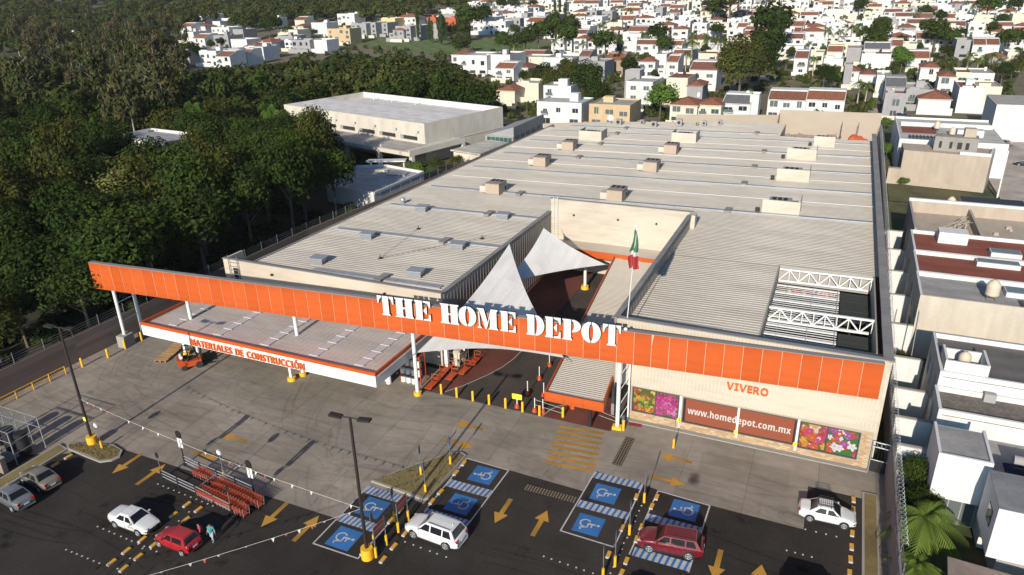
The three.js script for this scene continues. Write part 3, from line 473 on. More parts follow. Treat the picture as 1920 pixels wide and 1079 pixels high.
// ---------- rooftop plant ----------
{
  const tan = mat(0.40, 0.31, 0.23, 0.7, { map: texStucco });
  function acUnit(label) {
    const t = thing('air_conditioner', label, 'air conditioner', [0, 0, -400], 0, 'packaged air conditioners on the store roof');
    part(t, 'skid', boxAB(-1.3, 1.3, 0, 0.16, -1.6, 1.7), M.greyMetal); part(t, 'housing', boxAB(-1.2, 1.2, 0.16, 1.75, -1.5, 1.6), tan);
    part(t, 'top_tray', boxAB(-1.25, 1.25, 1.75, 1.84, -1.55, 1.65), mat(0.25, 0.21, 0.18, 0.7));
    for (const x of [-0.75, 0, 0.75]) for (const z of [-1.05, -0.3]) part(t, 'fan', cy(0.31, 0.31, 0.06, x, 1.82, z, 14), M.black);
    part(t, 'intake_hood', boxAB(-2.3, -1.2, 0.25, 1.3, -0.2, 1.4), M.roofMetal); part(t, 'access_panel', boxAB(1.2, 1.23, 0.4, 1.0, -1.2, -0.7), M.black);
    return t;
  }
  const spots = [[-49.7, -104, 'left of the courtyard wall, nearest'], [-49.6, -124, 'in the left row, second from the front'], [-49.4, -138.5, 'in the left row, farthest from the courtyard'], [-29.9, -105.6, 'directly behind the courtyard rear wall'], [-29.4, -125.4, 'in the middle row, second from the front'], [-29.2, -140.4, 'in the middle row, third from the front']];
  let p; for (const [x, z, w] of spots) { const l = `tan rooftop air conditioner ${w}`; if (!p) { p = acUnit(l); p.position.set(x, roofH(x), z); } else copyOf(p, [x, roofH(x), z], 0, l); }
  const scr = [[-48.3, -149.6, 'with solid side walls, far left of the roof'], [-29, -152, 'with solid side walls, far middle of the roof'], [-6, -106.2, 'nearest the nursery roof opening'], [-5.9, -125.6, 'second from the front at right'], [-5.7, -142, 'third from the front at right'], [-2.4, -154.5, 'at right beside the rear yard']];
  scr.forEach(([x, z, w], i) => {
    const t = thing('screened_air_conditioner', `screened rooftop air conditioner ${w}`, 'air conditioner', [x, roofH(x), z], 0, 'screened air conditioners on the store roof'); const hw = i === 5 ? 1.9 : 2.5;
    part(t, 'front_screen', [boxAB(-hw, hw, 0, 2.0, 1.5, 1.6), ...ribWallX(-hw, hw, 0, 2, 1.61, 0.35, 0.04, 0.08)], M.cladding);
    part(t, 'side_screen', [boxAB(hw - 0.1, hw, 0, 2.0, -2.6, 1.5)], i < 2 ? M.greyMetal : M.galv); if (i < 2) part(t, 'side_screen', boxAB(-hw, -hw + 0.1, 0, 2, -2.6, 1.5), M.greyMetal);
    part(t, 'housing', boxAB(-hw + 0.7, hw - 1.3, 0.1, 1.6, -1.9, 0.7), M.galv); part(t, 'duct', boxAB(hw - 1.3, hw - 0.4, 0.1, 1.3, -1.7, 0.6), M.steel);
    for (const fx of [-0.75, 0, 0.75]) for (const fz of [-1.2, -0.5]) part(t, 'fan', cy(0.3, 0.3, 0.05, fx - 0.4, 1.6, fz, 12), M.black);
    if (i > 1) part(t, 'vent_box', boxAB(-hw - 0.9, -hw - 0.3, 0.1, 0.7, 1.2, 1.7), M.dark);
  });
  const v = thing('roof_ventilator', 'x', 'roof vent', [0, 0, -400], 0, 'galvanised louvre vents on the left roof');
  part(v, 'base', boxAB(-0.85, 0.85, 0, 0.2, -0.7, 0.7), M.greyMetal); part(v, 'hood', boxAB(-0.95, 0.95, 0.75, 0.85, -0.8, 0.8), M.galv); for (let i = 0; i < 4; i++) part(v, 'louvre', new THREE.BoxGeometry(1.7, 0.04, 0.3).rotateX(0.6).translate(0, 0.28 + i * 0.13, 0.62), M.galv);
  part(v, 'core', boxAB(-0.75, 0.75, 0.2, 0.75, -0.6, 0.5), M.steel);
  [[-56.8, -67.2, 'nearest the front wall at left'], [-56.5, -77.4, 'in front of the middle gutter at left'], [-56, -91, 'at left by the far gutter'], [-42.9, -67.4, 'nearest the front wall and courtyard'], [-42.7, -77.5, 'by the courtyard edge at the middle gutter'], [-42.6, -91.2, 'by the courtyard edge at the far gutter']].forEach(([x, z, w], i) => { const l = `galvanised louvred roof vent ${w}`; if (!i) { v.position.set(x, roofH(x), z); v.rotation.y = 0.12; v.userData.label = l; } else copyOf(v, [x, roofH(x), z], 0.12, l); });
  const tv = thing('turbine_vent', 'round spinning turbine vent at the left edge of the store roof', 'roof vent', [-61, roofH(-61), -93.6]); part(tv, 'neck', cy(0.25, 0.25, 0.4, 0, 0, 0), M.galv); part(tv, 'turbine', new THREE.SphereGeometry(0.42, 12, 8).translate(0, 0.65, 0), M.galv);
  const small = [[-47.6, -167.4, 1.4, 1.2, 'grey condenser beside the satellite dish on the rear roof'], [-42.5, -169.6, 0.8, 0.7, 'small dark box on the rear roof edge'], [-39, -166.4, 1.3, 1.2, 'grey condenser in the middle of the rear roof edge'], [-33.7, -168.7, 1.2, 1.5, 'tan condenser on the rear roof edge'], [-30, -170.4, 0.6, 0.6, 'smallest vent box on the rear roof edge'], [-28.4, -170.4, 0.9, 1.0, 'twin vent cowl on the rear roof, left of pair'], [-25.2, -172, 0.9, 1.0, 'twin vent cowl on the rear roof, right of pair']];
  for (const [x, z, w, h, l] of small) { const t = thing('roof_condenser', l, 'condenser', [x, roofH(x), z]); part(t, 'housing', bx(w, h, w * 0.8, 0, 0.12, 0), h > 0.8 ? M.wG : M.greyMetal); part(t, 'feet', [bx(w, 0.12, 0.1, 0, 0, -0.3), bx(w, 0.12, 0.1, 0, 0, 0.3)], M.dark); part(t, 'grille', cy(w * 0.3, w * 0.3, 0.04, 0, 0, 0, 12).rotateX(Math.PI / 2).translate(-0.05, 0.12 + h / 2, w * 0.4), M.dark); }
  const d = thing('satellite_dish', 'white satellite dish on the rear store roof', 'satellite dish', [-49.8, roofH(-50), -168.2]); part(d, 'mast', bar(V(0, 0, 0), V(0, 1.3, 0), 0.05), M.steel); part(d, 'dish', new THREE.SphereGeometry(1.1, 16, 6, 0, 6.3, 0, 0.75).scale(1, 0.55, 1).rotateX(-2.2).rotateY(0.3).translate(0, 1.6, 0.5), mat(0.5, 0.5, 0.5, 0.6, { side: THREE.DoubleSide }));
}
// ---------- orange fascia on columns ----------
const fascia = thing('store_sign_fascia', 'long orange panelled sign fascia on tall white columns', 'sign fascia', [-78.53, 0, -52.56], 0.0831);
{
  const n = 54, L = 84.85, w = L / n, y0 = 7.36, y1 = 10.65;
  const pg = bx(w - 0.035, y1 - y0, 0.06, 0, y0, 0), ms = [M.orange, mat(0.44, 0.075, 0.011, 0.42, { map: texMetal }), mat(0.475, 0.084, 0.012, 0.47, { map: texMetal })];
  for (let i = 0; i < n; i++) { const o = part(fascia, 'fascia_panel', pg, ms[(i * 5) % 3]); o.position.set((i + 0.5) * w, 0, 0.001 * (i % 2)); o.rotation.y = rr(-0.006, 0.006); o.rotation.x = rr(-0.0008, 0.0008); }
  part(fascia, 'backing_frame', boxAB(0.05, L - 0.05, y0 + 0.03, y1 - 0.03, -0.4, 0.018), mat(0.52, 0.36, 0.27, 0.8));
  part(fascia, 'fascia_cap', boxAB(0, L, y1, y1 + 0.05, -0.5, 0.04), M.greyMetal);
  const col = (x, z, h, y = 0, r = 0.2) => cy(r, r, h, x, y, z, 16);
  const fx = (X) => (X + 78.53) / 0.9966;
  part(fascia, 'column', col(fx(-76), -0.25, 5.9, 1.46), M.whiteSteel); part(fascia, 'column', col(fx(-76.1), -3.0, 6.9, 0.46), M.whiteSteel);
  part(fascia, 'tie_bar', [bar(V(fx(-76), 5.6, -0.25), V(fx(-76.1), 5.6, -3), 0.06), bar(V(fx(-76), 3.2, -0.25), V(fx(-76.1), 3.2, -3), 0.06)], M.whiteSteel);
  part(fascia, 'pedestal', bx(1.2, 1.5, 1.5, fx(-76), 0, -0.25), M.concreteWall); part(fascia, 'pedestal', bx(0.9, 0.5, 0.9, fx(-76.1), 0, -3), M.concreteWall);
  for (const X of [-65.2, -50.9, -36.8]) { const c = part(fascia, 'column', col(fx(X), -0.25, 7.4), M.whiteSteel); part(c, 'yellow_base', cy(0.42, 0.42, 0.4, fx(X), 0, -0.25, 14), M.yellow); }
  { const c = part(fascia, 'column', col(fx(-15.6), -0.25, 7.4), M.whiteSteel); part(c, 'yellow_base', bx(0.9, 0.35, 0.6, fx(-15.6), 0, -0.25), M.yellow); part(fascia, 'column', bx(0.14, 7.4, 0.14, fx(-14.9), 0, -1.9), M.whiteSteel);
    const g = []; for (let y = 1; y < 7; y += 1.6) g.push(bar(V(fx(-15.5), y, -0.3), V(fx(-14.9), y + 0.9, -1.9), 0.035)); part(fascia, 'tie_bar', g, M.whiteSteel); }
  // stencil letters
  const S = (a) => new THREE.Shape(a.map(([x, y]) => new THREE.Vector2(x, y)));
  const stem = (x0, x1, l, r) => S([[x0 - l, 0], [x1 + r, 0], [x1 + r, 0.05], [x1, 0.1], [x1, 0.9], [x1 + r, 0.95], [x1 + r, 1], [x0 - l, 1], [x0 - l, 0.95], [x0, 0.9], [x0, 0.1], [x0 - l, 0.05]]);
  const half = (cx, rx, ry, ix, iy, cyy, gap, side) => { const a = [], N = 18; for (let i = 0; i <= N; i++) { const t = -Math.PI / 2 + (Math.PI * i) / N; a.push([cx + side * (gap + Math.cos(t) * (rx - gap)), cyy + Math.sin(t) * ry]); } for (let i = N; i >= 0; i--) { const t = -Math.PI / 2 + (Math.PI * i) / N; a.push([cx + side * (gap + Math.cos(t) * ix), cyy + Math.sin(t) * iy]); } return S(a); };
  const glyph = {
    T: [S([[0.25, 0], [0.68, 0], [0.68, 0.05], [0.62, 0.1], [0.62, 1], [0.29, 1], [0.29, 0.1], [0.22, 0.05], [0.22, 0]]), S([[0, 1], [0.25, 1], [0.25, 0.92], [0.13, 0.82], [0.07, 0.62], [0, 0.62]]), S([[0.9, 1], [0.66, 1], [0.66, 0.92], [0.78, 0.82], [0.83, 0.62], [0.9, 0.62]])],
    H: [stem(0.06, 0.42, 0.06, 0.05), stem(0.56, 0.92, 0.05, 0.06), S([[0.42, 0.44], [0.475, 0.44], [0.475, 0.55], [0.42, 0.55]]), S([[0.505, 0.44], [0.56, 0.44], [0.56, 0.55], [0.505, 0.55]])],
    E: [S([[0, 0], [0.42, 0], [0.42, 1], [0, 1], [0, 0.95], [0.06, 0.9], [0.06, 0.1], [0, 0.05]]), S([[0.47, 1], [0.86, 1], [0.86, 0.68], [0.8, 0.68], [0.72, 0.87], [0.47, 0.93]]), S([[0.48, 0.53], [0.66, 0.72], [0.66, 0.3], [0.48, 0.47]]), S([[0.47, 0], [0.86, 0], [0.86, 0.33], [0.8, 0.33], [0.72, 0.12], [0.47, 0.07]])],
    O: [half(0.49, 0.49, 0.5, 0.09, 0.38, 0.5, 0.025, 1), half(0.49, 0.49, 0.5, 0.09, 0.38, 0.5, 0.025, -1)],
    M: [S([[0, 1], [0.36, 1], [0.57, 0.3], [0.6, 0.42], [0.5, 0], [0.43, 0], [0.11, 0.9], [0, 0.95]]), S([[0, 0], [0.24, 0], [0.24, 0.05], [0.16, 0.09], [0.12, 0.78], [0.07, 0.9], [0.08, 0.09], [0, 0.05]]), S([[0.62, 0], [1.1, 0], [1.1, 0.05], [1.04, 0.1], [1.04, 0.9], [1.1, 0.95], [1.1, 1], [0.74, 1], [0.52, 0.16], [0.54, 0.1], [0.68, 0.6], [0.68, 0.1], [0.62, 0.05]])],
    D: [S([[0, 0], [0.42, 0], [0.42, 1], [0, 1], [0, 0.95], [0.06, 0.9], [0.06, 0.1], [0, 0.05]]), half(0.43, 0.5, 0.5, 0.09, 0.4, 0.5, 0.04, 1)],
    P: [S([[0, 0], [0.48, 0], [0.48, 0.05], [0.42, 0.1], [0.42, 1], [0, 1], [0, 0.95], [0.06, 0.9], [0.06, 0.1], [0, 0.05]]), half(0.43, 0.47, 0.3, 0.1, 0.22, 0.7, 0.04, 1)],
  };
  const ww = { T: 0.9, H: 0.98, E: 0.86, O: 0.98, M: 1.1, D: 0.93, P: 0.9 };
  const put = [['T', -40.17, -38.36], ['H', -38.2, -36.2], ['E', -36.02, -34.33], ['H', -33.26, -31.31], ['O', -31.34, -29.5], ['M', -29.4, -27.3], ['E', -27.05, -25.5], ['D', -24.44, -22.68], ['E', -22.6, -21.1], ['P', -20.93, -19.19], ['O', -19.14, -17.33], ['T', -17.16, -15.5]];
  const face = mat(0.55, 0.55, 0.545, 0.6);
  for (const [ch, a, b] of put) {
    const sc = (b - a) / 0.9966 / ww[ch];
    const mk = (d) => new THREE.ExtrudeGeometry(glyph[ch], { depth: d, bevelEnabled: false, curveSegments: 8 }).scale(sc, 2.12, 1);
    const o = part(fascia, 'letter', mk(0.2).translate(fx(a), 9.18, 0.12), M.dark); part(o, 'letter_face', mk(0.03).translate(fx(a), 9.18, 0.321), face);
  }
  part(fascia, 'registered_mark', cy(0.16, 0.16, 0.1, 0, 0, 0, 14).rotateX(Math.PI / 2).translate(fx(-15.1), 11.0, 0.2), face);
}
// ---------- yard canopy ----------
const yard = thing('yard_canopy', 'low flat canopy with white fascia over the building materials yard', 'canopy');
{
  const x0 = -69.3, x1 = -37.75, z0 = -50.55, z1 = -62.7, yt = 5.42, yb = 3.82;
  const r = []; { const p = [], uv = []; const prof = []; for (let x = x0 + 0.15; x < x1 - 0.15; x += 0.62) prof.push([x, 0], [x + 0.46, 0], [x + 0.5, 0.04], [x + 0.58, 0.04], [x + 0.62, 0]);
    for (let i = 0; i < prof.length - 1; i++) { const [a, da] = prof[i], [b, db] = prof[i + 1]; if (a === b) continue; for (const [x, d, z] of [[a, da, z0 - 0.15], [b, db, z0 - 0.15], [b, db, z1], [a, da, z0 - 0.15], [b, db, z1], [a, da, z1]]) { p.push(x, 5.0 + d, z); uv.push(x, z); } }
    const g = new THREE.BufferGeometry(); g.setAttribute('position', new THREE.Float32BufferAttribute(p, 3)); g.setAttribute('uv', new THREE.Float32BufferAttribute(uv, 2)); g.computeVertexNormals(); r.push(g); }
  part(yard, 'roof_sheet', r, mat(0.46, 0.395, 0.35, 0.6, { map: texMetal, side: THREE.DoubleSide }));
  part(yard, 'white_fascia', [boxAB(x0, x1, yb, yt - 0.36, z0 - 0.12, z0), boxAB(x0, x0 + 0.12, yb, yt - 0.36, z1, z0 - 0.12), boxAB(x1 - 0.12, x1, yb, yt - 0.36, z1, z0 - 0.12)], M.white);
  part(yard, 'orange_trim', [boxAB(x0 - 0.03, x1 + 0.03, yt - 0.36, yt, z0 - 0.15, z0 + 0.03), boxAB(x0 - 0.03, x0 + 0.15, yt - 0.36, yt, z1, z0 - 0.15), boxAB(x1 - 0.15, x1 + 0.03, yt - 0.36, yt, z1, z0 - 0.15)], M.orange);
  part(yard, 'soffit', boxAB(x0 + 0.14, x1 - 0.14, yb + 0.1, yb + 0.16, z1, z0 - 0.14), M.greyMetal);
  for (const x of [-66.2, -59.6, -53, -46.6, -41]) { part(yard, 'skylight_sheet', boxAB(x, x + 0.95, 5.07, 5.1, z1 + 2.2, z0 - 1.1), mat(0.46, 0.41, 0.40, 0.35)); for (let i = 0; i < 6; i++) part(yard, 'lap_strip', boxAB(x - 0.1, x + 1.1, 5.1, 5.13, z0 - 1.3 - i * 1.55, z0 - 1.2 - i * 1.55), M.white); }
  for (const [x, z] of [[-67.2, -53.9], [-51.4, -53.8]]) { const c = part(yard, 'column', bx(0.32, yb + 0.1, 0.32, x, 0, z), M.whiteSteel); part(c, 'yellow_base', cy(0.5, 0.45, 0.4, x, 0, z, 14), M.yellow); }
  const txt = 'MATERIALES DE CONSTRUCCIÓN', gl = []; let x = 0;
  for (const ch of txt) { if (ch === ' ') { x += 0.42; continue; } const g = word(ch, 0.78, 0.14), b = g.boundingBox; g.translate(x - b.min.x, 0, 0); gl.push(g); x += b.max.x - b.min.x + 0.1; }
  const s = 15.7 / x; for (const g of gl) part(yard, 'letter', g.scale(s, 1, 1).translate(-61.9, 3.98, z0 + 0.03), M.orangeLetter);
}
// ---------- entrance canopy ----------
const entry = thing('entrance_canopy', 'long narrow entrance canopy with orange fascia running into the courtyard', 'canopy');
{
  const P = [[-21.9, -55.05], [-16.25, -55.15], [-21.0, -94.6], [-26.4, -94.0]];
  part(entry, 'roof_deck', prism(P, 4.0, 4.12), M.roofMetal);
  const lerp = (a, b, t) => [a[0] + (b[0] - a[0]) * t, a[1] + (b[1] - a[1]) * t], g = [];
  for (let i = 1; i < 110; i++) { const a = lerp(P[0], P[3], i / 110), b = lerp(P[1], P[2], i / 110); g.push(beam(V(a[0] + 0.15, 4.14, a[1]), V(b[0] - 0.15, 4.14, b[1]), 0.1, 0.05)); }
  part(entry, 'roof_ribs', g, M.roofMetal).userData.kind = 'stuff';
  const edge = (a, b, y0, y1, w) => beam(V(a[0], (y0 + y1) / 2, a[1]), V(b[0], (y0 + y1) / 2, b[1]), w, y1 - y0);
  for (let i = 0; i < 3; i++) part(entry, 'front_panel', edge(lerp(P[0], P[1], i / 3 + 0.002), lerp(P[0], P[1], (i + 1) / 3 - 0.002), 3.45, 4.42, 0.1), M.orange);
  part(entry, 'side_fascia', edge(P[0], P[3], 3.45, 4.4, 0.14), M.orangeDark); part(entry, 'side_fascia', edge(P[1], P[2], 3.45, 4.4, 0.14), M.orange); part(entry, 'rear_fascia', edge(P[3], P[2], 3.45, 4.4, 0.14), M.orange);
  for (const t of [0.06, 0.3, 0.55, 0.8, 0.97]) { const c = lerp(lerp(P[0], P[3], t), lerp(P[1], P[2], t), 0.5); part(entry, 'column', cy(0.16, 0.16, 4.0, c[0] + 1.2, 0, c[1], 12), M.dark); }
}
// ---------- shade sails ----------
function sail(name, label, A, B, C, k) {
  const n = 26, G = A.clone().add(B).add(C).multiplyScalar(1 / 3), p = [], pt = (i, j) => {
    const a = 1 - i / n, b = (i - j) / n, c = j / n, P = V(0, 0, 0).addScaledVector(A, a).addScaledVector(B, b).addScaledVector(C, c);
    const w = k * (4 * a * b * Math.pow(1 - c, 3) + 4 * b * c * Math.pow(1 - a, 3) + 4 * a * c * Math.pow(1 - b, 3)); P.lerp(G, Math.min(0.8, w)); P.y -= 2.2 * k * 27 * a * b * c * 0.35; return P;
  };
  const tri = (x, y, z) => { for (const q of [x, y, z]) p.push(q.x, q.y, q.z); };
  for (let i = 0; i < n; i++) for (let j = 0; j <= i; j++) { tri(pt(i, j), pt(i + 1, j), pt(i + 1, j + 1)); if (j < i) tri(pt(i, j), pt(i + 1, j + 1), pt(i, j + 1)); }
  let g = new THREE.BufferGeometry(); g.setAttribute('position', new THREE.Float32BufferAttribute(p, 3)); g = mergeVertices(g, 1e-3); g.computeVertexNormals(); const q = g.attributes.position, uv = []; for (let i = 0; i < q.count; i++) uv.push(q.getX(i), q.getZ(i)); g.setAttribute('uv', new THREE.Float32BufferAttribute(uv, 2));
  const t = thing(name, label, 'shade sail', [0, 0, 0], 0, 'white shade sails over the courtyard'); part(t, 'fabric', g, M.sail); for (const j of [4, 8, 12, 16, 20]) { const q = []; for (let i = j; i < n; i++) q.push(bar(pt(i, j).add(V(0, 0.01, 0)), pt(i + 1, j).add(V(0, 0.01, 0)), 0.018, 4)); part(t, 'seam', q, M.sail); }
  for (const P of [A, B, C]) { const o = P.clone().add(P.clone().sub(G).normalize().multiplyScalar(0.9)); part(t, 'cable', bar(P, o, 0.03, 5), M.steel); part(t, 'corner_plate', cy(0.14, 0.14, 0.06, P.x, P.y - 0.03, P.z, 10), M.steel); }
  return t;
}
sail('shade_sail', 'near white shade sail dipping under the orange fascia', V(-36.3, 9.3, -79.3), V(-36.5, 5.1, -56.2), V(-22.4, 4.6, -61.6), 0.15);
sail('shade_sail', 'far white shade sail pinned to the entrance canopy', V(-34.6, 9.3, -86.8), V(-35.4, 5.6, -75.2), V(-26.3, 4.5, -88.6), 0.12);
{ const t = thing('sail_mast', 'white courtyard column with yellow base under far shade sail', 'column', [-29.6, 0, -89.8]); part(t, 'shaft', cy(0.22, 0.22, 5, 0, 0, 0, 14), M.whiteSteel); part(t, 'yellow_base', cy(0.6, 0.5, 0.5, 0, 0, 0, 14), M.yellow); }
// ---------- flag ----------
{
  const t = thing('flagpole', 'white flagpole with a drooping green, white and red flag', 'flagpole', [-15.7, 10.78, -60.4]);
  part(t, 'pole', bar(V(0, 0, 0), V(0.5, 9.0, 0), 0.05, 10, 0.035), M.whiteSteel); part(t, 'finial', new THREE.SphereGeometry(0.12, 10, 8).translate(0.5, 9.05, 0), M.whiteSteel);
  const cloth = (u0, u1) => { const g = new THREE.PlaneGeometry(1, 1, 10, 14), p = g.attributes.position; for (let i = 0; i < p.count; i++) { const u = u0 + (u1 - u0) * (0.5 - p.getY(i)), v = p.getX(i) + 0.5; const w = 0.25 + 0.75 * Math.min(1, u * 1.5); p.setXYZ(i, 0.42 - 0.04 * u + (v - 0.5) * 0.85 * w + 0.08 * Math.sin(u * 7), 8.75 - 3.7 * u - 0.2 * Math.abs(v - 0.4), 0.25 * Math.sin(v * 9 + u * 3) * w + 0.12); } g.computeVertexNormals(); return g; };
  const two = { side: THREE.DoubleSide };
  part(t, 'green_stripe', cloth(0, 0.55), mat(0.06, 0.16, 0.09, 0.8, two)); part(t, 'white_stripe', cloth(0.55, 0.66), mat(0.5, 0.5, 0.47, 0.8, two)); part(t, 'red_stripe', cloth(0.66, 1), mat(0.33, 0.03, 0.03, 0.8, two));
}
// ---------- lamp posts, pennant ropes ----------
function lampPost(x, z, label) {
  const t = thing('lamp_post', label, 'lamp post', [x, 0, z], 0, 'tall twin-headed lamp posts');
  part(t, 'yellow_base', [cy(0.48, 0.46, 0.95, 0, 0, 0, 18)], M.yellow); part(t, 'pole', bar(V(0, 0.9, 0), V(0, 12.45, 0), 0.14, 12, 0.1), M.bronze);
  const a = part(t, 'arm', bar(V(-0.7, 12.42, 0.1), V(0.7, 12.42, -0.1), 0.06), M.bronze);
  for (const s of [-1, 1]) part(t, 'lamp_head', bx(0.95, 0.16, 0.45, 0, 0, 0, 0.12).rotateZ(s * 0.08).translate(s * 1.1, 12.36, -s * 0.14), M.bronze);
  return t;
}
const lampA = lampPost(-61.2, -36.75, 'tall dark lamp post with yellow base on rounded island by the yard');
part(lampA, 'notice', bx(0.34, 0.42, 0.03, 0.02, 2.7, 0.14), mat(0.7, 0.6, 0.05));
lampPost(-28.2, -34.4, 'tall dark lamp post with yellow base beside the red hanging signs');
function pennants(name, label, A, B, sag, n, stepCol) {
  const t = thing(name, label, 'pennant rope'), P = (u) => A.clone().lerp(B, u).add(V(0, -sag * 4 * u * (1 - u), 0)), g = [];
  for (let i = 0; i < 16; i++) g.push(bar(P(i / 16), P((i + 1) / 16), 0.013, 4));
  part(t, 'rope', g, mat(0.6, 0.56, 0.52));
  const d = B.clone().sub(A).setY(0).normalize(), cols = [mat(0.36, 0.07, 0.04, 0.8, { side: THREE.DoubleSide }), mat(0.5, 0.49, 0.47, 0.8, { side: THREE.DoubleSide })];
  const s = new THREE.Shape([new THREE.Vector2(-0.12, 0), new THREE.Vector2(0.12, 0), new THREE.Vector2(0, -0.3)]), pg = new THREE.ExtrudeGeometry(s, { depth: 0.006, bevelEnabled: false });
  for (let i = 1; i < n; i++) { const o = part(t, 'pennant', pg, cols[i % 2]); o.position.copy(P(i / n)); o.rotation.set(rr(-0.9, 0.9), -Math.atan2(d.z, d.x), 0, 'YXZ'); }
  return t;
}
pennants('pennant_rope', 'pennant rope strung between the two tall lamp posts', V(-61.2, 5.0, -36.75), V(-28.2, 4.6, -34.4), 0.5, 34);
pennants('pennant_rope', 'pennant rope running from lamp post down to the lower left', V(-28.2, 4.6, -34.4), V(-46.5, 4.7, -14.3), 0.5, 30);
// ---------- bollards ----------
{
  const b = thing('bollard', 'x', 'bollard', [0, 0, 0], 0, 'yellow bollards'); part(b, 'tube', cy(0.13, 0.13, 1.05, 0, 0, 0, 14), M.yellow); part(b, 'cap', new THREE.SphereGeometry(0.13, 12, 6, 0, 6.3, 0, 1.57).translate(0, 1.05, 0), M.yellow);
  let first = true; const put = (x, z, l) => { if (first) { b.position.set(x, 0, z); b.userData.label = l; first = false; } else copyOf(b, [x, 0, z], 0, l); };
  [-34.6, -32.75, -30.87, -29, -27.15, -25.27, -23.43].forEach((x, i) => put(x, -57.4, `${ord[i]} yellow bollard from the left across the courtyard mouth`)); put(-21.17, -58, 'yellow bollard under the edge of the entrance canopy');
  [[-76.2, -47.1, 'yellow bollard farthest left along the yard wall'], [-75.4, -49.85, 'yellow bollard in front of the tall concrete column pedestal'], [-75.4, -52.25, 'yellow bollard between the two fascia column pedestals'], [-75.4, -54.65, 'yellow bollard beside the corner of the yard canopy'], [-15, -58, 'short yellow bollard touching the fascia column by the nursery']].forEach((a) => put(...a));
}
// ---------- posts with signs ----------
function signPost(x, z, label, kind, h = 2.6) {
  const t = thing('sign_post', label, 'sign post', [x, 0, z], 0, 'parking signs on yellow-footed posts');
  part(t, 'yellow_foot', cy(0.11, 0.11, 0.95, 0, 0, 0, 12), M.yellow); part(t, 'pole', bar(V(0, 0.9, 0), V(0, h, 0), 0.035), M.steel);
  if (kind === 'blue') { part(t, 'sign_plate', bx(0.04, 0.75, 0.5, 0, h - 0.75, 0, 0.35), mat(0.03, 0.09, 0.36, 0.5)); part(t, 'symbol', figure.clone().rotateX(Math.PI / 2).scale(0.32, 0.38, 1).rotateY(Math.PI / 2 + 0.35).translate(0.03, h - 0.37, 0.01), M.white); }
  else if (kind === 'grey') part(t, 'sign_plate', bx(0.04, 0.75, 0.45, 0, h - 0.75, 0, 0.2), mat(0.12, 0.13, 0.13, 0.5));
  else if (kind === 'round') {
    part(t, 'sign_plate', cy(0.34, 0.34, 0.03, 0, 0, 0, 20).rotateX(Math.PI / 2).translate(0, h, 0.04), M.white); part(t, 'sign_ring', new THREE.TorusGeometry(0.29, 0.045, 6, 24).translate(0, h, 0.06), M.dark);
    part(t, 'sign_symbol', [bx(0.07, 0.26, 0.012, 0, h - 0.13, 0.06), bx(0.22, 0.06, 0.012, 0, h - 0.03, 0.06)], M.dark);
  }
  return t;
}
signPost(-29.5, -44.55, 'grey plate sign on yellow-footed post on the triangular island', 'grey', 3.1);
signPost(-27.8, -46.85, 'blue wheelchair sign on post at the far tip of the island', 'blue', 3.0);
signPost(-27.9, -42.6, 'blue wheelchair sign on post at the near corner of the island', 'blue', 3.2);
signPost(-59.6, -36.5, 'round sign on yellow-footed post on the rounded lamp island', 'round', 2.7);
signPost(-45.35, -37.45, 'round speed sign on yellow-footed post beside the trolley bay', 'round', 2.9);
signPost(-10.52, -48.5, 'far sign post in the row between the reserved bays', 'grey', 3.2);
signPost(-10.62, -44.35, 'middle sign post in the row between the reserved bays', 'grey', 3.2);
signPost(-10.7, -40.7, 'near sign post in the row between the reserved bays', 'grey', 3.2);
signPost(-11.15, -39.2, 'sign post at the bottom edge left of the bay row', 'grey', 3.0);
signPost(-9.95, -57, 'yellow-footed post with dark pole in front of the nursery wall', 'none', 3.6);
signPost(-28.5, -35.75, 'thin grey sign beside the lower red hanging sign', 'grey', 3.0);
signPost(-28.45, -38.6, 'dark grey sign beside the upper red hanging sign', 'grey', 3.3);
function hangSign(x, z0, z1, label) {
  const t = thing('hanging_sign', label, 'sign', [x, 0, 0], 0, 'red board signs on two posts');
  for (const z of [z0, z1]) { const p = part(t, 'post', bar(V(0, 0.9, z), V(0, 2.75, z), 0.035), M.steel); part(p, 'yellow_foot', cy(0.11, 0.11, 0.95, 0, 0, z, 12), M.yellow); }
  const c = document.createElement('canvas'); c.width = 256; c.height = 128; const k = c.getContext('2d'); k.fillStyle = '#7a1d18'; k.fillRect(0, 0, 256, 128); k.strokeStyle = '#c8b8b0'; k.lineWidth = 5; k.strokeRect(8, 8, 240, 112); k.fillStyle = '#c98a78'; for (let i = 0; i < 7; i++) k.fillRect(24 + i * 31, 38, 20, 26); for (let i = 0; i < 9; i++) k.fillRect(22 + i * 24, 78, 15, 16);
  const tx = new THREE.CanvasTexture(c); tx.colorSpace = THREE.SRGBColorSpace;
  part(t, 'board', boxAB(-0.02, 0.02, 1.75, 2.75, z1 + 0.05, z0 - 0.05), mat(0.2, 0.02, 0.015, 0.6)); part(t, 'board_print', new THREE.PlaneGeometry(Math.abs(z1 - z0) - 0.14, 0.96).rotateY(Math.PI / 2).translate(0.026, 2.25, (z0 + z1) / 2), new THREE.MeshStandardMaterial({ map: tx, roughness: 0.6 }));
}
hangSign(-27.5, -37.65, -39.15, 'upper red hanging board sign beside the parked white SUV');
hangSign(-27.6, -34.65, -36.1, 'lower red hanging board sign beside the tall lamp post');
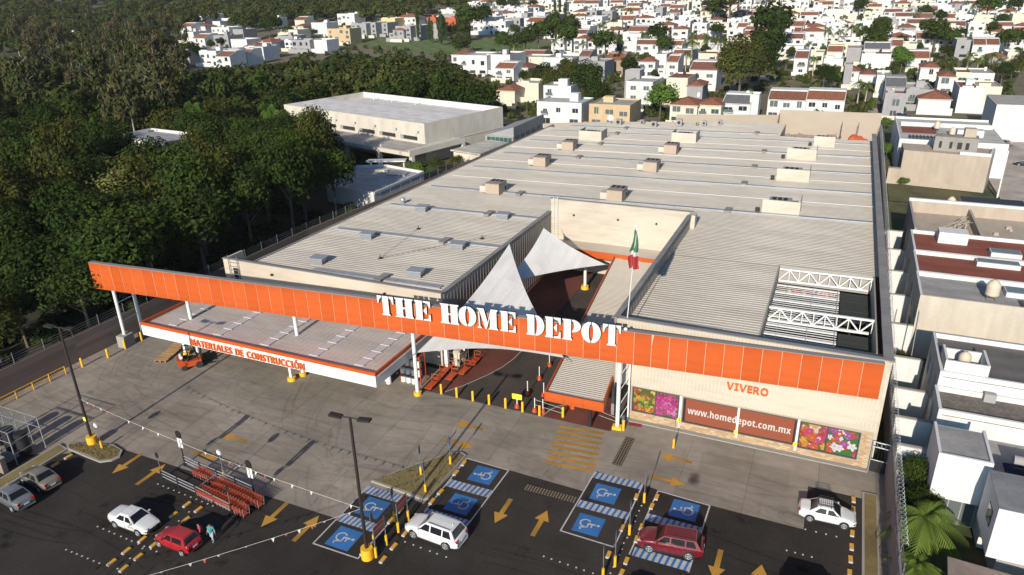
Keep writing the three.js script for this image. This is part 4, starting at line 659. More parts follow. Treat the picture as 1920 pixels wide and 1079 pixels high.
// ---------- weighted posts in the courtyard ----------
{
  const c = thing('weighted_post', 'x', 'post', [0, 0, 0], 0, 'white posts on orange bases'); part(c, 'base', cy(0.3, 0.2, 0.42, 0, 0, 0, 14), M.orangeDark); part(c, 'tube', cy(0.05, 0.05, 1.1, 0, 0.4, 0, 8), M.white); part(c, 'knob', new THREE.SphereGeometry(0.07, 8, 6).translate(0, 1.52, 0), M.white);
  [[-26.17, -67.2, 'farthest back beside the courtyard drive'], [-26.1, -64, 'second from the back on the drive'], [-26.1, -60.7, 'just behind the yellow board'], [-24.15, -57.9, 'left of the roped pair by the bollards'], [-23.3, -58, 'right of the roped pair by the bollards'], [-24.4, -61, 'half hidden by the entrance canopy'], [-20.8, -59.9, 'under the front of the entrance canopy']].forEach(([x, z, w], i) => { const l = `white post on round orange base ${w}`; if (!i) { c.position.set(x, 0, z); c.userData.label = l; } else copyOf(c, [x, 0, z], 0, l); });
  const s = thing('yellow_board', 'yellow board on a round orange base between the bollards', 'sign', [-26.1, 0, -57.95]); part(s, 'base', cy(0.3, 0.2, 0.42, 0, 0, 0, 14), M.orangeDark); part(s, 'stem', cy(0.06, 0.06, 0.6, 0, 0.4, 0, 8), M.white); part(s, 'board', bx(1.05, 0.6, 0.05, 0, 0.95, 0, 0.06), mat(0.62, 0.62, 0.03, 0.6));
  const w = thing('wash_station', 'white and yellow hand wash stand under the entrance canopy front', 'stand', [-21.1, 0, -60.1]); part(w, 'yellow_tub', cy(0.3, 0.34, 0.6, 0, 0.3, 0, 12), M.yellow); part(w, 'white_tanks', [cy(0.14, 0.14, 0.5, -0.15, 0.9, 0, 10), cy(0.14, 0.14, 0.5, 0.17, 0.9, 0, 10)], M.white); part(w, 'foot', bx(0.6, 0.3, 0.5, 0, 0, 0), M.orangeDark);
  const r = thing('rope_barrier', 'thin rope line across the entrance walkway', 'rope'); part(r, 'rope', [bar(V(-24.15, 1.4, -57.9), V(-21.17, 0.95, -58), 0.015, 4), bar(V(-24.15, 0.8, -57.9), V(-21.17, 0.4, -58), 0.015, 4), bar(V(-17.6, 1.2, -58.6), V(-15.6, 0.9, -58.4), 0.015, 4), bar(V(-17.6, 0.7, -58.6), V(-15.6, 0.5, -58.4), 0.015, 4)], M.white);
}
{ const t = thing('litter_bin', 'grey litter bin against the nursery wall corner', 'bin', [-15.5, 0, -59.3]); part(t, 'body', cy(0.26, 0.32, 0.95, 0, 0, 0, 16), mat(0.09, 0.11, 0.13, 0.5)); part(t, 'lid', new THREE.SphereGeometry(0.33, 14, 6, 0, 6.3, 0, 1.4).scale(1, 0.6, 1).translate(0, 0.95, 0), M.dark); part(t, 'handle', new THREE.TorusGeometry(0.3, 0.03, 5, 14, Math.PI).translate(0, 1.05, 0), M.dark);
  solo('door_mat', 'dark red mat beside the grey litter bin', 'mat', bx(1.3, 0.03, 0.55, 0, 0, 0, 0.1), mat(0.2, 0.025, 0.025, 0.95), [-14.2, 0.0, -59.35]); }
// ---------- trolley bay ----------
{
  const t = thing('trolley_bay', 'steel railed trolley bay with black posts and signs', 'trolley bay');
  const rail = (pts, posts) => { const g = []; for (const y of [0.35, 0.68, 1.0]) for (let i = 0; i < pts.length - 1; i++) g.push(bar(V(pts[i][0], y, pts[i][1]), V(pts[i + 1][0], y, pts[i + 1][1]), 0.045)); part(t, 'rail', g, M.galv); for (const [x, z] of posts) part(t, 'post', cy(0.09, 0.09, 1.08, x, 0, z, 8), M.black); };
  const F = [[-50.5, -35.35], [-48.3, -35.1], [-45.95, -34.85], [-43.6, -34.5], [-41.4, -34.2]], B = [[-50.3, -37.7], [-48.05, -37.4], [-45.85, -37.2], [-43.5, -36.95], [-41.3, -36.7]];
  rail(F, F); rail(B, B); part(t, 'divider', [bar(V(-45.95, 0.7, -34.85), V(-45.85, 0.7, -37.2), 0.045)], M.galv);
  for (const [x, z] of [[-50.3, -37.7], [-41.3, -36.7]]) { part(t, 'sign_pole', bar(V(x, 1, z), V(x, 2.2, z), 0.05), M.black); for (const o of [-0.16, 0.16]) part(t, 'white_sign', bx(0.24, 1.0, 0.05, x + o, 1.9, z), M.white); part(t, 'sign_cap', [bx(0.62, 0.5, 0.06, x, 2.92, z), cy(0.3, 0.3, 0.06, 0, 0, 0, 14).rotateX(Math.PI / 2).translate(x, 3.42, z)], M.black); }
  for (const [x, z] of [[-50.5, -35.35], [-41.4, -34.2]]) { part(t, 'sign_pole', bar(V(x, 1, z), V(x, 2.4, z), 0.03), M.steel); const d = part(t, 'disc_sign', cy(0.26, 0.26, 0.04, 0, 0, 0, 16).rotateX(Math.PI / 2).scale(0.8, 1.2, 1).translate(x, 2.6, z), M.black); part(d, 'emblem', bx(0.1, 0.24, 0.02, x, 2.48, z + 0.025), M.white); }
  // flat-bed trolleys nested in lines
  const proto = thing('trolley', 'x', 'trolley', [0, 0, 0], 0, 'orange trolleys nested in the bay');
  const red = mat(0.34, 0.055, 0.025, 0.6);
  part(proto, 'basket', (() => { const g = []; for (let i = 0; i < 6; i++) g.push(bar(V(-0.5 + i * 0.2, 0.55, -0.33), V(-0.5 + i * 0.2, 0.95, -0.38), 0.015, 4), bar(V(-0.5 + i * 0.2, 0.55, 0.33), V(-0.5 + i * 0.2, 0.95, 0.38), 0.015, 4), bar(V(-0.5 + i * 0.2, 0.55, -0.33), V(-0.5 + i * 0.2, 0.55, 0.33), 0.015, 4)); for (const y of [0.62, 0.76, 0.92]) g.push(bar(V(-0.52, y, -0.36), V(0.52, y, -0.36), 0.018, 4), bar(V(-0.52, y, 0.36), V(0.52, y, 0.36), 0.018, 4), bar(V(-0.52, y, -0.36), V(-0.52, y, 0.36), 0.018, 4)); return g; })(), red);
  part(proto, 'tray', boxAB(-0.5, 0.5, 0.52, 0.55, -0.33, 0.33), red); part(proto, 'lower_deck', boxAB(-0.5, 0.5, 0.2, 0.23, -0.28, 0.28), red);
  part(proto, 'handle', bar(V(0.62, 1.05, -0.36), V(0.62, 1.05, 0.36), 0.03, 6), M.orangeDark);
  for (const lg of [bar(V(0.58, 1.05, -0.36), V(0.5, 0.1, -0.3), 0.022, 5), bar(V(0.58, 1.05, 0.36), V(0.5, 0.1, 0.3), 0.022, 5), bar(V(-0.5, 0.55, -0.3), V(-0.5, 0.1, -0.26), 0.022, 5), bar(V(-0.5, 0.55, 0.3), V(-0.5, 0.1, 0.26), 0.022, 5)]) part(proto, 'leg', lg, M.galv);
  for (const [x, z] of [[0.5, -0.3], [0.5, 0.3], [-0.5, -0.26], [-0.5, 0.26]]) part(proto, 'wheel', cy(0.07, 0.07, 0.04, 0, 0, 0, 8).rotateX(Math.PI / 2).translate(x, 0.07, z), M.dark);
  let n = 0; const put = (x, z, a, l) => { if (!n++) { proto.position.set(x, 0, z); proto.rotation.y = a; proto.userData.label = l; } else copyOf(proto, [x, 0, z], a, l); };
  const slope = -0.09;
  [[-34.95, 'nearest the open parking', 14, -45.2, 0.36], [-35.65, 'in the middle of the bay', 11, -44.4, 0.33], [-36.3, 'along the rear rail', 15, -44.8, 0.33]].forEach(([z, w, k, x0, st]) => { for (let i = 0; i < k; i++) put(x0 + i * st, z + i * st * 0.11, slope + rr(-0.02, 0.02), `${ord[i]} orange trolley from the left in the nested line ${w}`); });
  for (let i = 0; i < 4; i++) put(-47.6 + i * 0.3, -36.85 + i * 0.03, slope, `${ord[i]} orange trolley of the short line at the empty end of the bay`);
}
// ---------- cars ----------
function car(o, name, label, group) {
  const { L, W, H, wb, r, belt, hood, tail, xA, xB, xC, xD, paint } = o, t = thing(name, label, 'car', [0, 0, 0], 0, group);
  const top = (x) => { const k = [[-L / 2, tail[0]], [-L / 2 + 0.12, tail[1]], [xD, tail[2]], [xA, hood[2]], [L / 2 - 0.55, hood[1]], [L / 2 - 0.1, hood[0]], [L / 2, hood[0] - 0.12]]; for (let i = 0; i < k.length - 1; i++) if (x <= k[i + 1][0]) { const u = (x - k[i][0]) / (k[i + 1][0] - k[i][0]); return k[i][1] + (k[i + 1][1] - k[i][1]) * Math.max(0, u); } return k[6][1]; };
  const hw = (x) => (W / 2) * (1 - 0.2 * Math.pow(Math.abs(x) / (L / 2), 5)), bot = (x) => 0.2 + 0.12 * Math.pow(Math.abs(x) / (L / 2), 8);
  const n = 34, rows = [];
  for (let i = 0; i <= n; i++) { const u = i / n, x = -L / 2 + L * (u < 0.08 ? u * 0.5 : u > 0.92 ? 1 - (1 - u) * 0.5 : 0.04 + (u - 0.08) * (0.92 / 0.84)), y = top(x), w = hw(x), b = bot(x); rows.push([[0, y + 0.02], [w * 0.55, y + 0.012], [w * 0.84, y - 0.02], [w * 0.95, y - 0.09], [w, y - 0.24], [w * 0.99, b + 0.3], [w * 0.985, b + 0.14], [w * 0.92, b], [0, b]].map(([z, yy]) => [x, Math.max(yy, b), z])); }
  const pos = [], quad = (a, b, c, d) => { for (const q of [a, b, c, a, c, d]) pos.push(...q); }, mir = (q) => [q[0], q[1], -q[2]];
  for (let i = 0; i < n; i++) for (let j = 0; j < 8; j++) { const a = rows[i][j], b = rows[i + 1][j], c = rows[i + 1][j + 1], d = rows[i][j + 1]; quad(a, d, c, b); quad(mir(a), mir(b), mir(c), mir(d)); }
  for (const e of [0, n]) for (let j = 0; j < 8; j++) { const a = rows[e][j], d = rows[e][j + 1]; if (e) quad(a, mir(a), mir(d), d); else quad(a, d, mir(d), mir(a)); }
  let g = new THREE.BufferGeometry(); g.setAttribute('position', new THREE.Float32BufferAttribute(pos, 3)); g = mergeVertices(g, 2e-3); g.computeVertexNormals();
  part(t, 'body', g, paint);
  // cabin
  const wb0 = W / 2 * 0.93, wr = W / 2 * 0.70, hb = belt, P = (x, y) => { const u = (y - hb) / (H - hb); return [x, y, wb0 + (wr - wb0) * u]; };
  const c = [], q2 = (a, b, cc, d) => { for (const v of [a, b, cc, a, cc, d]) c.push(...v); };
  const A = P(xA, hb - 0.1), Bq = P(xB, H - 0.05), C = P(xC, H - 0.05), D = P(xD, hb - 0.1), rf = (x) => [x, H, wr * 0.86], Rb = [xB - 0.1, H, wr * 0.84], Rc = [xC + 0.06, H, wr * 0.84];
  q2(D, A, Bq, C); q2(mir(D), mir(C), mir(Bq), mir(A)); q2(A, mir(A), mir(Bq), Bq); q2(D, C, mir(C), mir(D)); q2(C, Bq, Rb, Rc); q2(mir(C), mir(Rc), mir(Rb), mir(Bq)); q2(Rb, Bq, mir(Bq), mir(Rb)); q2(Rc, mir(Rc), mir(C), C);
  const Rm = [(Rb[0] + Rc[0]) / 2, H + 0.03, 0], R0 = [Rb[0], H + 0.02, 0], R1 = [Rc[0], H + 0.02, 0]; q2(Rc, Rb, R0, R1); q2(mir(Rc), R1, R0, mir(Rb));
  let cg = new THREE.BufferGeometry(); cg.setAttribute('position', new THREE.Float32BufferAttribute(c, 3)); cg.computeVertexNormals(); part(t, 'cabin', cg, paint);
  const win = (name, pts) => { const v = pts.map((p) => V(...p)), nn = v[1].clone().sub(v[0]).cross(v[2].clone().sub(v[0])).normalize().multiplyScalar(0.012), a = []; for (let i = 1; i < v.length - 1; i++) for (const k of [v[0], v[i], v[i + 1]]) a.push(k.x + nn.x, k.y + nn.y, k.z + nn.z); const q = new THREE.BufferGeometry(); q.setAttribute('position', new THREE.Float32BufferAttribute(a, 3)); q.computeVertexNormals(); part(t, name, q, M.carGlass); };
  const mix = (a, b, u) => a.map((v, i) => v + (b[i] - v) * u);
  // screens
  { const a = mix(A, Bq, 0.12), b = mix(A, Bq, 0.95); const f = (p, s) => [p[0], p[1], s * (p[2] - 0.09)]; win('windscreen', [f(a, 1), f(a, -1), f(b, -1), f(b, 1)]); const d = mix(D, C, 0.22), e = mix(D, C, 0.93); win('rear_window', [f(d, -1), f(d, 1), f(e, 1), f(e, -1)]); }
  const yb = hb + 0.03, yt = H - 0.12, xf = (y) => xA + (xB - xA) * ((y - hb + 0.1) / (H - 0.05 - hb + 0.1)), xr = (y) => xD + (xC - xD) * ((y - hb + 0.1) / (H - 0.05 - hb + 0.1)), xm = o.xm;
  for (const s of [1, -1]) { const side = (n2, a, b, cc, d) => { const pt = [P(a, yb), P(b, yb), P(cc, yt), P(d, yt)].map((p) => [p[0], p[1], s * p[2]]); win(n2, s > 0 ? pt : pt.reverse()); };
    side('side_window', xm + 0.06, xf(yb) - 0.2, xf(yt) - 0.1, xm + 0.06); side('side_window', o.xq ?? xr(yb) + 0.35, xm - 0.06, xm - 0.06, Math.max((o.xq ?? -99), xr(yt) + 0.22)); if (o.xq) side('side_window', xr(yb) + 0.3, o.xq - 0.1, o.xq - 0.1, xr(yt) + 0.2);
    part(t, 'wing_mirror', bx(0.12, 0.13, 0.2, xA - 0.35, hb + 0.02, s * (W / 2 + 0.06)), paint);
    for (const x of [xm, o.xd ?? xm - 0.95]) part(t, 'door_handle', bx(0.16, 0.03, 0.03, x - 0.12, hb - 0.14, s * (W / 2 - 0.01)), o.trim ?? paint);
    part(t, 'door_seam', [bx(0.014, hb - 0.42, 0.012, xm, 0.38, s * (W / 2 * 0.995)), bx(0.014, hb - 0.42, 0.012, xA - 0.3, 0.38, s * (W / 2 * 0.992))], M.dark);
    part(t, 'headlight', bx(0.3, 0.14, 0.34, L / 2 - 0.2, hood[0] - 0.13, s * (W / 2 - 0.36), s * 0.5), M.lampGlass); part(t, 'tail_light', bx(0.2, 0.2, 0.28, -L / 2 + 0.12, tail[1] - 0.26, s * (W / 2 - 0.3), -s * 0.25), M.tailRed);
    for (const x of [wb / 2 + o.off, -wb / 2 + o.off]) {
      part(t, 'wheel_arch', cy(r + 0.06, r + 0.06, 0.03, 0, 0, 0, 22).rotateX(Math.PI / 2).translate(x, r + 0.02, s * (W / 2 - 0.02) - 0.015 * s * 0), M.black);
      const w = part(t, 'wheel', [cy(r, r, 0.2, 0, -0.1, 0, 22).rotateX(Math.PI / 2).translate(x, r, s * (W / 2 - 0.08))], M.tyre);
      const sp = [new THREE.TorusGeometry(r * 0.62, 0.025, 5, 20).translate(x, r, s * (W / 2 + 0.025))]; for (let i = 0; i < 5; i++) sp.push(bx(r * 0.62, 0.07, 0.025, 0, -0.035, 0).translate(r * 0.31, 0, 0).rotateZ((i * 2 * Math.PI) / 5).translate(x, r, s * (W / 2 + 0.022))); sp.push(cy(r * 0.2, r * 0.2, 0.03, 0, 0, 0, 10).rotateX(Math.PI / 2).translate(x, r, s * (W / 2 + 0.01)));
      part(w, 'rim', sp, M.rim);
    }
  }
  part(t, 'grille', bx(0.04, 0.12, W * 0.5, L / 2 + 0.005, hood[0] - 0.24, 0), M.dark); part(t, 'lower_intake', bx(0.04, 0.1, W * 0.6, L / 2 - 0.01, 0.32, 0), M.dark);
  part(t, 'number_plate', bx(0.03, 0.13, 0.42, -L / 2 - 0.012, tail[0] - 0.12, 0), M.white); for (const s of [1, -1]) part(t, 'sill', bx(wb - r * 2.4, 0.1, 0.04, o.off, 0.22, s * (W / 2 - 0.02)), M.dark);
  if (o.rails) for (const s of [1, -1]) part(t, 'roof_rail', bar(V(xB - 0.25, H + 0.05, s * wr * 0.92), V(xC + 0.1, H + 0.03, s * wr * 0.92), 0.03), o.railMat ?? M.steel);
  if (o.fin) part(t, 'antenna_fin', new THREE.ConeGeometry(0.06, 0.16, 6).translate(xC + 0.25, H + 0.09, 0), paint);
  return t;
}
Object.assign(M, { carGlass: mat(0.012, 0.013, 0.015, 0.06), lampGlass: mat(0.42, 0.42, 0.42, 0.15), tailRed: mat(0.30, 0.012, 0.012, 0.25), tyre: mat(0.018, 0.018, 0.018, 0.85), rim: mat(0.42, 0.42, 0.43, 0.35, { metalness: 0.5 }) });
const paint = (r, g, b, m = 0) => new THREE.MeshPhysicalMaterial({ color: lin(r, g, b), roughness: 0.35, metalness: m, clearcoat: 0.8, clearcoatRoughness: 0.08 });
const sedan = (p, x = {}) => ({ L: 4.4, W: 1.72, H: 1.47, wb: 2.55, r: 0.31, off: 0.03, belt: 0.95, hood: [0.72, 0.86, 0.98], tail: [0.72, 0.99, 1.02], xA: 1.12, xB: 0.38, xC: -0.72, xD: -1.5, xm: -0.05, paint: p, ...x });
const suv = (p, x = {}) => ({ L: 4.88, W: 1.92, H: 1.75, wb: 2.93, r: 0.38, off: 0.06, belt: 1.1, hood: [0.86, 1.06, 1.14], tail: [0.82, 1.1, 1.14], xA: 1.3, xB: 0.48, xC: -1.85, xD: -2.3, xm: 0.0, xq: -1.05, paint: p, rails: true, fin: true, ...x });
const place = (c, x, z, a) => { c.position.set(x, 0.006, z); c.rotation.y = a; return c; };
// +x of a car is its nose
place(car(suv(paint(0.60, 0.60, 0.59)), 'white_suv', 'white SUV parked across the reserved bay below the island'), -24.45, -38.35, Math.PI - 0.06);
place(car(suv(paint(0.13, 0.006, 0.014, 0.1), { W: 1.84, wb: 2.89, L: 4.85, H: 1.68, railMat: M.dark }), 'red_suv', 'dark red SUV parked in the reserved bay by blue hatching'), -7.35, -44.1, Math.PI + 0.12);
const taxi = place(car(sedan(paint(0.60, 0.60, 0.59)), 'white_sedan', 'white sedan with a small door emblem beside the red hatchback'), -47.75, -30.12, 0.0);
part(taxi, 'door_emblem', [bx(0.2, 0.22, 0.01, 0.42, 0.55, 0.866), bx(0.1, 0.16, 0.01, 0.66, 0.58, 0.864), bx(0.08, 0.16, 0.01, 0.8, 0.58, 0.863), bx(0.08, 0.16, 0.01, 0.93, 0.58, 0.862)], mat(0.42, 0.22, 0.1));
place(car({ ...sedan(paint(0.32, 0.012, 0.016)), L: 3.7, W: 1.6, H: 1.5, wb: 2.42, r: 0.29, belt: 0.96, hood: [0.74, 0.9, 1.0], tail: [0.7, 0.95, 1.0], xA: 1.02, xB: 0.32, xC: -1.38, xD: -1.66, xm: -0.15, off: 0.05 }, 'red_hatchback', 'small red hatchback parked beside the white sedan and two people'), -42.6, -29.82, Math.PI - 0.02);
place(car(sedan(paint(0.27, 0.235, 0.18, 0.5), { L: 4.2, wb: 2.5 }), 'beige_sedan', 'beige sedan parked at the grass verge'), -60.2, -30.85, Math.PI - 0.1);
place(car(sedan(paint(0.25, 0.255, 0.27, 0.6), { L: 4.2, wb: 2.5 }), 'silver_sedan', 'silver sedan parked next to the beige sedan'), -59.9, -28.25, Math.PI - 0.1);
const rack = place(car(sedan(paint(0.60, 0.60, 0.59), { wb: 2.49, L: 4.2 }), 'white_sedan', 'white sedan carrying a black roof rack by the verge'), 3.3, -52.08, 0.03);
{ const g = []; for (let i = 0; i < 8; i++) g.push(bar(V(0.35 - i * 0.15, 1.58, -0.52), V(0.35 - i * 0.15, 1.58, 0.52), 0.012, 4)); for (const y of [1.58, 1.72]) g.push(bar(V(0.38, y, -0.54), V(0.38, y, 0.54), 0.02, 5), bar(V(-0.75, y, -0.54), V(-0.75, y, 0.54), 0.02, 5), bar(V(0.38, y, 0.54), V(-0.75, y, 0.54), 0.02, 5), bar(V(0.38, y, -0.54), V(-0.75, y, -0.54), 0.02, 5)); for (const x of [0.2, -0.55]) for (const z of [-0.54, 0.54]) g.push(bar(V(x, 1.4, z * 1.1), V(x, 1.72, z), 0.02, 5)); part(rack, 'roof_rack', g, M.black); }
place(car(suv(paint(0.03, 0.03, 0.035), { rails: false }), 'dark_suv', 'dark SUV just below the frame whose shadow shows at the bottom edge'), 3.0, -42.0, 0.0);
place(car(sedan(paint(0.1, 0.1, 0.11)), 'dark_sedan', 'dark sedan just below the frame beneath the striped bay'), -8.4, -37.2, Math.PI);
// street cars behind the houses
const greyCar = sedan(paint(0.16, 0.165, 0.17, 0.4));
place(car(greyCar, 'street_car', 'grey hatchback on the street below the tall white house'), 37.4, -212.5, 2.7); place(car(sedan(paint(0.02, 0.02, 0.022)), 'street_car', 'black sedan at the right edge of the street'), 38.6, -190, 2.9); place(car(sedan(paint(0.015, 0.015, 0.017)), 'street_car', 'black sedan on the lane beside the twin red-roofed house'), 7.6, -243, 1.2); place(car(suv(paint(0.015, 0.015, 0.017)), 'street_car', 'black SUV on the lane under the leafy hedge'), 16.5, -246, 0.2);
place(car(suv(paint(0.55, 0.55, 0.54)), 'street_car', 'white pickup-like SUV behind the store roof by the round green tree'), -53.2, -212, 1.4);
// ---------- people ----------
function person(name, label, J, R, colours, x, z, turn) {
  const n = 96, S = 2.1, mc = new MarchingCubes(n, new THREE.MeshStandardMaterial(), false, false, 60000); mc.isolation = 0;
  const bones = [['neck', 'head'], ['neck', 'chest'], ['chest', 'hip'], ['chest', 'shL'], ['chest', 'shR'], ['shL', 'elL'], ['elL', 'haL'], ['shR', 'elR'], ['elR', 'haR'], ['hip', 'hL'], ['hip', 'hR'], ['hL', 'kL'], ['kL', 'aL'], ['aL', 'tL'], ['hR', 'kR'], ['kR', 'aR'], ['aR', 'tR']];
  const hands = []; for (const s of ['L', 'R']) { const h = V(...J['ha' + s]), e = V(...J['el' + s]), d = h.clone().sub(e).normalize(), sd = V(0, 0, 1).cross(d).normalize(); for (let f = 0; f < 5; f++) { const o = sd.clone().multiplyScalar((f - 2) * 0.02), len = [0.06, 0.085, 0.095, 0.088, 0.065][f]; hands.push([h.clone().add(o), h.clone().add(o).addScaledVector(d, 0.06 + (f ? 0.02 : 0)), h.clone().add(o.multiplyScalar(1.3)).addScaledVector(d, 0.06 + len).add(V(0.02, -0.01, 0))]); } }
  const seg = (px, py, pz, a, b, ra, rb) => { const dx = b[0] - a[0], dy = b[1] - a[1], dz = b[2] - a[2], L = dx * dx + dy * dy + dz * dz; let u = ((px - a[0]) * dx + (py - a[1]) * dy + (pz - a[2]) * dz) / (L || 1); u = u < 0 ? 0 : u > 1 ? 1 : u; return Math.hypot(px - a[0] - dx * u, py - a[1] - dy * u, pz - a[2] - dz * u) - (ra + (rb - ra) * u); };
  for (let k = 0; k < n; k++) for (let j = 0; j < n; j++) for (let i = 0; i < n; i++) {
    const px = ((i - n / 2) / (n / 2)) * (S / 2), py = ((j - n / 2) / (n / 2)) * (S / 2) + 0.95, pz = ((k - n / 2) / (n / 2)) * (S / 2);
    let s = 0; for (const [a, b] of bones) { const d = seg(px, py, pz, J[a], J[b], R[a] ?? 0.06, R[b] ?? 0.06); if (d < 0.3) s += Math.exp(-d * 38); }
    mc.field[k * n * n + j * n + i] = s > 0 ? Math.log(s) / 38 : -0.3;
  }
  mc.update();
  const cnt = mc.count, p = new Float32Array(cnt * 3), nn = new Float32Array(cnt * 3), col = new Float32Array(cnt * 3);
  for (let i = 0; i < cnt; i++) {
    for (let q = 0; q < 3; q++) p[i * 3 + q] = mc.positionArray[i * 3 + q] * (S / 2) + (q === 1 ? 0.95 : 0);
    const P = [p[i * 3], p[i * 3 + 1], p[i * 3 + 2]]; let best = 1e9, c = colours.skin;
    for (const [a, b] of bones) { const d = seg(...P, J[a], J[b], R[a] ?? 0.06, R[b] ?? 0.06); if (d < best) { best = d; const k = a + b; c = /head/.test(k) ? (P[1] > J.head[1] + 0.035 || P[0] < J.head[0] - 0.04 ? colours.hair : colours.skin) : /haL|haR/.test(k) ? colours.sleeve ?? colours.skin : /sh|chest/.test(k) ? colours.top : /t[LR]$/.test(b) ? colours.shoe : colours.legs; } }
    col[i * 3] = c[0]; col[i * 3 + 1] = c[1]; col[i * 3 + 2] = c[2];
  }
  let g = new THREE.BufferGeometry(); g.setAttribute('position', new THREE.BufferAttribute(p, 3)); g.setAttribute('color', new THREE.BufferAttribute(col, 3)); g = mergeVertices(g, 1e-4); g.computeVertexNormals();
  const fg = [], paintG = (q, c) => { const a = clean(q); a.deleteAttribute('uv'); const m = a.attributes.position.count, cc = new Float32Array(m * 3); for (let i = 0; i < m; i++) cc.set(c, i * 3); a.setAttribute('color', new THREE.BufferAttribute(cc, 3)); return a; };
  for (const [a, b, c] of hands) fg.push(paintG(bar(a, b, 0.011, 5), colours.skin), paintG(bar(b, c, 0.010, 5, 0.008), colours.skin));
  const hd = V(...J.head); fg.push(paintG(new THREE.ConeGeometry(0.02, 0.05, 5).rotateZ(-1.4).translate(hd.x + 0.115, hd.y - 0.02, hd.z), colours.skin)); for (const s of [-1, 1]) fg.push(paintG(new THREE.SphereGeometry(0.014, 6, 5).translate(hd.x + 0.1, hd.y + 0.01, hd.z + s * 0.035), [0.02, 0.015, 0.01]), paintG(new THREE.SphereGeometry(0.03, 6, 5).scale(0.6, 1, 0.4).translate(hd.x, hd.y - 0.01, hd.z + s * 0.105), colours.skin));
  fg.push(paintG(bx(0.01, 0.012, 0.05, hd.x + 0.1, hd.y - 0.075, hd.z), [0.25, 0.07, 0.06]));
  const body = clean(g); const o = solo(name, label, 'person', mergeGeometries([body, ...fg], false), new THREE.MeshStandardMaterial({ vertexColors: true, roughness: 0.8 }), [x, 0.01, z], turn); return o;
}
const RAD = { head: 0.105, neck: 0.06, chest: 0.15, hip: 0.145, shL: 0.07, shR: 0.07, elL: 0.05, elR: 0.05, haL: 0.036, haR: 0.036, hL: 0.1, hR: 0.1, kL: 0.07, kR: 0.07, aL: 0.045, aR: 0.045, tL: 0.04, tR: 0.04 };
person('person', 'person in teal top and pale jeans walking with arm held out', { head: [0.04, 1.58, 0], neck: [0, 1.42, 0], chest: [0, 1.22, 0], hip: [0, 0.95, 0], shL: [0, 1.36, -0.19], elL: [0.1, 1.12, -0.34], haL: [0.3, 1.02, -0.46], shR: [0, 1.36, 0.19], elR: [-0.08, 1.1, 0.26], haR: [0.08, 0.9, 0.28], hL: [0, 0.9, -0.09], hR: [0, 0.9, 0.09], kL: [0.16, 0.5, -0.1], aL: [0.1, 0.07, -0.1], tL: [0.26, 0.045, -0.11], kR: [-0.02, 0.48, 0.1], aR: [-0.2, 0.09, 0.1], tR: [-0.06, 0.045, 0.11] }, RAD, { skin: [0.34, 0.19, 0.12], hair: [0.05, 0.02, 0.015], top: [0.03, 0.2, 0.21], legs: [0.3, 0.36, 0.42], shoe: [0.35, 0.33, 0.3] }, -40.5, -31.2, -1.2);
person('person', 'person in red top beside the red hatchback', { head: [0.05, 1.6, 0], neck: [0, 1.44, 0], chest: [0, 1.24, 0], hip: [0, 0.96, 0], shL: [0, 1.38, -0.19], elL: [0.06, 1.1, -0.28], haL: [0.24, 0.98, -0.2], shR: [0, 1.38, 0.19], elR: [0.06, 1.1, 0.28], haR: [0.26, 1.0, 0.18], hL: [0, 0.9, -0.1], hR: [0, 0.9, 0.1], kL: [0.04, 0.49, -0.11], aL: [-0.02, 0.07, -0.11], tL: [0.14, 0.045, -0.12], kR: [0.04, 0.49, 0.11], aR: [-0.02, 0.07, 0.11], tR: [0.14, 0.045, 0.12] }, RAD, { skin: [0.32, 0.18, 0.12], hair: [0.02, 0.014, 0.012], top: [0.36, 0.03, 0.04], legs: [0.015, 0.016, 0.025], shoe: [0.5, 0.5, 0.5] }, -41.3, -30.9, -2.2);
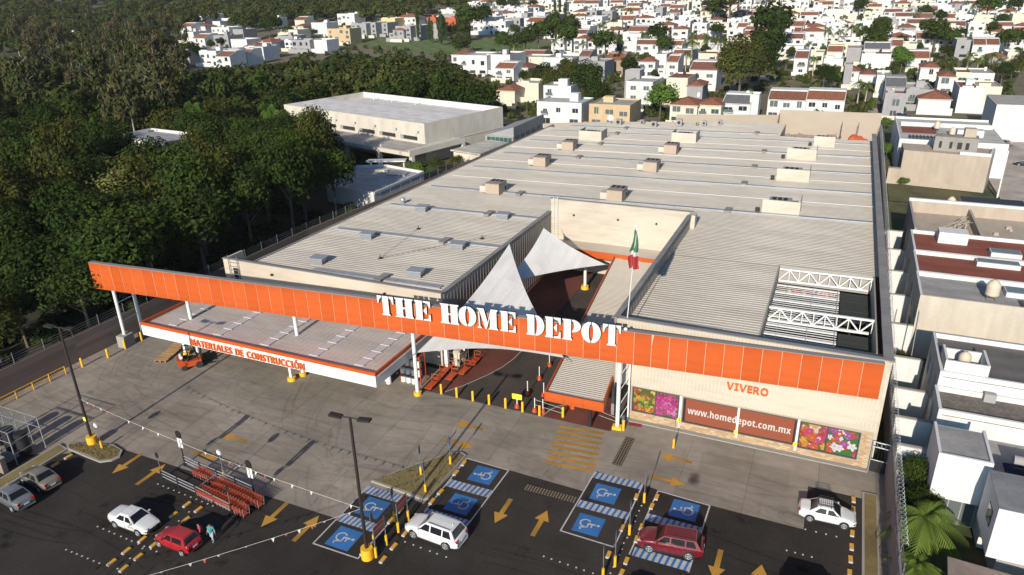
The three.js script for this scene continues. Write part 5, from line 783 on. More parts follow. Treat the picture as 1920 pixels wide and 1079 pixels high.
// ---------- forklift and goods ----------
{
  const t = thing('forklift', 'orange forklift with black roll cage parked under the yard canopy front', 'forklift', [-64.2, 0, -52.0], 0.9); t.scale.setScalar(1.2);
  const og = mat(0.42, 0.06, 0.015, 0.45);
  part(t, 'chassis', [bx(1.5, 0.55, 1.15, 0.1, 0.3, 0), bx(0.75, 0.5, 1.15, -0.75, 0.45, 0)], og); part(t, 'counterweight', bx(0.5, 0.7, 1.1, -1.0, 0.4, 0), og); part(t, 'engine_cover', bx(0.7, 0.2, 0.9, -0.55, 0.95, 0), M.dark);
  part(t, 'seat', [bx(0.45, 0.14, 0.5, 0.0, 0.95, 0), bx(0.12, 0.5, 0.5, -0.25, 1.05, 0)], M.black); part(t, 'gas_bottle', cy(0.17, 0.17, 0.7, 0, 0, 0, 12).rotateX(Math.PI / 2).translate(-0.85, 1.3, -0.35), M.white);
  { const g = []; for (const z of [-0.5, 0.5]) g.push(bar(V(0.6, 0.85, z), V(0.35, 2.1, z), 0.045), bar(V(-0.75, 0.95, z), V(-0.6, 2.1, z), 0.045), bar(V(0.35, 2.1, z), V(-0.6, 2.1, z), 0.045)); for (let i = 0; i < 5; i++) g.push(bar(V(0.35 - i * 0.22, 2.1, -0.5), V(0.35 - i * 0.22, 2.1, 0.5), 0.025)); part(t, 'roll_cage', g, M.black); }
  part(t, 'mast', [bx(0.12, 2.2, 0.12, 0.95, 0.1, -0.35), bx(0.12, 2.2, 0.12, 0.95, 0.1, 0.35), bx(0.08, 0.12, 0.7, 0.95, 1.1, 0), bx(0.08, 0.12, 0.7, 0.95, 2.1, 0)], M.black); for (const z of [-0.3, 0.3]) part(t, 'fork', bx(1.1, 0.05, 0.12, 1.55, 0.12, z), M.dark);
  for (const [x, z, r] of [[0.6, 0.55, 0.33], [0.6, -0.55, 0.33], [-0.75, 0.52, 0.26], [-0.75, -0.52, 0.26]]) part(t, 'wheel', cy(r, r, 0.22, 0, -0.11, 0, 16).rotateX(Math.PI / 2).translate(x, r, z), M.tyre);
}
{
  const w = [mat(0.36, 0.21, 0.085, 0.85), mat(0.30, 0.17, 0.065, 0.85), mat(0.42, 0.26, 0.12, 0.85)], t = thing('lumber_pallets', 'row of stacked wooden pallets lying left of the forklift', 'pallets', [-69.2, 0, -53.6], 0.3);
  for (let i = 0; i < 6; i++) for (let j = 0; j < 5; j++) { const o = part(t, 'plank', bx(1.5, 0.04, 0.12, rr(-0.1, 0.1), 0.26 + (i % 2) * 0.0, 2.4 - i * 0.85 - j * 0.155, rr(-0.05, 0.05)), w[(i + j) % 3]); }
  for (let i = 0; i < 6; i++) part(t, 'bearer', [bx(0.1, 0.26, 0.75, -0.65, 0, 2.1 - i * 0.85), bx(0.1, 0.26, 0.75, 0.65, 0, 2.1 - i * 0.85), bx(0.1, 0.26, 0.75, 0, 0, 2.1 - i * 0.85)], w[1]);
}
{ // racking with white tanks beside the courtyard mouth
  const t = thing('storage_rack', 'tall orange storage rack beside the courtyard mouth', 'rack', [-38.7, 0, -58.6]); const L = 2.5;
  for (const x of [-L / 2, L / 2]) for (const z of [-0.55, 0.55]) part(t, 'upright', bx(0.1, 3.5, 0.1, x, 0, z), M.orangeDark);
  for (const y of [0.95, 2.05, 3.2]) part(t, 'shelf', [bx(L, 0.1, 0.08, 0, y, 0.55), bx(L, 0.1, 0.08, 0, y, -0.55), bx(L, 0.03, 1.1, 0, y + 0.08, 0)], M.orangeDark);
  const k = thing('water_tank', 'x', 'tank', [0, 0, 0], 0, 'white tanks on the orange rack'); part(k, 'shell', cy(0.3, 0.3, 0.62, 0, 0, 0, 16), M.white); part(k, 'shoulder', new THREE.SphereGeometry(0.3, 14, 6, 0, 6.3, 0, 1.5).scale(1, 0.4, 1).translate(0, 0.62, 0), M.white); part(k, 'lid', cy(0.12, 0.12, 0.06, 0, 0.73, 0, 10), M.dark);
  let first = true; [[0, 'bottom', 3], [1.06, 'middle', 4], [2.16, 'upper', 4]].forEach(([y, w, n]) => { for (let i = 0; i < n; i++) { const p = [-39.75 + i * 0.68, y, -58.25], l = `${ord[i]} white tank from the left on the ${w} level of the orange rack`; if (first) { k.position.set(...p); k.userData.label = l; first = false; } else copyOf(k, p, 0, l); } });
  for (let i = 0; i < 7; i++) copyOf(k, [-41 - i * 0.62, 0, -57.2 - (i % 2) * 0.5], 0, `${ord[i]} white tank on the ground left of the orange rack`).scale.y = 1.25;
  function platform(x, z, a, label) {
    const p = thing('flatbed_cart', label, 'cart', [x, 0, z], a, 'orange flatbed carts beside the courtyard'); const m = mat(0.46, 0.07, 0.018, 0.5);
    part(p, 'deck', bx(0.8, 0.06, 1.7, 0, 0.3, 0), m); part(p, 'handle_frame', [bar(V(-0.38, 0.33, -0.82), V(-0.38, 1.15, -0.9), 0.03), bar(V(0.38, 0.33, -0.82), V(0.38, 1.15, -0.9), 0.03), bar(V(-0.38, 1.15, -0.9), V(0.38, 1.15, -0.9), 0.03), bar(V(-0.38, 0.75, -0.86), V(0.38, 0.75, -0.86), 0.025)], m); part(p, 'side_rail', [bar(V(0.4, 0.33, 0.8), V(0.4, 0.85, 0.8), 0.025), bar(V(0.4, 0.85, 0.8), V(0.4, 0.85, -0.85), 0.025)], m);
    for (const sx of [-0.3, 0.3]) for (const sz of [-0.65, 0.65]) part(p, 'wheel', cy(0.13, 0.13, 0.06, 0, 0, 0, 10).rotateZ(Math.PI / 2).translate(sx, 0.14, sz), M.dark);
  }
  platform(-36.2, -58.1, 0.02, 'orange flatbed cart nearest the first courtyard bollard'); platform(-36.3, -60.1, 0.04, 'orange flatbed cart second from the courtyard mouth'); platform(-35.1, -60.6, 0.03, 'orange flatbed cart beside the wire goods cage'); platform(-34.4, -62.2, 0.0, 'orange flatbed cart deepest along the red walkway'); platform(-36.4, -62, 0.0, 'orange flatbed cart behind the others against the wall'); platform(-34.3, -64.6, 0.05, 'orange flatbed cart beyond the goods cage on the walkway');
  const cage = thing('goods_cage', 'wire cage of cream boxes beside the courtyard walkway', 'cage', [-36, 0, -63.6]); const g = []; for (const x of [-0.8, 0.8]) for (const z of [-1.3, 1.3]) g.push(bar(V(x, 0, z), V(x, 2.2, z), 0.03)); for (const y of [0.3, 1.2, 2.2]) g.push(bar(V(-0.8, y, 1.3), V(0.8, y, 1.3), 0.025), bar(V(0.8, y, 1.3), V(0.8, y, -1.3), 0.025)); part(cage, 'frame', g, M.steel); for (let i = 0; i < 8; i++) part(cage, 'carton', bx(rr(0.5, 0.9), rr(0.35, 0.55), rr(0.5, 0.8), rr(-0.35, 0.35), 0.1 + (i % 4) * 0.5, -0.9 + Math.floor(i / 4) * 1.1, rr(-0.2, 0.2)), i % 2 ? M.wC : M.tank);
  const post = thing('goods_post', 'white column beside the goods cage in the courtyard', 'column', [-36.6, 0, -62.4]); part(post, 'shaft', bx(0.4, 5, 0.4, 0, 0, 0), M.whiteSteel); part(post, 'foot', bx(0.6, 0.25, 0.6, 0, 0, 0), M.yellow);
  for (let i = 0; i < 5; i++) { const p = thing('pallet_stack', `${ord[i]} wrapped goods pallet from the left deep under the yard canopy`, 'pallet', [-62 + i * 4.6, 0, -59.5], 0, 'goods under the yard canopy'); part(p, 'pallet_base', bx(1.2, 0.15, 1.2, 0, 0, 0), M.wood); for (let j = 0; j < 3; j++) part(p, 'goods_layer', bx(1.15 - 0.03 * j, 0.4, 1.1, rr(-0.03, 0.03), 0.16 + j * 0.41, 0), j % 2 ? M.wC : M.wG); }
}
// ---------- plants inside the courtyard ----------
function leafyTuft(n, r, h) { const g = []; for (let i = 0; i < n; i++) { const a = rr(0, 6.3), L = rr(0.5, 1) * h; g.push(new THREE.ConeGeometry(0.06, L, 3).translate(0, L / 2, 0).rotateZ(rr(0.15, 0.9)).rotateY(a).translate(rr(-r, r) * 0.3, 0.3, rr(-r, r) * 0.3)); } return g; }
[[-26.6, -74.5], [-25.2, -75.6], [-26.9, -92.2], [-25.9, -76.8]].forEach(([x, z], i) => { const t = thing('potted_plant', ['potted plant by the courtyard drive, nearest of three', 'potted plant beside the entrance canopy edge', 'bushy plant at the far end of the entrance canopy', 'potted plant farthest back of the three by the drive'][i], 'plant', [x, 0, z]); part(t, 'pot', cy(0.25, 0.35, 0.5, 0, 0, 0, 12), M.terracotta); part(t, 'foliage', leafyTuft(40, 0.5, i === 2 ? 1.6 : 1.1), mat(0.06, 0.10, 0.03, 0.9)); });
// ---------- boundary walls and fences ----------
function fenceWall(name, label, pts, h, m, fenceH, step = 2.6) {
  const t = thing(name, label, 'boundary wall');
  for (let i = 0; i < pts.length - 1; i++) { const [a, b] = pts[i], [c, d] = pts[i + 1]; part(t, 'wall_run', beam(V(a, h / 2, b), V(c, h / 2, d), 0.25, h), m); }
  if (!fenceH) return t;
  for (let i = 0; i < pts.length - 1; i++) {
    const A = V(pts[i][0], h, pts[i][1]), B = V(pts[i + 1][0], h, pts[i + 1][1]), L = A.distanceTo(B), n = Math.max(1, Math.round(L / step));
    for (let k = 0; k <= n; k++) { const p = A.clone().lerp(B, k / n); part(t, 'fence_post', bar(p, p.clone().add(V(0, fenceH, 0)), 0.045, 5), M.steel); }
    const g = []; for (let y = 0.15; y <= fenceH; y += fenceH > 1.4 ? 0.45 : 0.3) g.push(bar(A.clone().add(V(0, y, 0)), B.clone().add(V(0, y, 0)), 0.018, 4)); part(t, 'fence_wires', g, M.steel).userData.kind = 'stuff';
  }
  return t;
}
fenceWall('yard_boundary_wall', 'tall dark stone boundary wall with wire fence along the wood', [[-77.6, -10], [-77.9, -48], [-77.9, -62], [-77.7, -90], [-75.2, -126], [-73.5, -183]], 3.2, M.stone, 1.3, 3.4);
{ // rubble stones of the near run
  const w = scene.children[scene.children.length - 1], g = [[], []]; for (let z = -20; z > -62; z -= 0.5) for (let y = 0.1; y < 3; y += 0.38) g[rnd() < 0.5 ? 0 : 1].push(bx(0.06, rr(0.28, 0.35), rr(0.36, 0.46), -77.62 + (z + 10) * 0.0079 + rr(0, 0.03), y, z + ((Math.round(y / 0.38) % 2) * 0.22)));
  g.forEach((q, i) => (part(w, 'rubble_stones', q, i ? M.stone : mat(0.18, 0.14, 0.115, 1, { map: texBrickTone })).userData.kind = 'stuff'));
}
{ const t = thing('guard_rail', 'yellow guard rail at the foot of the stone boundary wall', 'guard rail'); const g = []; for (const y of [0.5, 0.95]) g.push(bar(V(-76.4, y, -30), V(-76.5, y, -45.2), 0.05)); part(t, 'rail', g, M.yellow); for (let z = -30; z > -45.4; z -= 1.9) part(t, 'post', cy(0.05, 0.05, 1, -76.45, 0, z, 8), M.yellow); }
fenceWall('side_boundary_wall', 'pinkish boundary wall with barbed fence between store and houses', [[7.75, -15], [7.8, -60], [8.6, -120], [9.3, -207]], 3.0, mat(0.26, 0.20, 0.18, 0.95, { map: texStucco }), 1.7, 2.4);
{ const w = scene.children[scene.children.length - 1]; const P = [], N2 = 320; for (let i = 0; i <= N2 * 6; i++) { const u = i / (N2 * 6), z = -45 - u * 160, x = z > -60 ? 7.8 : z > -120 ? 7.8 + ((z + 60) / -60) * 0.8 : 8.6 + ((z + 120) / -87) * 0.7, a = u * N2 * 6.283; P.push(V(x + Math.cos(a) * 0.25, 4.85 + Math.sin(a) * 0.25, z)); } part(w, 'razor_coil', new THREE.TubeGeometry(new THREE.CatmullRomCurve3(P), N2 * 6, 0.02, 3), M.galv); }
fenceWall('rear_retaining_wall', 'tall tan concrete retaining wall behind the rear store yard', [[-15, -205.5], [9.2, -207]], 7.4, M.wP, 0);
fenceWall('rear_boundary_wall', 'low tan boundary wall behind the far left corner of the roof', [[-73, -183.5], [-60, -190], [-40, -196]], 4.6, M.wP, 0);
fenceWall('rear_boundary_wall', 'middle run of tan boundary wall behind the rear store roof', [[-40, -196], [-15, -203]], 6.5, M.wP, 0);
fenceWall('rear_yard_wall', 'side wall closing the rear store yard at left', [[-13.5, -178], [-15, -205.5]], 6.6, M.wP, 0);
struct('rear_yard', sheet(rect(-13, 9, -206, -161.5), 0.01), mat(0.22, 0.19, 0.16, 0.95, { map: texAsphalt }));
{ const t = thing('debris_pile', 'rubble bank at the foot of the tan retaining wall', 'debris'); const g = []; for (let i = 0; i < 160; i++) g.push(new THREE.IcosahedronGeometry(rr(0.25, 0.7), 0).scale(1, 0.7, 1).translate(rr(-13, 0.5), rr(0, 1.2) + rr(0, 0.6), -203.6 + rr(-1.2, 1.2))); part(t, 'rubble', g, mat(0.24, 0.2, 0.17, 1)).userData.kind = 'stuff';
  const r = thing('tarpaulin_heap', 'orange tarpaulin heap in the corner of the rear yard', 'heap', [4.3, 0, -202.5]); const q = []; for (let i = 0; i < 9; i++) q.push(new THREE.IcosahedronGeometry(rr(0.8, 1.5), 1).scale(1, 0.8, 1).translate(rr(-1.8, 1.8), rr(0.4, 1.8), rr(-1, 1))); part(r, 'tarpaulin', q, mat(0.42, 0.09, 0.03, 0.8)).userData.kind = 'stuff'; for (const x of [-4, -0.2]) part(r, 'pole', bar(V(x, 0, -0.5), V(x + 0.1, 5.5, -0.5), 0.08), M.dark); }
{ const t = thing('side_gate', 'black barred gate between the nursery wall and boundary wall', 'gate', [6.35, 0, -59.9], -0.1); const g = []; for (let i = 0; i <= 5; i++) g.push(bar(V(0.05 + i * 0.25, 0.1, 0), V(0.05 + i * 0.25, 2.6, 0), 0.02, 5)); part(t, 'bars', g, M.black); part(t, 'frame', [bar(V(0, 0, 0), V(0, 3.1, 0), 0.05), bar(V(1.35, 0, 0), V(1.35, 3.1, 0), 0.05), bar(V(0, 2.6, 0), V(1.35, 2.6, 0), 0.04), bar(V(0, 3.1, 0), V(1.35, 3.1, 0), 0.04), bar(V(0, 1.3, 0), V(1.35, 1.3, 0), 0.04)], M.galv); part(t, 'scroll', [new THREE.TorusGeometry(0.2, 0.02, 4, 16).translate(0.52, 2.85, 0), new THREE.TorusGeometry(0.2, 0.02, 4, 16).translate(0.82, 2.85, 0)], M.galv); part(t, 'panel', boxAB(0.05, 1.3, 0.1, 1.28, -0.03, -0.01), M.dark); }
{ // gas tank cage at the left edge
  const t = thing('gas_cage', 'grey steel cage with tanks at the left edge of the lot', 'cage'); const g = []; const xs = [-70.5, -68.6, -66.7, -64.9], zs = [-31.8, -34.6]; for (const x of xs) for (const z of zs) g.push(bar(V(x, 0, z), V(x, 3.4, z), 0.05)); for (const y of [1.1, 2.3, 3.4]) { for (const z of zs) g.push(bar(V(xs[0], y, z), V(xs[3], y, z), 0.03)); for (const x of xs) g.push(bar(V(x, y, zs[0]), V(x, y, zs[1]), 0.03)); } part(t, 'frame', g, M.galv);
  for (let i = 0; i < 3; i++) part(t, 'tank', cy(0.55, 0.55, 2.2, xs[0] + 1 + i * 1.9, 0.2, -33.2, 16), M.dark); const r = []; for (let i = 0; i < 12; i++) r.push(bar(V(xs[0] + (i * 5.6) / 11, 3.4, zs[0]), V(xs[0] + (i * 5.6) / 11, 3.4, zs[1]), 0.02, 4)); part(t, 'roof_bars', r, M.galv);
  const w = thing('stone_wall', 'short rubble stone wall beside the silver sedan', 'wall', [-66.3, 0, -30.6], 0.0); part(w, 'core', bx(3.4, 1.5, 0.4, 0, 0, 0), M.stone); const s = []; for (let i = 0; i < 14; i++) for (let j = 0; j < 6; j++) s.push(bx(rr(0.18, 0.26), rr(0.18, 0.25), 0.08, -1.6 + i * 0.245, 0.02 + j * 0.245, 0.2)); part(w, 'stones', s, mat(0.30, 0.23, 0.18, 1, { map: texBrickTone })).userData.kind = 'stuff'; part(w, 'cap', bx(3.5, 0.08, 0.5, 0, 1.5, 0), M.kerb); }
// ---------- hall beside the store ----------
{
  const t = thing('event_hall', 'large cream hall with flat roof and deep porch beside the wood', 'hall', [-89.8, 0, -149.5], -0.265);
  const W = 56, D = 29, H = 9.5, cream = mat(0.55, 0.50, 0.42, 0.85, { map: texStucco }), holes = []; for (let i = 0; i < 6; i++) holes.push([-5.9 - i * 7.7 - 2.6, -2.6 - i * 7.7, 5.15, 6.15]);
  part(t, 'front_wall', plate([[-W, 0], [0, 0], [0, H], [-W, H]], 0.4, holes), cream);
  for (const h of holes) { const w = part(t, 'window_strip', boxAB(h[0], h[1], h[2], h[3], -0.5, -0.4), M.frameDark); part(w, 'mullion', [boxAB(h[0] + 0.5, h[0] + 0.6, h[2], h[3], -0.4, -0.1), boxAB(h[0] + 0.2, h[0] + 0.3, h[2], h[3], -0.4, -0.1)], M.frame); part(t, 'floodlight', [bx(0.35, 0.35, 0.4, h[1] + 0.6, 7.3, 0.5), bar(V(h[1] + 0.5, 7.4, 0.4), V(h[1] - 0.6, 6.3, 0), 0.03)], M.frame); }
  part(t, 'side_wall', [boxAB(-0.4, 0, 0, H, -D, -0.4)], cream); part(t, 'side_ledge', boxAB(-0.02, 0.12, 4.2, 4.35, -D, -8), M.frame);
  part(t, 'rear_wall', boxAB(-W, -0.4, 0, H, -D, -D + 0.4), M.wW); part(t, 'left_wall', boxAB(-W, -W + 0.4, 0, H, -D + 0.4, -0.4), cream);
  part(t, 'roof_deck', [boxAB(-W + 0.4, -0.4, 7.9, 8.0, -D + 0.4, -0.4)], mat(0.72, 0.69, 0.65, 0.8, { map: texRoofTop })); part(t, 'roof_ridge', boxAB(-W + 0.4, -0.4, 8.0, 8.3, -D * 0.58, -D * 0.58 + 0.4), M.wW);
  part(t, 'roof_upstand', boxAB(-W + 0.4, -0.4, 8.0, 9.42, -D * 0.5, -0.4), mat(0.78, 0.74, 0.70, 0.8, { map: texRoofTop }));
  for (const x of [-48, -40, -30]) part(t, 'roof_vent', cy(0.15, 0.15, 1.4, x, 8.0, -D + 3, 8), M.wW);
  part(t, 'porch_slab', boxAB(-W - 1, 1.0, 3.7, 4.6, 0.0, 8.6), cream); part(t, 'porch_top', boxAB(-W - 0.8, 0.7, 4.6, 4.64, 0.02, 8.3), mat(0.44, 0.40, 0.36, 0.9, { map: texRoofTop }));
  part(t, 'side_porch', [boxAB(0.0, 3.6, 3.7, 4.62, -10, 8.6), boxAB(3.2, 3.6, 4.62, 5.0, -10, 8.6)], cream);
  for (const [x, z] of [[3.2, -9.6], [3.2, 7.6], [-8, 7.6], [-20, 7.6], [-34, 7.6]]) part(t, 'porch_column', bx(0.9, 3.7, 0.9, x, 0, z), cream);
  for (const z of [2, 4, 6]) part(t, 'roof_light', cy(0.12, 0.12, 0.5, -2 - z * 2.6, 4.64, 7.6, 8), M.white);
}
{ const t = thing('low_annex', 'low flat annex with white parapet and pale grey roof by fence', 'annex'); const P = [[-78.9, -129.8], [-90, -132.4], [-95.5, -129.5], [-92, -114], [-79.4, -112]];
  part(t, 'wall', prism(P, 0, 3.1), M.wW); part(t, 'roof_deck', prism(P.map(([x, z]) => [x + (x < -86 ? 0.4 : -0.4), z + (z < -122 ? 0.4 : -0.4)]), 3.1, 3.15), mat(0.46, 0.45, 0.44, 0.8, { map: texRoofTop })); for (let i = 0; i < P.length; i++) { const [a, b] = P[i], [c, d] = P[(i + 1) % P.length]; part(t, 'parapet', beam(V(a, 3.35, b), V(c, 3.35, d), 0.3, 0.5), M.wW); }
  part(t, 'skylight', bx(4, 0.3, 2.6, -83.5, 3.15, -127, 0.2), mat(0.2, 0.22, 0.25, 0.3)); part(t, 'duct', bx(3.2, 0.35, 1.2, -88.5, 3.15, -128.3, 0.2), M.wC);
  const s = thing('porch_slab', 'thin white entrance slab between the annex and the hall', 'canopy'); part(s, 'slab', prism([[-87.8, -137], [-96, -133.6], [-96.6, -135.6], [-88.6, -139]], 3.3, 3.6), M.wW); for (const [x, z] of [[-88.6, -137.6], [-95.4, -134.6]]) part(s, 'column', cy(0.2, 0.2, 3.3, x, 0, z, 10), M.wW);
  const u = thing('grey_shed', 'grey shed with sloped metal roof and glazed front behind the hall', 'shed'); part(u, 'wall', boxAB(-82, -74.2, 0, 4.2, -186, -166), M.wG); part(u, 'roof', new THREE.ExtrudeGeometry(new THREE.Shape([[-82.2, 4.2], [-74, 4.2], [-74, 6.6]].map(([x, y]) => new THREE.Vector2(x, y))), { depth: 20.4, bevelEnabled: false }).translate(0, 0, -186.2), mat(0.28, 0.28, 0.28, 0.6, { map: texMetal })); for (let i = 0; i < 6; i++) part(u, 'pane', boxAB(-81.4 + i * 1.15, -80.4 + i * 1.15, 2.2, 3.9, -165.98, -165.9), M.glassGreen);
  const l = thing('low_roof', 'long low cream roof between hall and boundary fence', 'roof'); part(l, 'slab', prism([[-84.5, -152], [-75.5, -150], [-74.6, -164], [-80.5, -166]], 2.9, 3.2), mat(0.56, 0.53, 0.47, 0.8, { map: texRoofTop })); part(l, 'wall', prism([[-84, -152.6], [-76, -150.8], [-75.2, -163.6], [-80.6, -165.2]], 0, 2.9), M.wC);
  const h = thing('garden_pavilion', 'low white-edged flat roof showing between the dark trees', 'pavilion', [-142, 0, -119], -0.1); h.scale.set(1.0, 1.44, 0.85); part(h, 'wall', bx(15, 6.2, 9, 0, 0, 0), M.wW); part(h, 'roof_deck', bx(15.4, 0.15, 9.4, 0, 6.2, 0), mat(0.36, 0.36, 0.37, 0.8, { map: texRoofTop })); part(h, 'parapet', [bx(15.6, 0.5, 0.3, 0, 6.3, -4.7), bx(0.3, 0.5, 9.4, -7.7, 6.3, 0)], M.wW); }
// ---------- houses along the right boundary ----------
const RG = 'terraced houses along the right boundary wall';
function rowHouse(name, label, x0, x1, z0, z1, h, wall, roofM, o = {}) { // z0 nearer the camera
  const t = thing(name, label, 'house', [0, 0, 0], 0, RG), ph = o.ph ?? 0.55;
  const sideHoles = (o.win ?? []).map(([z, y, w, hh]) => [z, z + w, y, y + hh]);
  part(t, 'wall', boxAB(x0 + 0.3, x1, 0, h, z1, z0), wall);
  part(t, 'side_wall', plate([[z1, 0], [z0, 0], [z0, h], [z1, h]], 0.3, sideHoles).rotateY(-Math.PI / 2).translate(x0, 0, 0), o.side ?? M.wW);
  for (const [a, b, c, d] of sideHoles) part(t, 'window', boxAB(x0 + 0.2, x0 + 0.26, c, d, a, b), M.glass);
  part(t, 'roof_deck', boxAB(x0 + 0.3, x1, h, h + 0.06, z1 + 0.01, z0 - 0.01), roofM);
  part(t, 'parapet', boxAB(x0, x0 + 0.25, h, h + ph, z1 + 0.01, z0 - 0.01), M.wW); part(t, 'parapet', boxAB(x0 + 0.25, x1, h, h + ph, z0 - 0.27, z0 - 0.012), M.wW); part(t, 'parapet', boxAB(x0 + 0.25, x1, h, h + ph, z1 + 0.012, z1 + 0.2), M.wW);
  return t;
}
const tankOn = (t, x, y, z, s = 1) => { part(t, 'water_tank', new THREE.LatheGeometry([[0, 0], [0.55, 0], [0.58, 0.2], [0.55, 0.5], [0.58, 0.8], [0.55, 1.1], [0.4, 1.35], [0.22, 1.45], [0.2, 1.55], [0, 1.55]].map(([a, b]) => new THREE.Vector2(a * s, b * s)), 16).translate(x, y + 0.5, z), M.tank); const g = []; for (const a of [-0.4, 0.4]) for (const b of [-0.4, 0.4]) g.push(bar(V(x + a, y, z + b), V(x + a, y + 0.55, z + b), 0.04, 5)); part(t, 'tank_stand', g, M.steel); };
const sky2 = (t, x0, x1, y, z0, z1) => { const c = part(t, 'skylight_curb', boxAB(x0, x1, y, y + 0.55, z1, z0), M.wW); part(c, 'skylight_pane', boxAB(x0 + 0.1, x1 - 0.1, y + 0.55, y + 0.62, z1 + 0.1, z0 - 0.1), mat(0.16, 0.19, 0.19, 0.25)); };
{
  const sw = (z) => [[z + 1.2, 3.6, 1.0, 1.5], [z + 5.2, 3.6, 1.2, 1.5], [z + 2, 0.6, 2.2, 2.0]];
  let t = rowHouse('row_house', 'white row house with red roof, farther of the two red ones', 10.8, 40, -100.4, -109.2, 6.8, M.wW, M.redRoof, { win: sw(-109.2) }); part(t, 'stair_box', bx(3.4, 1.5, 2.4, 15.6, 6.86, -107), M.wW); sky2(t, 19.5, 22.8, 6.86, -102.3, -104.2); sky2(t, 25, 27.8, 6.86, -103.2, -105.2);
  t = rowHouse('row_house', 'white row house with red roof, nearer of the two red ones', 10.7, 40, -92.5, -100.3, 6.8, M.wW, M.redRoof, { win: sw(-100.3) }); sky2(t, 17.5, 22, 6.86, -98, -99.6); tankOn(t, 23.6, 6.86, -95.6, 1.25); part(t, 'stair_box', bx(5, 1.7, 3.4, 31, 6.86, -96.5), M.wW);
  t = rowHouse('row_house', 'white row house with grey roof and cream water tank', 10.6, 40, -84.6, -92.4, 6.8, M.wW, M.greyRoof, { win: sw(-92.4) }); tankOn(t, 17.6, 6.86, -87.2, 1.2); sky2(t, 19.2, 23.4, 6.86, -88.6, -90.6); sky2(t, 25, 27, 6.86, -89, -91); part(t, 'roof_hatch', bx(2.2, 0.7, 1.6, 21.4, 6.86, -85.8), M.greyMetal); part(t, 'red_hut', bx(4, 2.2, 3, 30, 6.86, -89), M.tile);
  part(t, 'cream_end_wall', boxAB(10.55, 40, 0, 7.5, -84.62, -84.35), mat(0.50, 0.44, 0.36, 0.95, { map: texStucco }), 'blank cream rendered end wall with stains');
  { const g = []; for (const o of [0, 0.5]) g.push(bar(V(10.2, 0.4, -78.6 + o), V(10.2, 7.4, -80.2 + o), 0.05)); for (let i = 0; i < 12; i++) g.push(bar(V(10.2, 0.8 + i * 0.55, -78.7 - i * 0.125), V(10.2, 0.8 + i * 0.55, -78.2 - i * 0.125), 0.03)); part(t, 'ladder', g, M.steel); }
  t = rowHouse('row_house', 'white house with dark brown terrace roof and open water tank box', 11.2, 40, -67.2, -75.6, 6.6, M.wW, mat(0.15, 0.135, 0.125, 0.9, { map: texRoofTop }), { win: [[-74.6, 3.4, 1.2, 2.2], [-72.2, 3.4, 1.2, 2.2], [-69.6, 3.4, 1.3, 2.2]] }); part(t, 'tank_box', [bx(3.2, 1.5, 0.2, 13.2, 6.66, -67.6), bx(0.2, 1.5, 3.2, 14.8, 6.66, -69.2), bx(0.2, 1.5, 3.2, 11.6, 6.66, -69.2), bx(3.2, 1.2, 0.2, 13.2, 6.66, -70.8)], M.wW); tankOn(t, 13.2, 6.5, -69.4, 0.9); sky2(t, 19.5, 25, 6.66, -72, -74);
  t = rowHouse('row_house', 'white house with brown tiled terrace behind the boxy white bay', 11.0, 40, -62.8, -67.15, 5.2, M.wW, mat(0.17, 0.145, 0.12, 0.9, { map: texTile }), { win: [[-66.4, 2.6, 1.2, 2.0], [-64.2, 2.6, 0.9, 2.0]] }); part(t, 'condenser', bx(0.9, 0.8, 0.5, 15.2, 5.26, -66.6), M.wG); sky2(t, 21, 26, 5.26, -64.4, -66.4);
  // boxy bay nearest the boundary
  t = thing('bay_house', 'boxy white cantilevered bay house with grey roof above the palm', 'house', [0, 0, 0], 0, RG);
  part(t, 'upper_box', boxAB(10.15, 13.7, 2.9, 6.55, -58.7, -54.1), M.wW); part(t, 'roof_deck', boxAB(10.35, 13.5, 6.55, 6.6, -58.5, -54.3), M.greyRoof); part(t, 'parapet', [boxAB(10.15, 10.35, 6.55, 6.8, -58.7, -54.1), boxAB(13.5, 13.7, 6.55, 6.8, -58.7, -54.1), boxAB(10.35, 13.5, 6.55, 6.8, -54.3, -54.1)], M.wW);
  part(t, 'ground_floor', boxAB(10.6, 13.7, 0, 2.9, -58.7, -55.2), M.wG); for (let i = 0; i < 3; i++) part(t, 'glass_door', boxAB(10.9 + i * 0.9, 11.7 + i * 0.9, 0.1, 2.6, -55.2, -55.12), M.glassPale); part(t, 'porch_post', bx(0.25, 2.9, 0.25, 10.5, 0, -54.3), M.frameDark); part(t, 'main_roof', boxAB(13.7, 40, 3.5, 3.7, -62.75, -53), M.greyRoof); part(t, 'main_wall', boxAB(13.72, 40, 0, 3.5, -62.75, -53), M.wW); part(t, 'solar_panel', new THREE.BoxGeometry(3.2, 0.08, 2).rotateX(0.35).rotateY(0.15).translate(16.8, 4.5, -57.0), mat(0.02, 0.022, 0.035, 0.2)); part(t, 'solar_tank', cy(0.4, 0.4, 2, 0, -1, 0, 12).rotateZ(Math.PI / 2).translate(16.8, 5.1, -58.0), M.wG);
  // lowest house
  t = thing('corner_house', 'white corner house with three tall narrow windows at the lower right', 'house', [0, 0, 0], 0, RG); const hl = [[15.3, 16.05, 3.7, 6.0], [16.4, 17.1, 3.7, 6.0], [17.4, 18.1, 3.7, 6.0]];
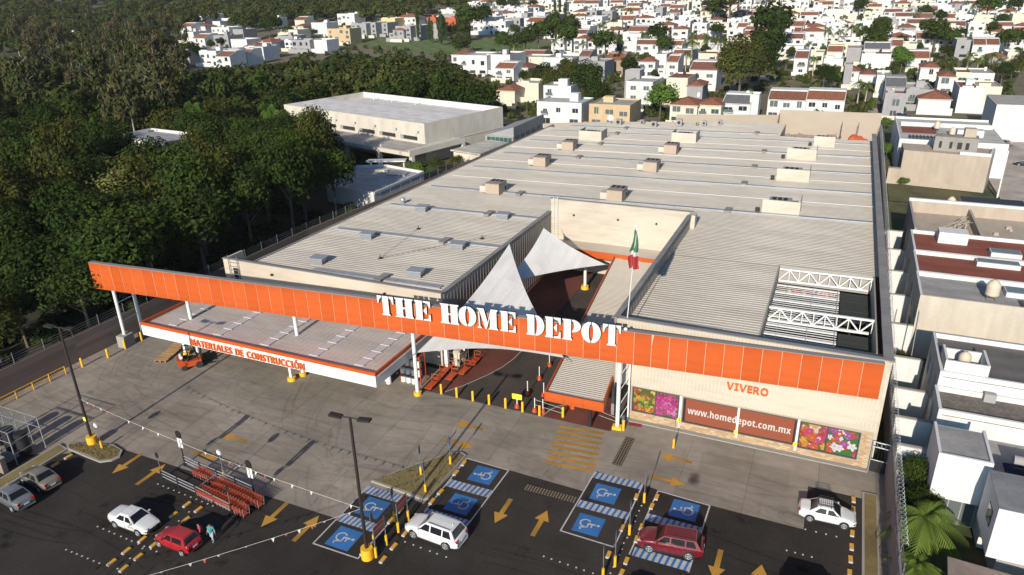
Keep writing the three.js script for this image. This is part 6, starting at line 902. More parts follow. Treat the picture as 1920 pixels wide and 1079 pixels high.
  part(t, 'front_wall', plate([[13.2, 2.9], [30, 2.9], [30, 6.95], [13.2, 6.95]], 0.3, hl).translate(0, 0, -48.4), M.wW); part(t, 'upper_box', boxAB(13.2, 30, 2.9, 6.95, -52.9, -48.71), M.wW); hl.forEach(([a, b, c, d], i) => { const w = part(t, 'window', boxAB(a, b, c, d, -48.66, -48.6), i ? M.glassPale : mat(0.09, 0.07, 0.06, 0.8)); part(w, 'transom', boxAB(a, b, c + 0.75, c + 0.82, -48.6, -48.52), M.frame); }); part(t, 'roof_deck', boxAB(13.2, 30, 6.95, 7.0, -52.9, -48.4), mat(0.24, 0.24, 0.245, 0.9, { map: texRoofTop })); part(t, 'side_window', boxAB(13.14, 13.19, 4.6, 5.9, -50.6, -49.4), M.glass); part(t, 'ground_floor', boxAB(14.2, 30, 0, 2.9, -52.9, -49.6), M.wG); { const g = []; for (let i = 0; i < 24; i++) g.push(bx(0.05, 1.3, 0.05, 14.4 + i * 0.3, 0.2, -46.6)); part(t, 'slat_screen', g, M.frameDark).userData.kind = 'stuff'; }
  solo('carport_roof', 'brown flat carport roof in the lower right corner', 'carport', prism([[10.9, -47.6], [24, -46.6], [24, -40], [10.4, -41]], 2.6, 2.75), mat(0.26, 0.20, 0.165, 0.9, { map: texRoofTop }));
}
// garden walls and plots between the boundary and the row
for (const [z, l] of [[-120, 'garden wall beside the vacant plot'], [-111, 'white garden wall behind the farther red-roofed house'], [-102, 'white garden wall at the nearer red-roofed house'], [-93.5, 'white garden wall beside the grey-roofed house'], [-84.6, 'white garden wall by the steel ladder'], [-76.2, 'white garden wall below the brown terrace house'], [-69.4, 'white garden wall in front of the long grey side wall'], [-64, 'white garden wall behind the boxy bay'], [-59.4, 'white garden wall nearest the palm']]) { const t = thing('garden_wall', l, 'garden wall'); part(t, 'wall', boxAB(8.1, 11, 0, 3.6, z - 0.12, z + 0.12), M.wW); part(t, 'coping', boxAB(8.05, 11, 3.6, 3.7, z - 0.17, z + 0.17), M.kerb); }
[[-66.7, M.lawn], [-72.8, M.lawn], [-80.4, mat(0.14, 0.14, 0.05, 1, { map: texGrass })], [-89, M.kerb], [-97.7, M.kerb], [-106.5, M.kerb], [-61.7, M.lawn]].forEach(([z, m]) => struct('yard_plot', boxAB(8.1, 10.6, 0, 0.06, z - 2.6, z + 2.6), m));
{ // unfinished block
  const t = thing('unfinished_house', 'unfinished grey block house with open roof and leaning timber', 'house', [0, 0, 0], 0, RG); part(t, 'side_wall', boxAB(11.4, 11.7, 0, 7.2, -125.4, -110.6), M.wG); part(t, 'wall_run', [boxAB(11.7, 40, 0, 7.2, -125.4, -125.1), boxAB(11.7, 40, 0, 6.9, -110.9, -110.6), boxAB(19.6, 19.9, 0, 6.6, -125.1, -110.9)], M.wP); part(t, 'white_parapet', boxAB(11.4, 40, 7.2, 7.6, -125.5, -125.0), M.wW); part(t, 'floor_slab', boxAB(11.7, 40, 5.2, 5.4, -125.1, -110.9), M.wP); part(t, 'pit', boxAB(21, 26, 5.42, 5.44, -114, -111.6), M.dark);
  for (let i = 0; i < 16; i++) part(t, 'timber', beam(V(16 + rr(-1, 2.2), 5.5, -117 + rr(-3, 3)), V(18.4 + rr(-0.6, 0.8), 6.9 + rr(-0.3, 0.5), -118 + rr(-1.5, 1.5)), 0.12, 0.06), M.wP); for (let i = 0; i < 10; i++) part(t, 'rubble', new THREE.IcosahedronGeometry(rr(0.2, 0.5), 0).translate(rr(21, 36), 5.5, rr(-122, -113)), M.wP); part(t, 'awning_sheet', boxAB(19, 27.4, 6.9, 7.0, -131.2, -126.6), M.frameDark); tankOn(t, 17.4, 5.6, -127.2, 1.1);
  const d = thing('plaster_house', 'tall blank beige plastered house with raw block tower', 'house', [0, 0, 0], 0, RG); part(d, 'wall', prism([[12.3, -172], [12.4, -164.8], [27.2, -162.8], [29, -171]], 0, 7), M.wP); part(d, 'low_wall', prism([[10.2, -166], [10.2, -164.6], [12.4, -164.6], [12.4, -166]], 0, 3.2), M.wP); part(d, 'parapet', [prism([[22, -163.5], [27.2, -162.8], [28.6, -169.4], [28.3, -169.4], [26.9, -163.2], [22, -163.9]], 7, 7.6)], M.wW); const tw = part(d, 'block_tower', prism([[17.6, -166.4], [25, -165.4], [25.4, -169.4], [18, -170.4]], 7, 9.8), mat(0.27, 0.25, 0.225, 0.95, { map: texStucco })); for (const [x, z, w] of [[18.7, -166.2, 0.45], [20.5, -165.95, 0.45], [22.0, -165.75, 0.8], [23.3, -165.55, 0.6]]) part(tw, 'opening', bx(w, 1.3, 0.1, x, 7.6, z, 0.13), M.dark); tankOn(d, 20.6, 9.4, -168.4, 1.0); part(d, 'upper_block', bx(2, 1.6, 2, 23.6, 9.8, -168), M.wP); part(d, 'side_panel', boxAB(12.2, 12.28, 1.5, 5.6, -170.5, -165.6), M.black);
  const w = rowHouse('row_house', 'white house with red terrace roof behind the beige plastered house', 12, 32, -176, -205, 6.6, M.wW, M.whiteRoof, { win: [[-184, 3.5, 1.6, 1.6], [-192, 3.5, 1.6, 1.6], [-200, 3.5, 1.6, 1.6]] }); part(w, 'red_terrace', [boxAB(13, 20, 6.67, 6.72, -194, -186), boxAB(22, 27, 6.67, 6.72, -190, -184)], M.redRoof); part(w, 'terrace_wall', boxAB(13, 31.6, 6.67, 7.6, -195.2, -194.9), M.wW); tankOn(w, 20, 6.7, -190, 1.1); part(w, 'stair_box', bx(5, 1.4, 3, 26, 6.67, -186), M.wW); part(w, 'pergola', (() => { const g = [boxAB(14, 20, 6.9, 7.1, -180.6, -180.4), boxAB(14, 20, 6.9, 7.1, -176.8, -176.6)]; for (let i = 0; i < 9; i++) g.push(boxAB(14 + i * 0.7, 14.2 + i * 0.7, 7.1, 7.25, -180.8, -176.5)); return g; })(), M.frameDark);
  const e = thing('tall_house', 'tall pale house with windowless side wall on the street', 'house', [0, 0, 0], 0, RG); part(e, 'wall', boxAB(35, 52, 0, 9, -236, -218), M.wW); part(e, 'roof_deck', boxAB(35.2, 52, 9, 9.06, -235.8, -218.2), M.slabRoof); part(e, 'brown_frame', [boxAB(43, 43.4, 1, 7, -217.95, -217.6), boxAB(43.4, 50, 6.6, 7, -217.95, -217.6)], M.tileB); part(e, 'window', boxAB(43.6, 46, 3.6, 6, -217.97, -217.85), M.glassGreen);
}
// ---------- parked pole and street furniture on the right street ----------
{ const t = thing('utility_pole', 'white utility pole beside the right street', 'pole', [29.2, 0, -160]); part(t, 'shaft', cy(0.16, 0.12, 9, 0, 0, 0, 10), M.white); const u = thing('utility_pole', 'white utility pole nearest the unfinished house', 'pole', [27.6, 0, -124]); part(u, 'shaft', cy(0.16, 0.12, 9, 0, 0, 0, 10), M.white); part(u, 'bracket', bx(0.5, 0.08, 0.08, 0, 8.6, 0), M.steel); part(t, 'bracket', bx(0.5, 0.08, 0.08, 0, 8.6, 0), M.steel); }
// ---------- town: houses (x z width height roof colour depth) ----------
const FW = (x, z) => -0.41409 * x - 0.91024 * z, LT = (x, z) => 0.91024 * x - 0.41409 * z;      // distance ahead of the camera, and to its right
const town = [[-420, -370], [-330, -330], [-150, -196], [-60, -214], [60, -262], [150, -300], [240, -900], [-520, -900]];
drape('town_ground', town, 10, 0.0, mat(0.20, 0.175, 0.105, 1, { map: texAsphalt }));
const nth = (n) => ord[n - 1] ?? `${n}${n % 10 === 1 && n % 100 !== 11 ? 'st' : n % 10 === 2 && n % 100 !== 12 ? 'nd' : n % 10 === 3 && n % 100 !== 13 ? 'rd' : 'th'}`;
const houseList = `-15.4 -232.5 10.6 6 S w 9 v;-5 -235.4 10.5 6 S w 9 v;-28.6 -224.2 8.1 5.6 G w 9 v;-23.8 -225 2.5 7.5 F w 5;-42.5 -217.2 7.9 5.6 H c 9 v;-35.5 -219.2 6.8 5.6 H c 9 v;-61.5 -205.8 12.2 6.2 F b 11 v;-76.4 -204.3 14 6.4 F w 10 v;-82.6 -219.2 9.1 8.8 F w 8 v;-60.9 -236.5 8.7 8.6 F w 12 v;-52.6 -254.4 7.2 8 F c 11;-46.3 -253.7 5.1 6.2 H g 8 v;-50.3 -289.9 10.3 7.2 S w 9 v;-79.3 -318.6 7.4 6.4 H w 9 v;-74.9 -325.4 4.9 8.2 F w 9 v;-68.8 -320.9 5 6.4 S w 8 v;-118.3 -314.6 13.8 6.8 F w 12 v;-128.8 -298.2 6.2 5 H w 8 v;-133.1 -290 8.7 5.6 S w 7 v;-145.3 -310.3 11.7 8 F w 12;-155.8 -305.8 13.7 8 F w 12 v;-169.8 -321.3 10.9 7 H w 8 v;-137.8 -331.2 11.7 5 F c 10;-98.4 -301.1 11.8 7.4 F g 10 v;-107.9 -320.5 5 8 S g 7 v;-94.1 -319.7 8.2 6.6 S o 9 v;-133.8 -389.6 6.9 8.6 H w 8 v;-129 -393.1 5.1 7 H w 7 v;-116.4 -423.9 13.9 7.6 F w 12 v;-124.1 -424.1 5 6 S w 8 v;-108.7 -237.2 7.2 4.6 H c 10;-103.8 -245.5 8.6 5.5 F c 11;-66.3 -247.5 5.1 10.5 F g 5;-148.3 -354.9 12.8 3.4 S o 8;-74.3 -368.2 10.2 4 S w 8;-61.2 -361.6 8.6 5 F c 12 v;-51 -358.7 10.7 4.6 S c 8 v;-19 -342.3 5.5 6.8 S w 9 v;-14.2 -360.9 6.3 7 F c 9 v;-6.7 -359.7 7.9 4.6 F w 9;
-6.9 -373.4 6.7 6.6 S c 8 v;1.1 -382.7 5.8 7 F g 9;10.3 -373.2 11.9 5.6 F w 11;10.5 -386.6 11 6.8 G w 9;1.3 -310.9 4.8 5.6 H w 9 v;6.9 -310.9 5.9 4.6 H w 8;-0.1 -306.2 2.7 8 F g 9;11.5 -289.1 4.5 6.4 F w 10;19.4 -405.3 5 6.6 S w 9 v;25.1 -411.5 5.9 6.6 F c 10;26.5 -365.6 8.4 5.4 S w 9 v;27.7 -321.9 6.1 6.4 H w 9 v;31.4 -297.2 5 6.2 H w 9 v;36.5 -301 4.6 6.6 F c 10 v;42.7 -304.2 7 6.4 F w 11 v;14 -286.2 5.4 5.6 F c 9;14.4 -268.1 6.1 6.2 G g 8 v;21.2 -263.6 7.6 5.4 F g 12 v;25.1 -257.3 8.7 4.2 H w 11;13.6 -245.2 5.6 6.4 F g 9 v;35 -263.1 6.7 6.6 F w 12;39.5 -264.8 6.9 7 F c 10;62.6 -504.3 8 8.4 F w 10 v;54.6 -496.2 4.1 7 F w 9;54.5 -417.1 5.4 6.6 S w 9 v;60.1 -418.1 5.5 6.6 S w 9 v;47.8 -416.2 5.9 8 F g 9 v;55.8 -368.1 6.4 6.2 H g 8 v;62.4 -376 4.7 6.6 F c 9;45.3 -512.3 6.3 6 H w 8 v;51.5 -505.4 7.4 7 F c 9 v;92 -566.4 7 9 F c 10;27.8 -503.5 8.9 6.8 H g 9 v;20.2 -529.6 7.7 7.4 F g 9;13.9 -556.8 6.3 6.2 H w 8;7.4 -513.4 6.7 8 F w 9 v;-6.9 -533.6 7.5 6 H w 9 v;-22.2 -473.1 12.8 6.4 H w 10 v;-20.5 -514.9 6.8 6.2 F w 8 v;-27.2 -520.2 5 5.6 H w 8;
-30.1 -469.5 4 6.6 S c 8;-109.2 -517.7 19.6 6.4 F w 9 v;-138.2 -586.6 5.3 9 F g 9;-139 -560.7 9.1 7.4 F w 9 v;-107.2 -467.3 7.9 6 H w 9 v;-109.5 -452.1 4.5 7.4 F w 8 v;-64 -516 19.2 6 F w 9;-65.4 -504.9 6.5 5.4 S w 8;-54.9 -459 7.1 5.4 S w 8 v;-82 -480.3 13.8 4 F w 7;-60.8 -600.1 6 9.2 F w 8 v;-67.5 -609.3 5.4 8.4 F o 8 v;-13.7 -623.8 22.6 6.4 F w 10;-24.1 -662.9 10.9 7.4 S c 9 v;-45.8 -631.1 20 5.4 F c 10;-47.7 -662.3 10.9 7.6 F w 9 v;32.7 -619.6 8.8 6.6 F c 10 v;24.8 -629.7 7.7 6.4 F g 8;56.2 -635.9 13.4 7 F w 10 v;-235 -533.1 11.4 8 F w 9 v;-227.8 -534.1 5.6 8.4 F g 9;-222.7 -546.3 14 7.8 F w 9 v;-206.5 -536.4 9.7 7.4 F g 9 v;-219.4 -545.8 7 6 S w 7 v;-210.1 -567.1 5.3 6.6 F w 8;-194 -542.8 5 7.4 F y 8;-188.4 -546.7 8.8 6.4 H w 8 v;-182 -554.6 8.8 8.8 F g 9 v;-214.9 -615 12.7 6.6 F w 8 v;-188.2 -606.4 11.2 7.2 F w 9 v;-260.4 -663 9.9 9 F w 8 v;-231.1 -672 13.2 8.6 F w 9 v;-242.1 -504.4 11.1 8.2 F w 10;-311.9 -619.1 20.1 8.2 F w 12;-321 -585 20.7 5.6 F w 10 v;-301 -551.7 15.6 5 F g 9;-268.7 -489.7 13.1 8 F r 9 v;-286.3 -497.1 7.7 7.4 F r 9;-310 -500.8 21 7.8 H w 9 v;-317.6 -487.3 12.1 7.4 F y 9;
-269.4 -430.1 11.4 8.4 F g 10 v;-263.4 -436.8 8.1 8.2 F g 10 v;-263.4 -448.7 5.8 8.4 F g 9;-257.9 -449.8 6.5 8.4 F g 9;-271.4 -427.3 8.1 7 H g 7 v;-273.1 -427.9 11.8 4.6 F g 7 v;-374.4 -513.7 37.7 7.6 F w 10 v;-300 -402.3 18.9 9.2 F b 9 v;-310.3 -439 12.7 8.8 F g 9 v;-303.5 -444 7.8 8.8 F g 9 v;-299.6 -451.1 9.6 8.2 F g 9 v;-344.4 -440.3 13.4 8.4 F w 9;-371.4 -451.5 7.8 5 H c 8 v;-391.8 -477.9 9.2 6.6 S c 8;-350.3 -413.5 21.3 6.4 F c 9;-326.5 -382.2 12.2 6.2 F g 9 v;-312.7 -369.3 6.9 5.4 F w 8 v;-298.8 -363 13.4 6.4 F g 8 v;-289.6 -366.9 13.6 6.2 F w 8;-324.8 -360.9 11.5 5.4 H w 9 v;-322.8 -346.6 10.5 4.6 H c 8;-347.6 -364.3 12.9 5.4 F w 9;-368.2 -368.6 17.8 7 F g 9 v;-377.1 -361.3 9.9 6.6 S w 8 v;-416.8 -389.9 11.8 6 F w 9;-414.2 -418 28 6 F w 9 v;-378.7 -397.7 8.8 7.4 F g 9 v;-291.4 -292.6 9.3 6.4 S w 8 v;-300.2 -310.5 6.7 7.4 F w 8 v;-290.6 -305.9 5.4 6 S w 8 v;-310.7 -301.9 11.6 7 F w 9 v;-328.3 -301.7 8.5 7.4 F g 9 v;-302 -327.8 11.4 6.6 F w 9 v;-500.5 -479.5 15.3 6.6 F w 8 v;-500.5 -493.7 13.1 7 F w 8;-449.1 -450.4 7.6 6.6 F w 8;-451 -466.6 20.8 7 F w 9 v;-458.9 -429.4 10.8 5.4 S w 8;-454.8 -438.3 11.9 4.6 H w 8;-427.8 -484 23.7 6.2 F w 9 v;
-545.9 -366 12.9 7 S w 9 v;-540.7 -384.8 19.9 7.4 F w 9 v;-507.8 -373 15.5 6.4 F w 9;-477.6 -335.1 13.5 7 S w 9 v;-541.2 -419.9 16.7 7 F w 9 v;-457.1 -308.5 11.8 6.6 H w 8 v`.replace(/\n/g, '').split(';').map((s) => { const f = s.split(' '); return { x: +f[0], z: +f[1], w: +f[2], h: +f[3], roof: f[4], c: f[5], d: +f[6], v: f[7] === 'v' }; });
for (const h of houseList) { h.w = Math.min(h.w, 17); h.d *= h.z < -250 ? 1.45 : 1.15; }
{ // rows that go on behind them
  for (let z = -395; z > -830; z -= 17) for (let x = -330 + rr(0, 6); x < 190; x += rr(10, 14)) {
    const zz = z + rr(-3, 3), d = FW(x, zz), u = 960 + (1365 * LT(x, zz)) / (d * 0.93); if (u < 905 || u > 1990 || d < 372) continue;
    const e = rise(x, zz); if (40 - e < d * 0.024) continue;
    if (houseList.some((h) => Math.abs(h.x - x) < (h.w + 9) / 2 && zz < h.z + 13 && zz > h.z - h.d - 10)) continue;
    if (inPoly(x, zz, [[-330, -420], [-262, -395], [-205, -372], [-150, -385], [-150, -440], [-215, -465], [-318, -465]]) || inPoly(x, zz, [[-112, -440], [-84, -480], [-50, -458], [-56, -405]])) continue;
    if (rnd() < 0.13) continue;
    houseList.push({ x, z: zz, w: rr(8.5, 13.5), h: rr(5.2, 7.6), roof: pick('FFFFFFSHHSF'), c: pick('wwwwwwwwwccgwcw'), d: rr(10, 15), v: true, far: true });
  }
}
const bandOf = (o) => Math.floor((FW(o.x, o.z) - 180) / 40);
const wallM = { w: M.wW, c: M.wC, b: M.wB, g: M.wG, o: M.wO, y: M.wY, r: M.wR }, wallN = { w: 'white', c: 'cream', b: 'beige', g: 'grey', o: 'stone brown', y: 'pale yellow', r: 'terracotta' }, roofN = { F: 'flat-roofed', S: 'tiled', H: 'hip-roofed', G: 'grey-roofed' };
function tri(pts) { const g = new THREE.BufferGeometry(), p = [], uv = []; for (const [a, b, c] of pts) for (const q of [a, b, c]) { p.push(...q); uv.push(q[0] + q[1], q[2] + q[1]); } g.setAttribute('position', new THREE.Float32BufferAttribute(p, 3)); g.setAttribute('uv', new THREE.Float32BufferAttribute(uv, 2)); g.computeVertexNormals(); return g; }
const barrel = new THREE.CylinderGeometry(0.5, 0.52, 1.25, 9).translate(0, 0.63, 0);
function house(o, label) {
  const { w, h, d } = o, D = FW(o.x, o.z), near = D < 330, y0 = rise(o.x, o.z - d / 2) - 0.3, t = thing('house', label, 'house', [o.x, y0, o.z], rr(-0.03, 0.03), 'houses of the town behind the store'), wm = wallM[o.c], H = h + 0.3, x0 = -w / 2, x1 = w / 2;
  const holes = [], wins = [];
  if (o.v) {
    const n = Math.max(1, Math.round(w / 4.2)), fh = H > 8.4 ? 3 : H > 4.2 ? 2 : 1;
    for (let f = fh - 1; f >= 0; f--) for (let i = 0; i < n; i++) {
      const cw = w / n, cx = x0 + (i + 0.5) * cw + rr(-0.3, 0.3) * Math.max(0, cw - 3.4), ww = f ? Math.min(cw * 0.62, pick([1.3, 1.8, 2.3])) : Math.min(cw * 0.7, pick([1.6, 2.6, 3])), b = (H / fh) * f + (f ? pick([0.5, 0.9]) : 0.35), hh = Math.min(H / fh - (f ? 1.35 : 0.9), f ? pick([1.3, 1.9]) : 2.1);
      if (rnd() < 0.12 || hh < 0.5) continue; holes.push([cx - ww / 2, cx + ww / 2, b, b + hh]); wins.push(f);
    }
  }
  const clear = holes.filter((a, i) => a[0] > x0 + 0.15 && a[1] < x1 - 0.15 && !holes.some((b, j) => j < i && a[0] < b[1] + 0.1 && a[1] > b[0] - 0.1 && a[2] < b[3] + 0.1 && a[3] > b[2] - 0.1));
  part(t, 'facade', plate([[x0, 0], [x1, 0], [x1, H], [x0, H]], 0.28, clear), wm);
  part(t, 'wall', boxAB(x0, x1, 0, H, -d, -0.28), wm);
  const gm = pick([M.glass, M.glass, M.glassGreen, M.glassPale]);
  clear.forEach((a) => { const p = part(t, 'window', boxAB(a[0], a[1], a[2], a[3], -0.28, -0.22), a[2] < 0.6 && rnd() < 0.5 ? M.frameDark : gm); if (near) part(p, 'mullion', [boxAB((a[0] + a[1]) / 2 - 0.04, (a[0] + a[1]) / 2 + 0.04, a[2], a[3], -0.22, -0.16), boxAB(a[0], a[1], a[3] - 0.07, a[3], -0.22, -0.15)], M.frame); });
  if (o.v && clear.length && rnd() < 0.35) { const a = clear[0]; if (a[2] > 2) { const b = part(t, 'balcony', boxAB(a[0] - 0.4, a[1] + 0.4, a[2] - 0.25, a[2] - 0.1, 0, 0.8), wm); part(b, 'railing', [boxAB(a[0] - 0.4, a[1] + 0.4, a[2] + 0.75, a[2] + 0.82, 0.74, 0.8), boxAB(a[0] - 0.4, a[1] + 0.4, a[2] - 0.1, a[2] + 0.7, 0.76, 0.78)], M.glassPale); } }
  const tm = o.roof === 'G' ? M.tileG : rnd() < 0.7 ? M.tile : M.tileB;
  if (o.roof === 'F') {
    const ph = rr(0.4, 0.9); part(t, 'roof_deck', boxAB(x0 + 0.2, x1 - 0.2, H, H + 0.05, -d + 0.2, -0.2), pick([M.slabRoof, M.whiteRoof, M.slabRoof, M.redRoof]));
    part(t, 'parapet', [boxAB(x0, x1, H, H + ph, -0.2, 0), boxAB(x0, x1, H, H + ph, -d, -d + 0.2), boxAB(x0, x0 + 0.2, H, H + ph, -d + 0.2, -0.2), boxAB(x1 - 0.2, x1, H, H + ph, -d + 0.2, -0.2)], wm);
    if (w > 6 && rnd() < 0.6) { const sx = rr(x0 + 1.6, x1 - 1.6); part(t, 'stair_box', bx(rr(2, 3), rr(1.6, 2.4), 2.6, sx, H + 0.05, -d * 0.6), wm); }
    if (rnd() < 0.45 && w > 4.5) { const s = part(t, 'pediment', boxAB(x0 + w * 0.1, x0 + w * rr(0.4, 0.6), H + ph, H + ph + rr(0.3, 0.9), -0.6, -0.25), wm); }
  } else if (o.roof === 'H') {
    const e = 0.35, r = Math.min(w, d) * 0.16 + 0.35, k = Math.min(w, d) / 2, a = [x0 - e, H, e], b = [x1 + e, H, e], c = [x1 + e, H, -d - e], q = [x0 - e, H, -d - e], R = w > d ? [[x0 + k, H + r, -d / 2], [x1 - k, H + r, -d / 2]] : [[0, H + r, -k], [0, H + r, -d + k]];
    part(t, 'roof', w > d ? tri([[a, b, R[1]], [a, R[1], R[0]], [b, c, R[1]], [c, q, R[0]], [c, R[0], R[1]], [q, a, R[0]]]) : tri([[a, b, R[0]], [b, c, R[1]], [b, R[1], R[0]], [c, q, R[1]], [q, a, R[0]], [q, R[0], R[1]]]), tm);
    part(t, 'eave', boxAB(x0 - e, x1 + e, H - 0.18, H - 0.01, -d - e, e), wm);
  } else {
    const k = d * 0.5, r = k * 0.34, e = 0.35;
    part(t, 'roof', [tri([[[x0 + 0.12, H - 0.02, e], [x1 - 0.12, H - 0.02, e], [x1 - 0.12, H + r, -k]], [[x0 + 0.12, H - 0.02, e], [x1 - 0.12, H + r, -k], [x0 + 0.12, H + r, -k]]])], tm);
    part(t, 'eave', boxAB(x0, x1, H - 0.2, H - 0.04, 0, e), wm);
    for (const gx of [x0 - 0.02, x1 - 0.14]) part(t, 'gable', new THREE.ExtrudeGeometry(new THREE.Shape([[0, 0], [k, 0], [k, r + 0.35], [0, 0.32]].map(([a, b]) => new THREE.Vector2(a, b))), { depth: 0.16, bevelEnabled: false }).rotateY(Math.PI / 2).translate(gx, H, 0), wm);
    part(t, 'rear_block', boxAB(x0, x1, H, H + r + 0.35, -d, -k), wm);
  }
  if (rnd() < 0.5 && w > 4) { const p = part(t, 'water_tank', barrel, rnd() < 0.3 ? M.dark : rnd() < 0.5 ? M.tank : M.white); p.position.set(rr(x0 + 1, x1 - 1), H + (o.roof === 'F' ? 0.05 : 1.4), -d * 0.75); }
  if (!o.far || rnd() < 0.5) { const gw = part(t, 'garden_wall', [boxAB(x0 - 0.4, x1 + 0.4, 0, rr(1.2, 2.6), 3.2, 3.4)], rnd() < 0.6 ? wm : M.wC); }
  return t;
}
{
  const bands = {}; for (const h of houseList) (bands[bandOf(h)] ||= []).push(h);
  const keys = Object.keys(bands).map(Number).sort((a, b) => a - b);
  keys.forEach((k, bi) => { bands[k].sort((a, b) => LT(a.x, a.z) / FW(a.x, a.z) - LT(b.x, b.z) / FW(b.x, b.z)); bands[k].forEach((h, i) => house(h, `${wallN[h.c]} ${roofN[h.roof]} house, ${nth(i + 1)} from left in ${nth(bi + 1)} belt of houses behind the store`)); });
  // past the three hundred that show largest, the smallest far ones are one mass
  const hs = scene.children.filter((o) => /^house(_\d+)?$/.test(o.name)), size = (o) => 1 / FW(o.position.x, o.position.z); hs.sort((a, b) => size(b) - size(a));
  const mass = new THREE.Group(), bins = new Map(); mass.name = 'distant_houses'; mass.userData = { kind: 'stuff', label: 'farthest white and cream houses along the top of the view', category: 'houses' };
  for (const o of hs.slice(296)) { o.updateMatrixWorld(true); o.traverse((m) => { if (!m.isMesh) return; const g = clean(m.geometry.clone()).applyMatrix4(m.matrixWorld); if (!g.attributes.uv) g.setAttribute('uv', new THREE.BufferAttribute(new Float32Array(g.attributes.position.count * 2), 2)); if (!bins.has(m.material)) bins.set(m.material, []); bins.get(m.material).push(g); }); scene.remove(o); }
  for (const [m, a] of bins) { const q = part(mass, 'house_mass', a, m); q.userData.kind = 'stuff'; } scene.add(mass);
}
// ---------- foliage ----------
function crownGeo(K, per, leaf, tone, o = {}) { // unit crown: radius 1, centred at the origin
  const p = [], nn = [], col = [], { flat = 0.82, spread = 0.62, sparse = 0, cr = [0.3, 0.46], under = -0.55 } = o;
  for (let k = 0; k < K; k++) {
    const a = rr(0, 6.283), v = rr(under, 1), s = Math.sqrt(1 - v * v), rad = spread * (0.55 + 0.58 * rnd()), c = V(Math.cos(a) * s * rad, v * rad * flat, Math.sin(a) * s * rad), R = rr(cr[0], cr[1]), t = rr(0.72, 1.25), hue = rr(-0.12, 0.12);
    for (let i = 0; i < per; i++) {
      const d = V(rr(-1, 1), rr(-0.7, 1), rr(-1, 1)).normalize(), q = c.clone().addScaledVector(d, R * (sparse ? rr(0.2, 1.1) : rr(0.72, 1.06))), n = d.clone().multiplyScalar(1.1).add(V(rr(-1, 1), rr(-0.3, 1), rr(-1, 1)).multiplyScalar(0.75)).normalize();
      const u = V(rr(-1, 1), rr(-1, 1), rr(-1, 1)).cross(n).normalize(), w = n.clone().cross(u), L = leaf * rr(0.6, 1.35), W = L * rr(0.45, 0.8);
      const A = q.clone().addScaledVector(u, -L), B = q.clone().addScaledVector(w, W), C = q.clone().addScaledVector(u, L), D = q.clone().addScaledVector(w, -W), e = t * rr(0.8, 1.2), cc = [tone[0] * e * (1 + hue * 1.4), tone[1] * e, tone[2] * e * (1 - hue)];
      for (const m of [A, D, C, A, C, B]) { p.push(m.x, m.y, m.z); nn.push(n.x, n.y, n.z); col.push(...cc); }
    }
  }
  const g = new THREE.BufferGeometry(); g.setAttribute('position', new THREE.Float32BufferAttribute(p, 3)); g.setAttribute('normal', new THREE.Float32BufferAttribute(nn, 3)); g.setAttribute('color', new THREE.Float32BufferAttribute(col, 3)); return g;
}
const leafM = new THREE.MeshPhysicalMaterial({ vertexColors: true, roughness: 1, specularIntensity: 0.12, side: THREE.DoubleSide });
function limbs(h, r, n, top) { const g = [bar(V(0, 0, 0), V(rr(-0.05, 0.05), h, rr(-0.05, 0.05)), r, 7, r * 0.55)]; for (let i = 0; i < n; i++) { const a = rr(0, 6.28), b = V(0, h * rr(0.55, 0.95), 0); g.push(bar(b, b.clone().add(V(Math.cos(a) * rr(0.4, 0.7), rr(0.3, 0.75) * top, Math.sin(a) * rr(0.4, 0.7))), r * 0.45, 5, r * 0.15)); } return g; }
function treeProto(name, K, per, leaf, tone, o = {}) { // unit tree: crown radius 1 centred 1.55 above the ground
  const t = new THREE.Group(); t.name = name; const tr = new THREE.Mesh(mg(limbs(1.3, o.tr ?? 0.055, 6, 1)), o.bark ?? M.trunk); tr.name = 'trunk'; const cr = new THREE.Mesh(crownGeo(K, per, leaf, tone, o).translate(0, 1.55, 0), leafM); cr.name = 'crown'; for (const m of [tr, cr]) { m.castShadow = m.receiveShadow = true; t.add(m); } return t;
}
const dk = [0.020, 0.034, 0.0065], md = [0.030, 0.049, 0.009], br = [0.075, 0.13, 0.022], ol = [0.050, 0.056, 0.013], yl = [0.105, 0.105, 0.03];
const protos = { b: [dk, md, [0.025, 0.040, 0.009], ol].map((c, i) => treeProto('broadleaf_tree', 40, 130, 0.046, c, i === 1 ? { flat: 0.7 } : {})), g: [treeProto('broadleaf_tree', 34, 95, 0.062, br)], m: [dk, md, [0.028, 0.042, 0.009]].map((c) => treeProto('broadleaf_tree', 26, 52, 0.095, c)) };
function plant(proto, x, z, sx, sy, label, group, cat = 'tree', y) { const r = proto.clone(); r.name = numbered(proto.name); scene.add(r); r.position.set(x, (y ?? rise(x, z)) - 0.1, z); r.scale.set(sx, sy, sx); r.rotation.y = rr(0, 6.28); r.userData = { label, category: cat, group }; return r; }
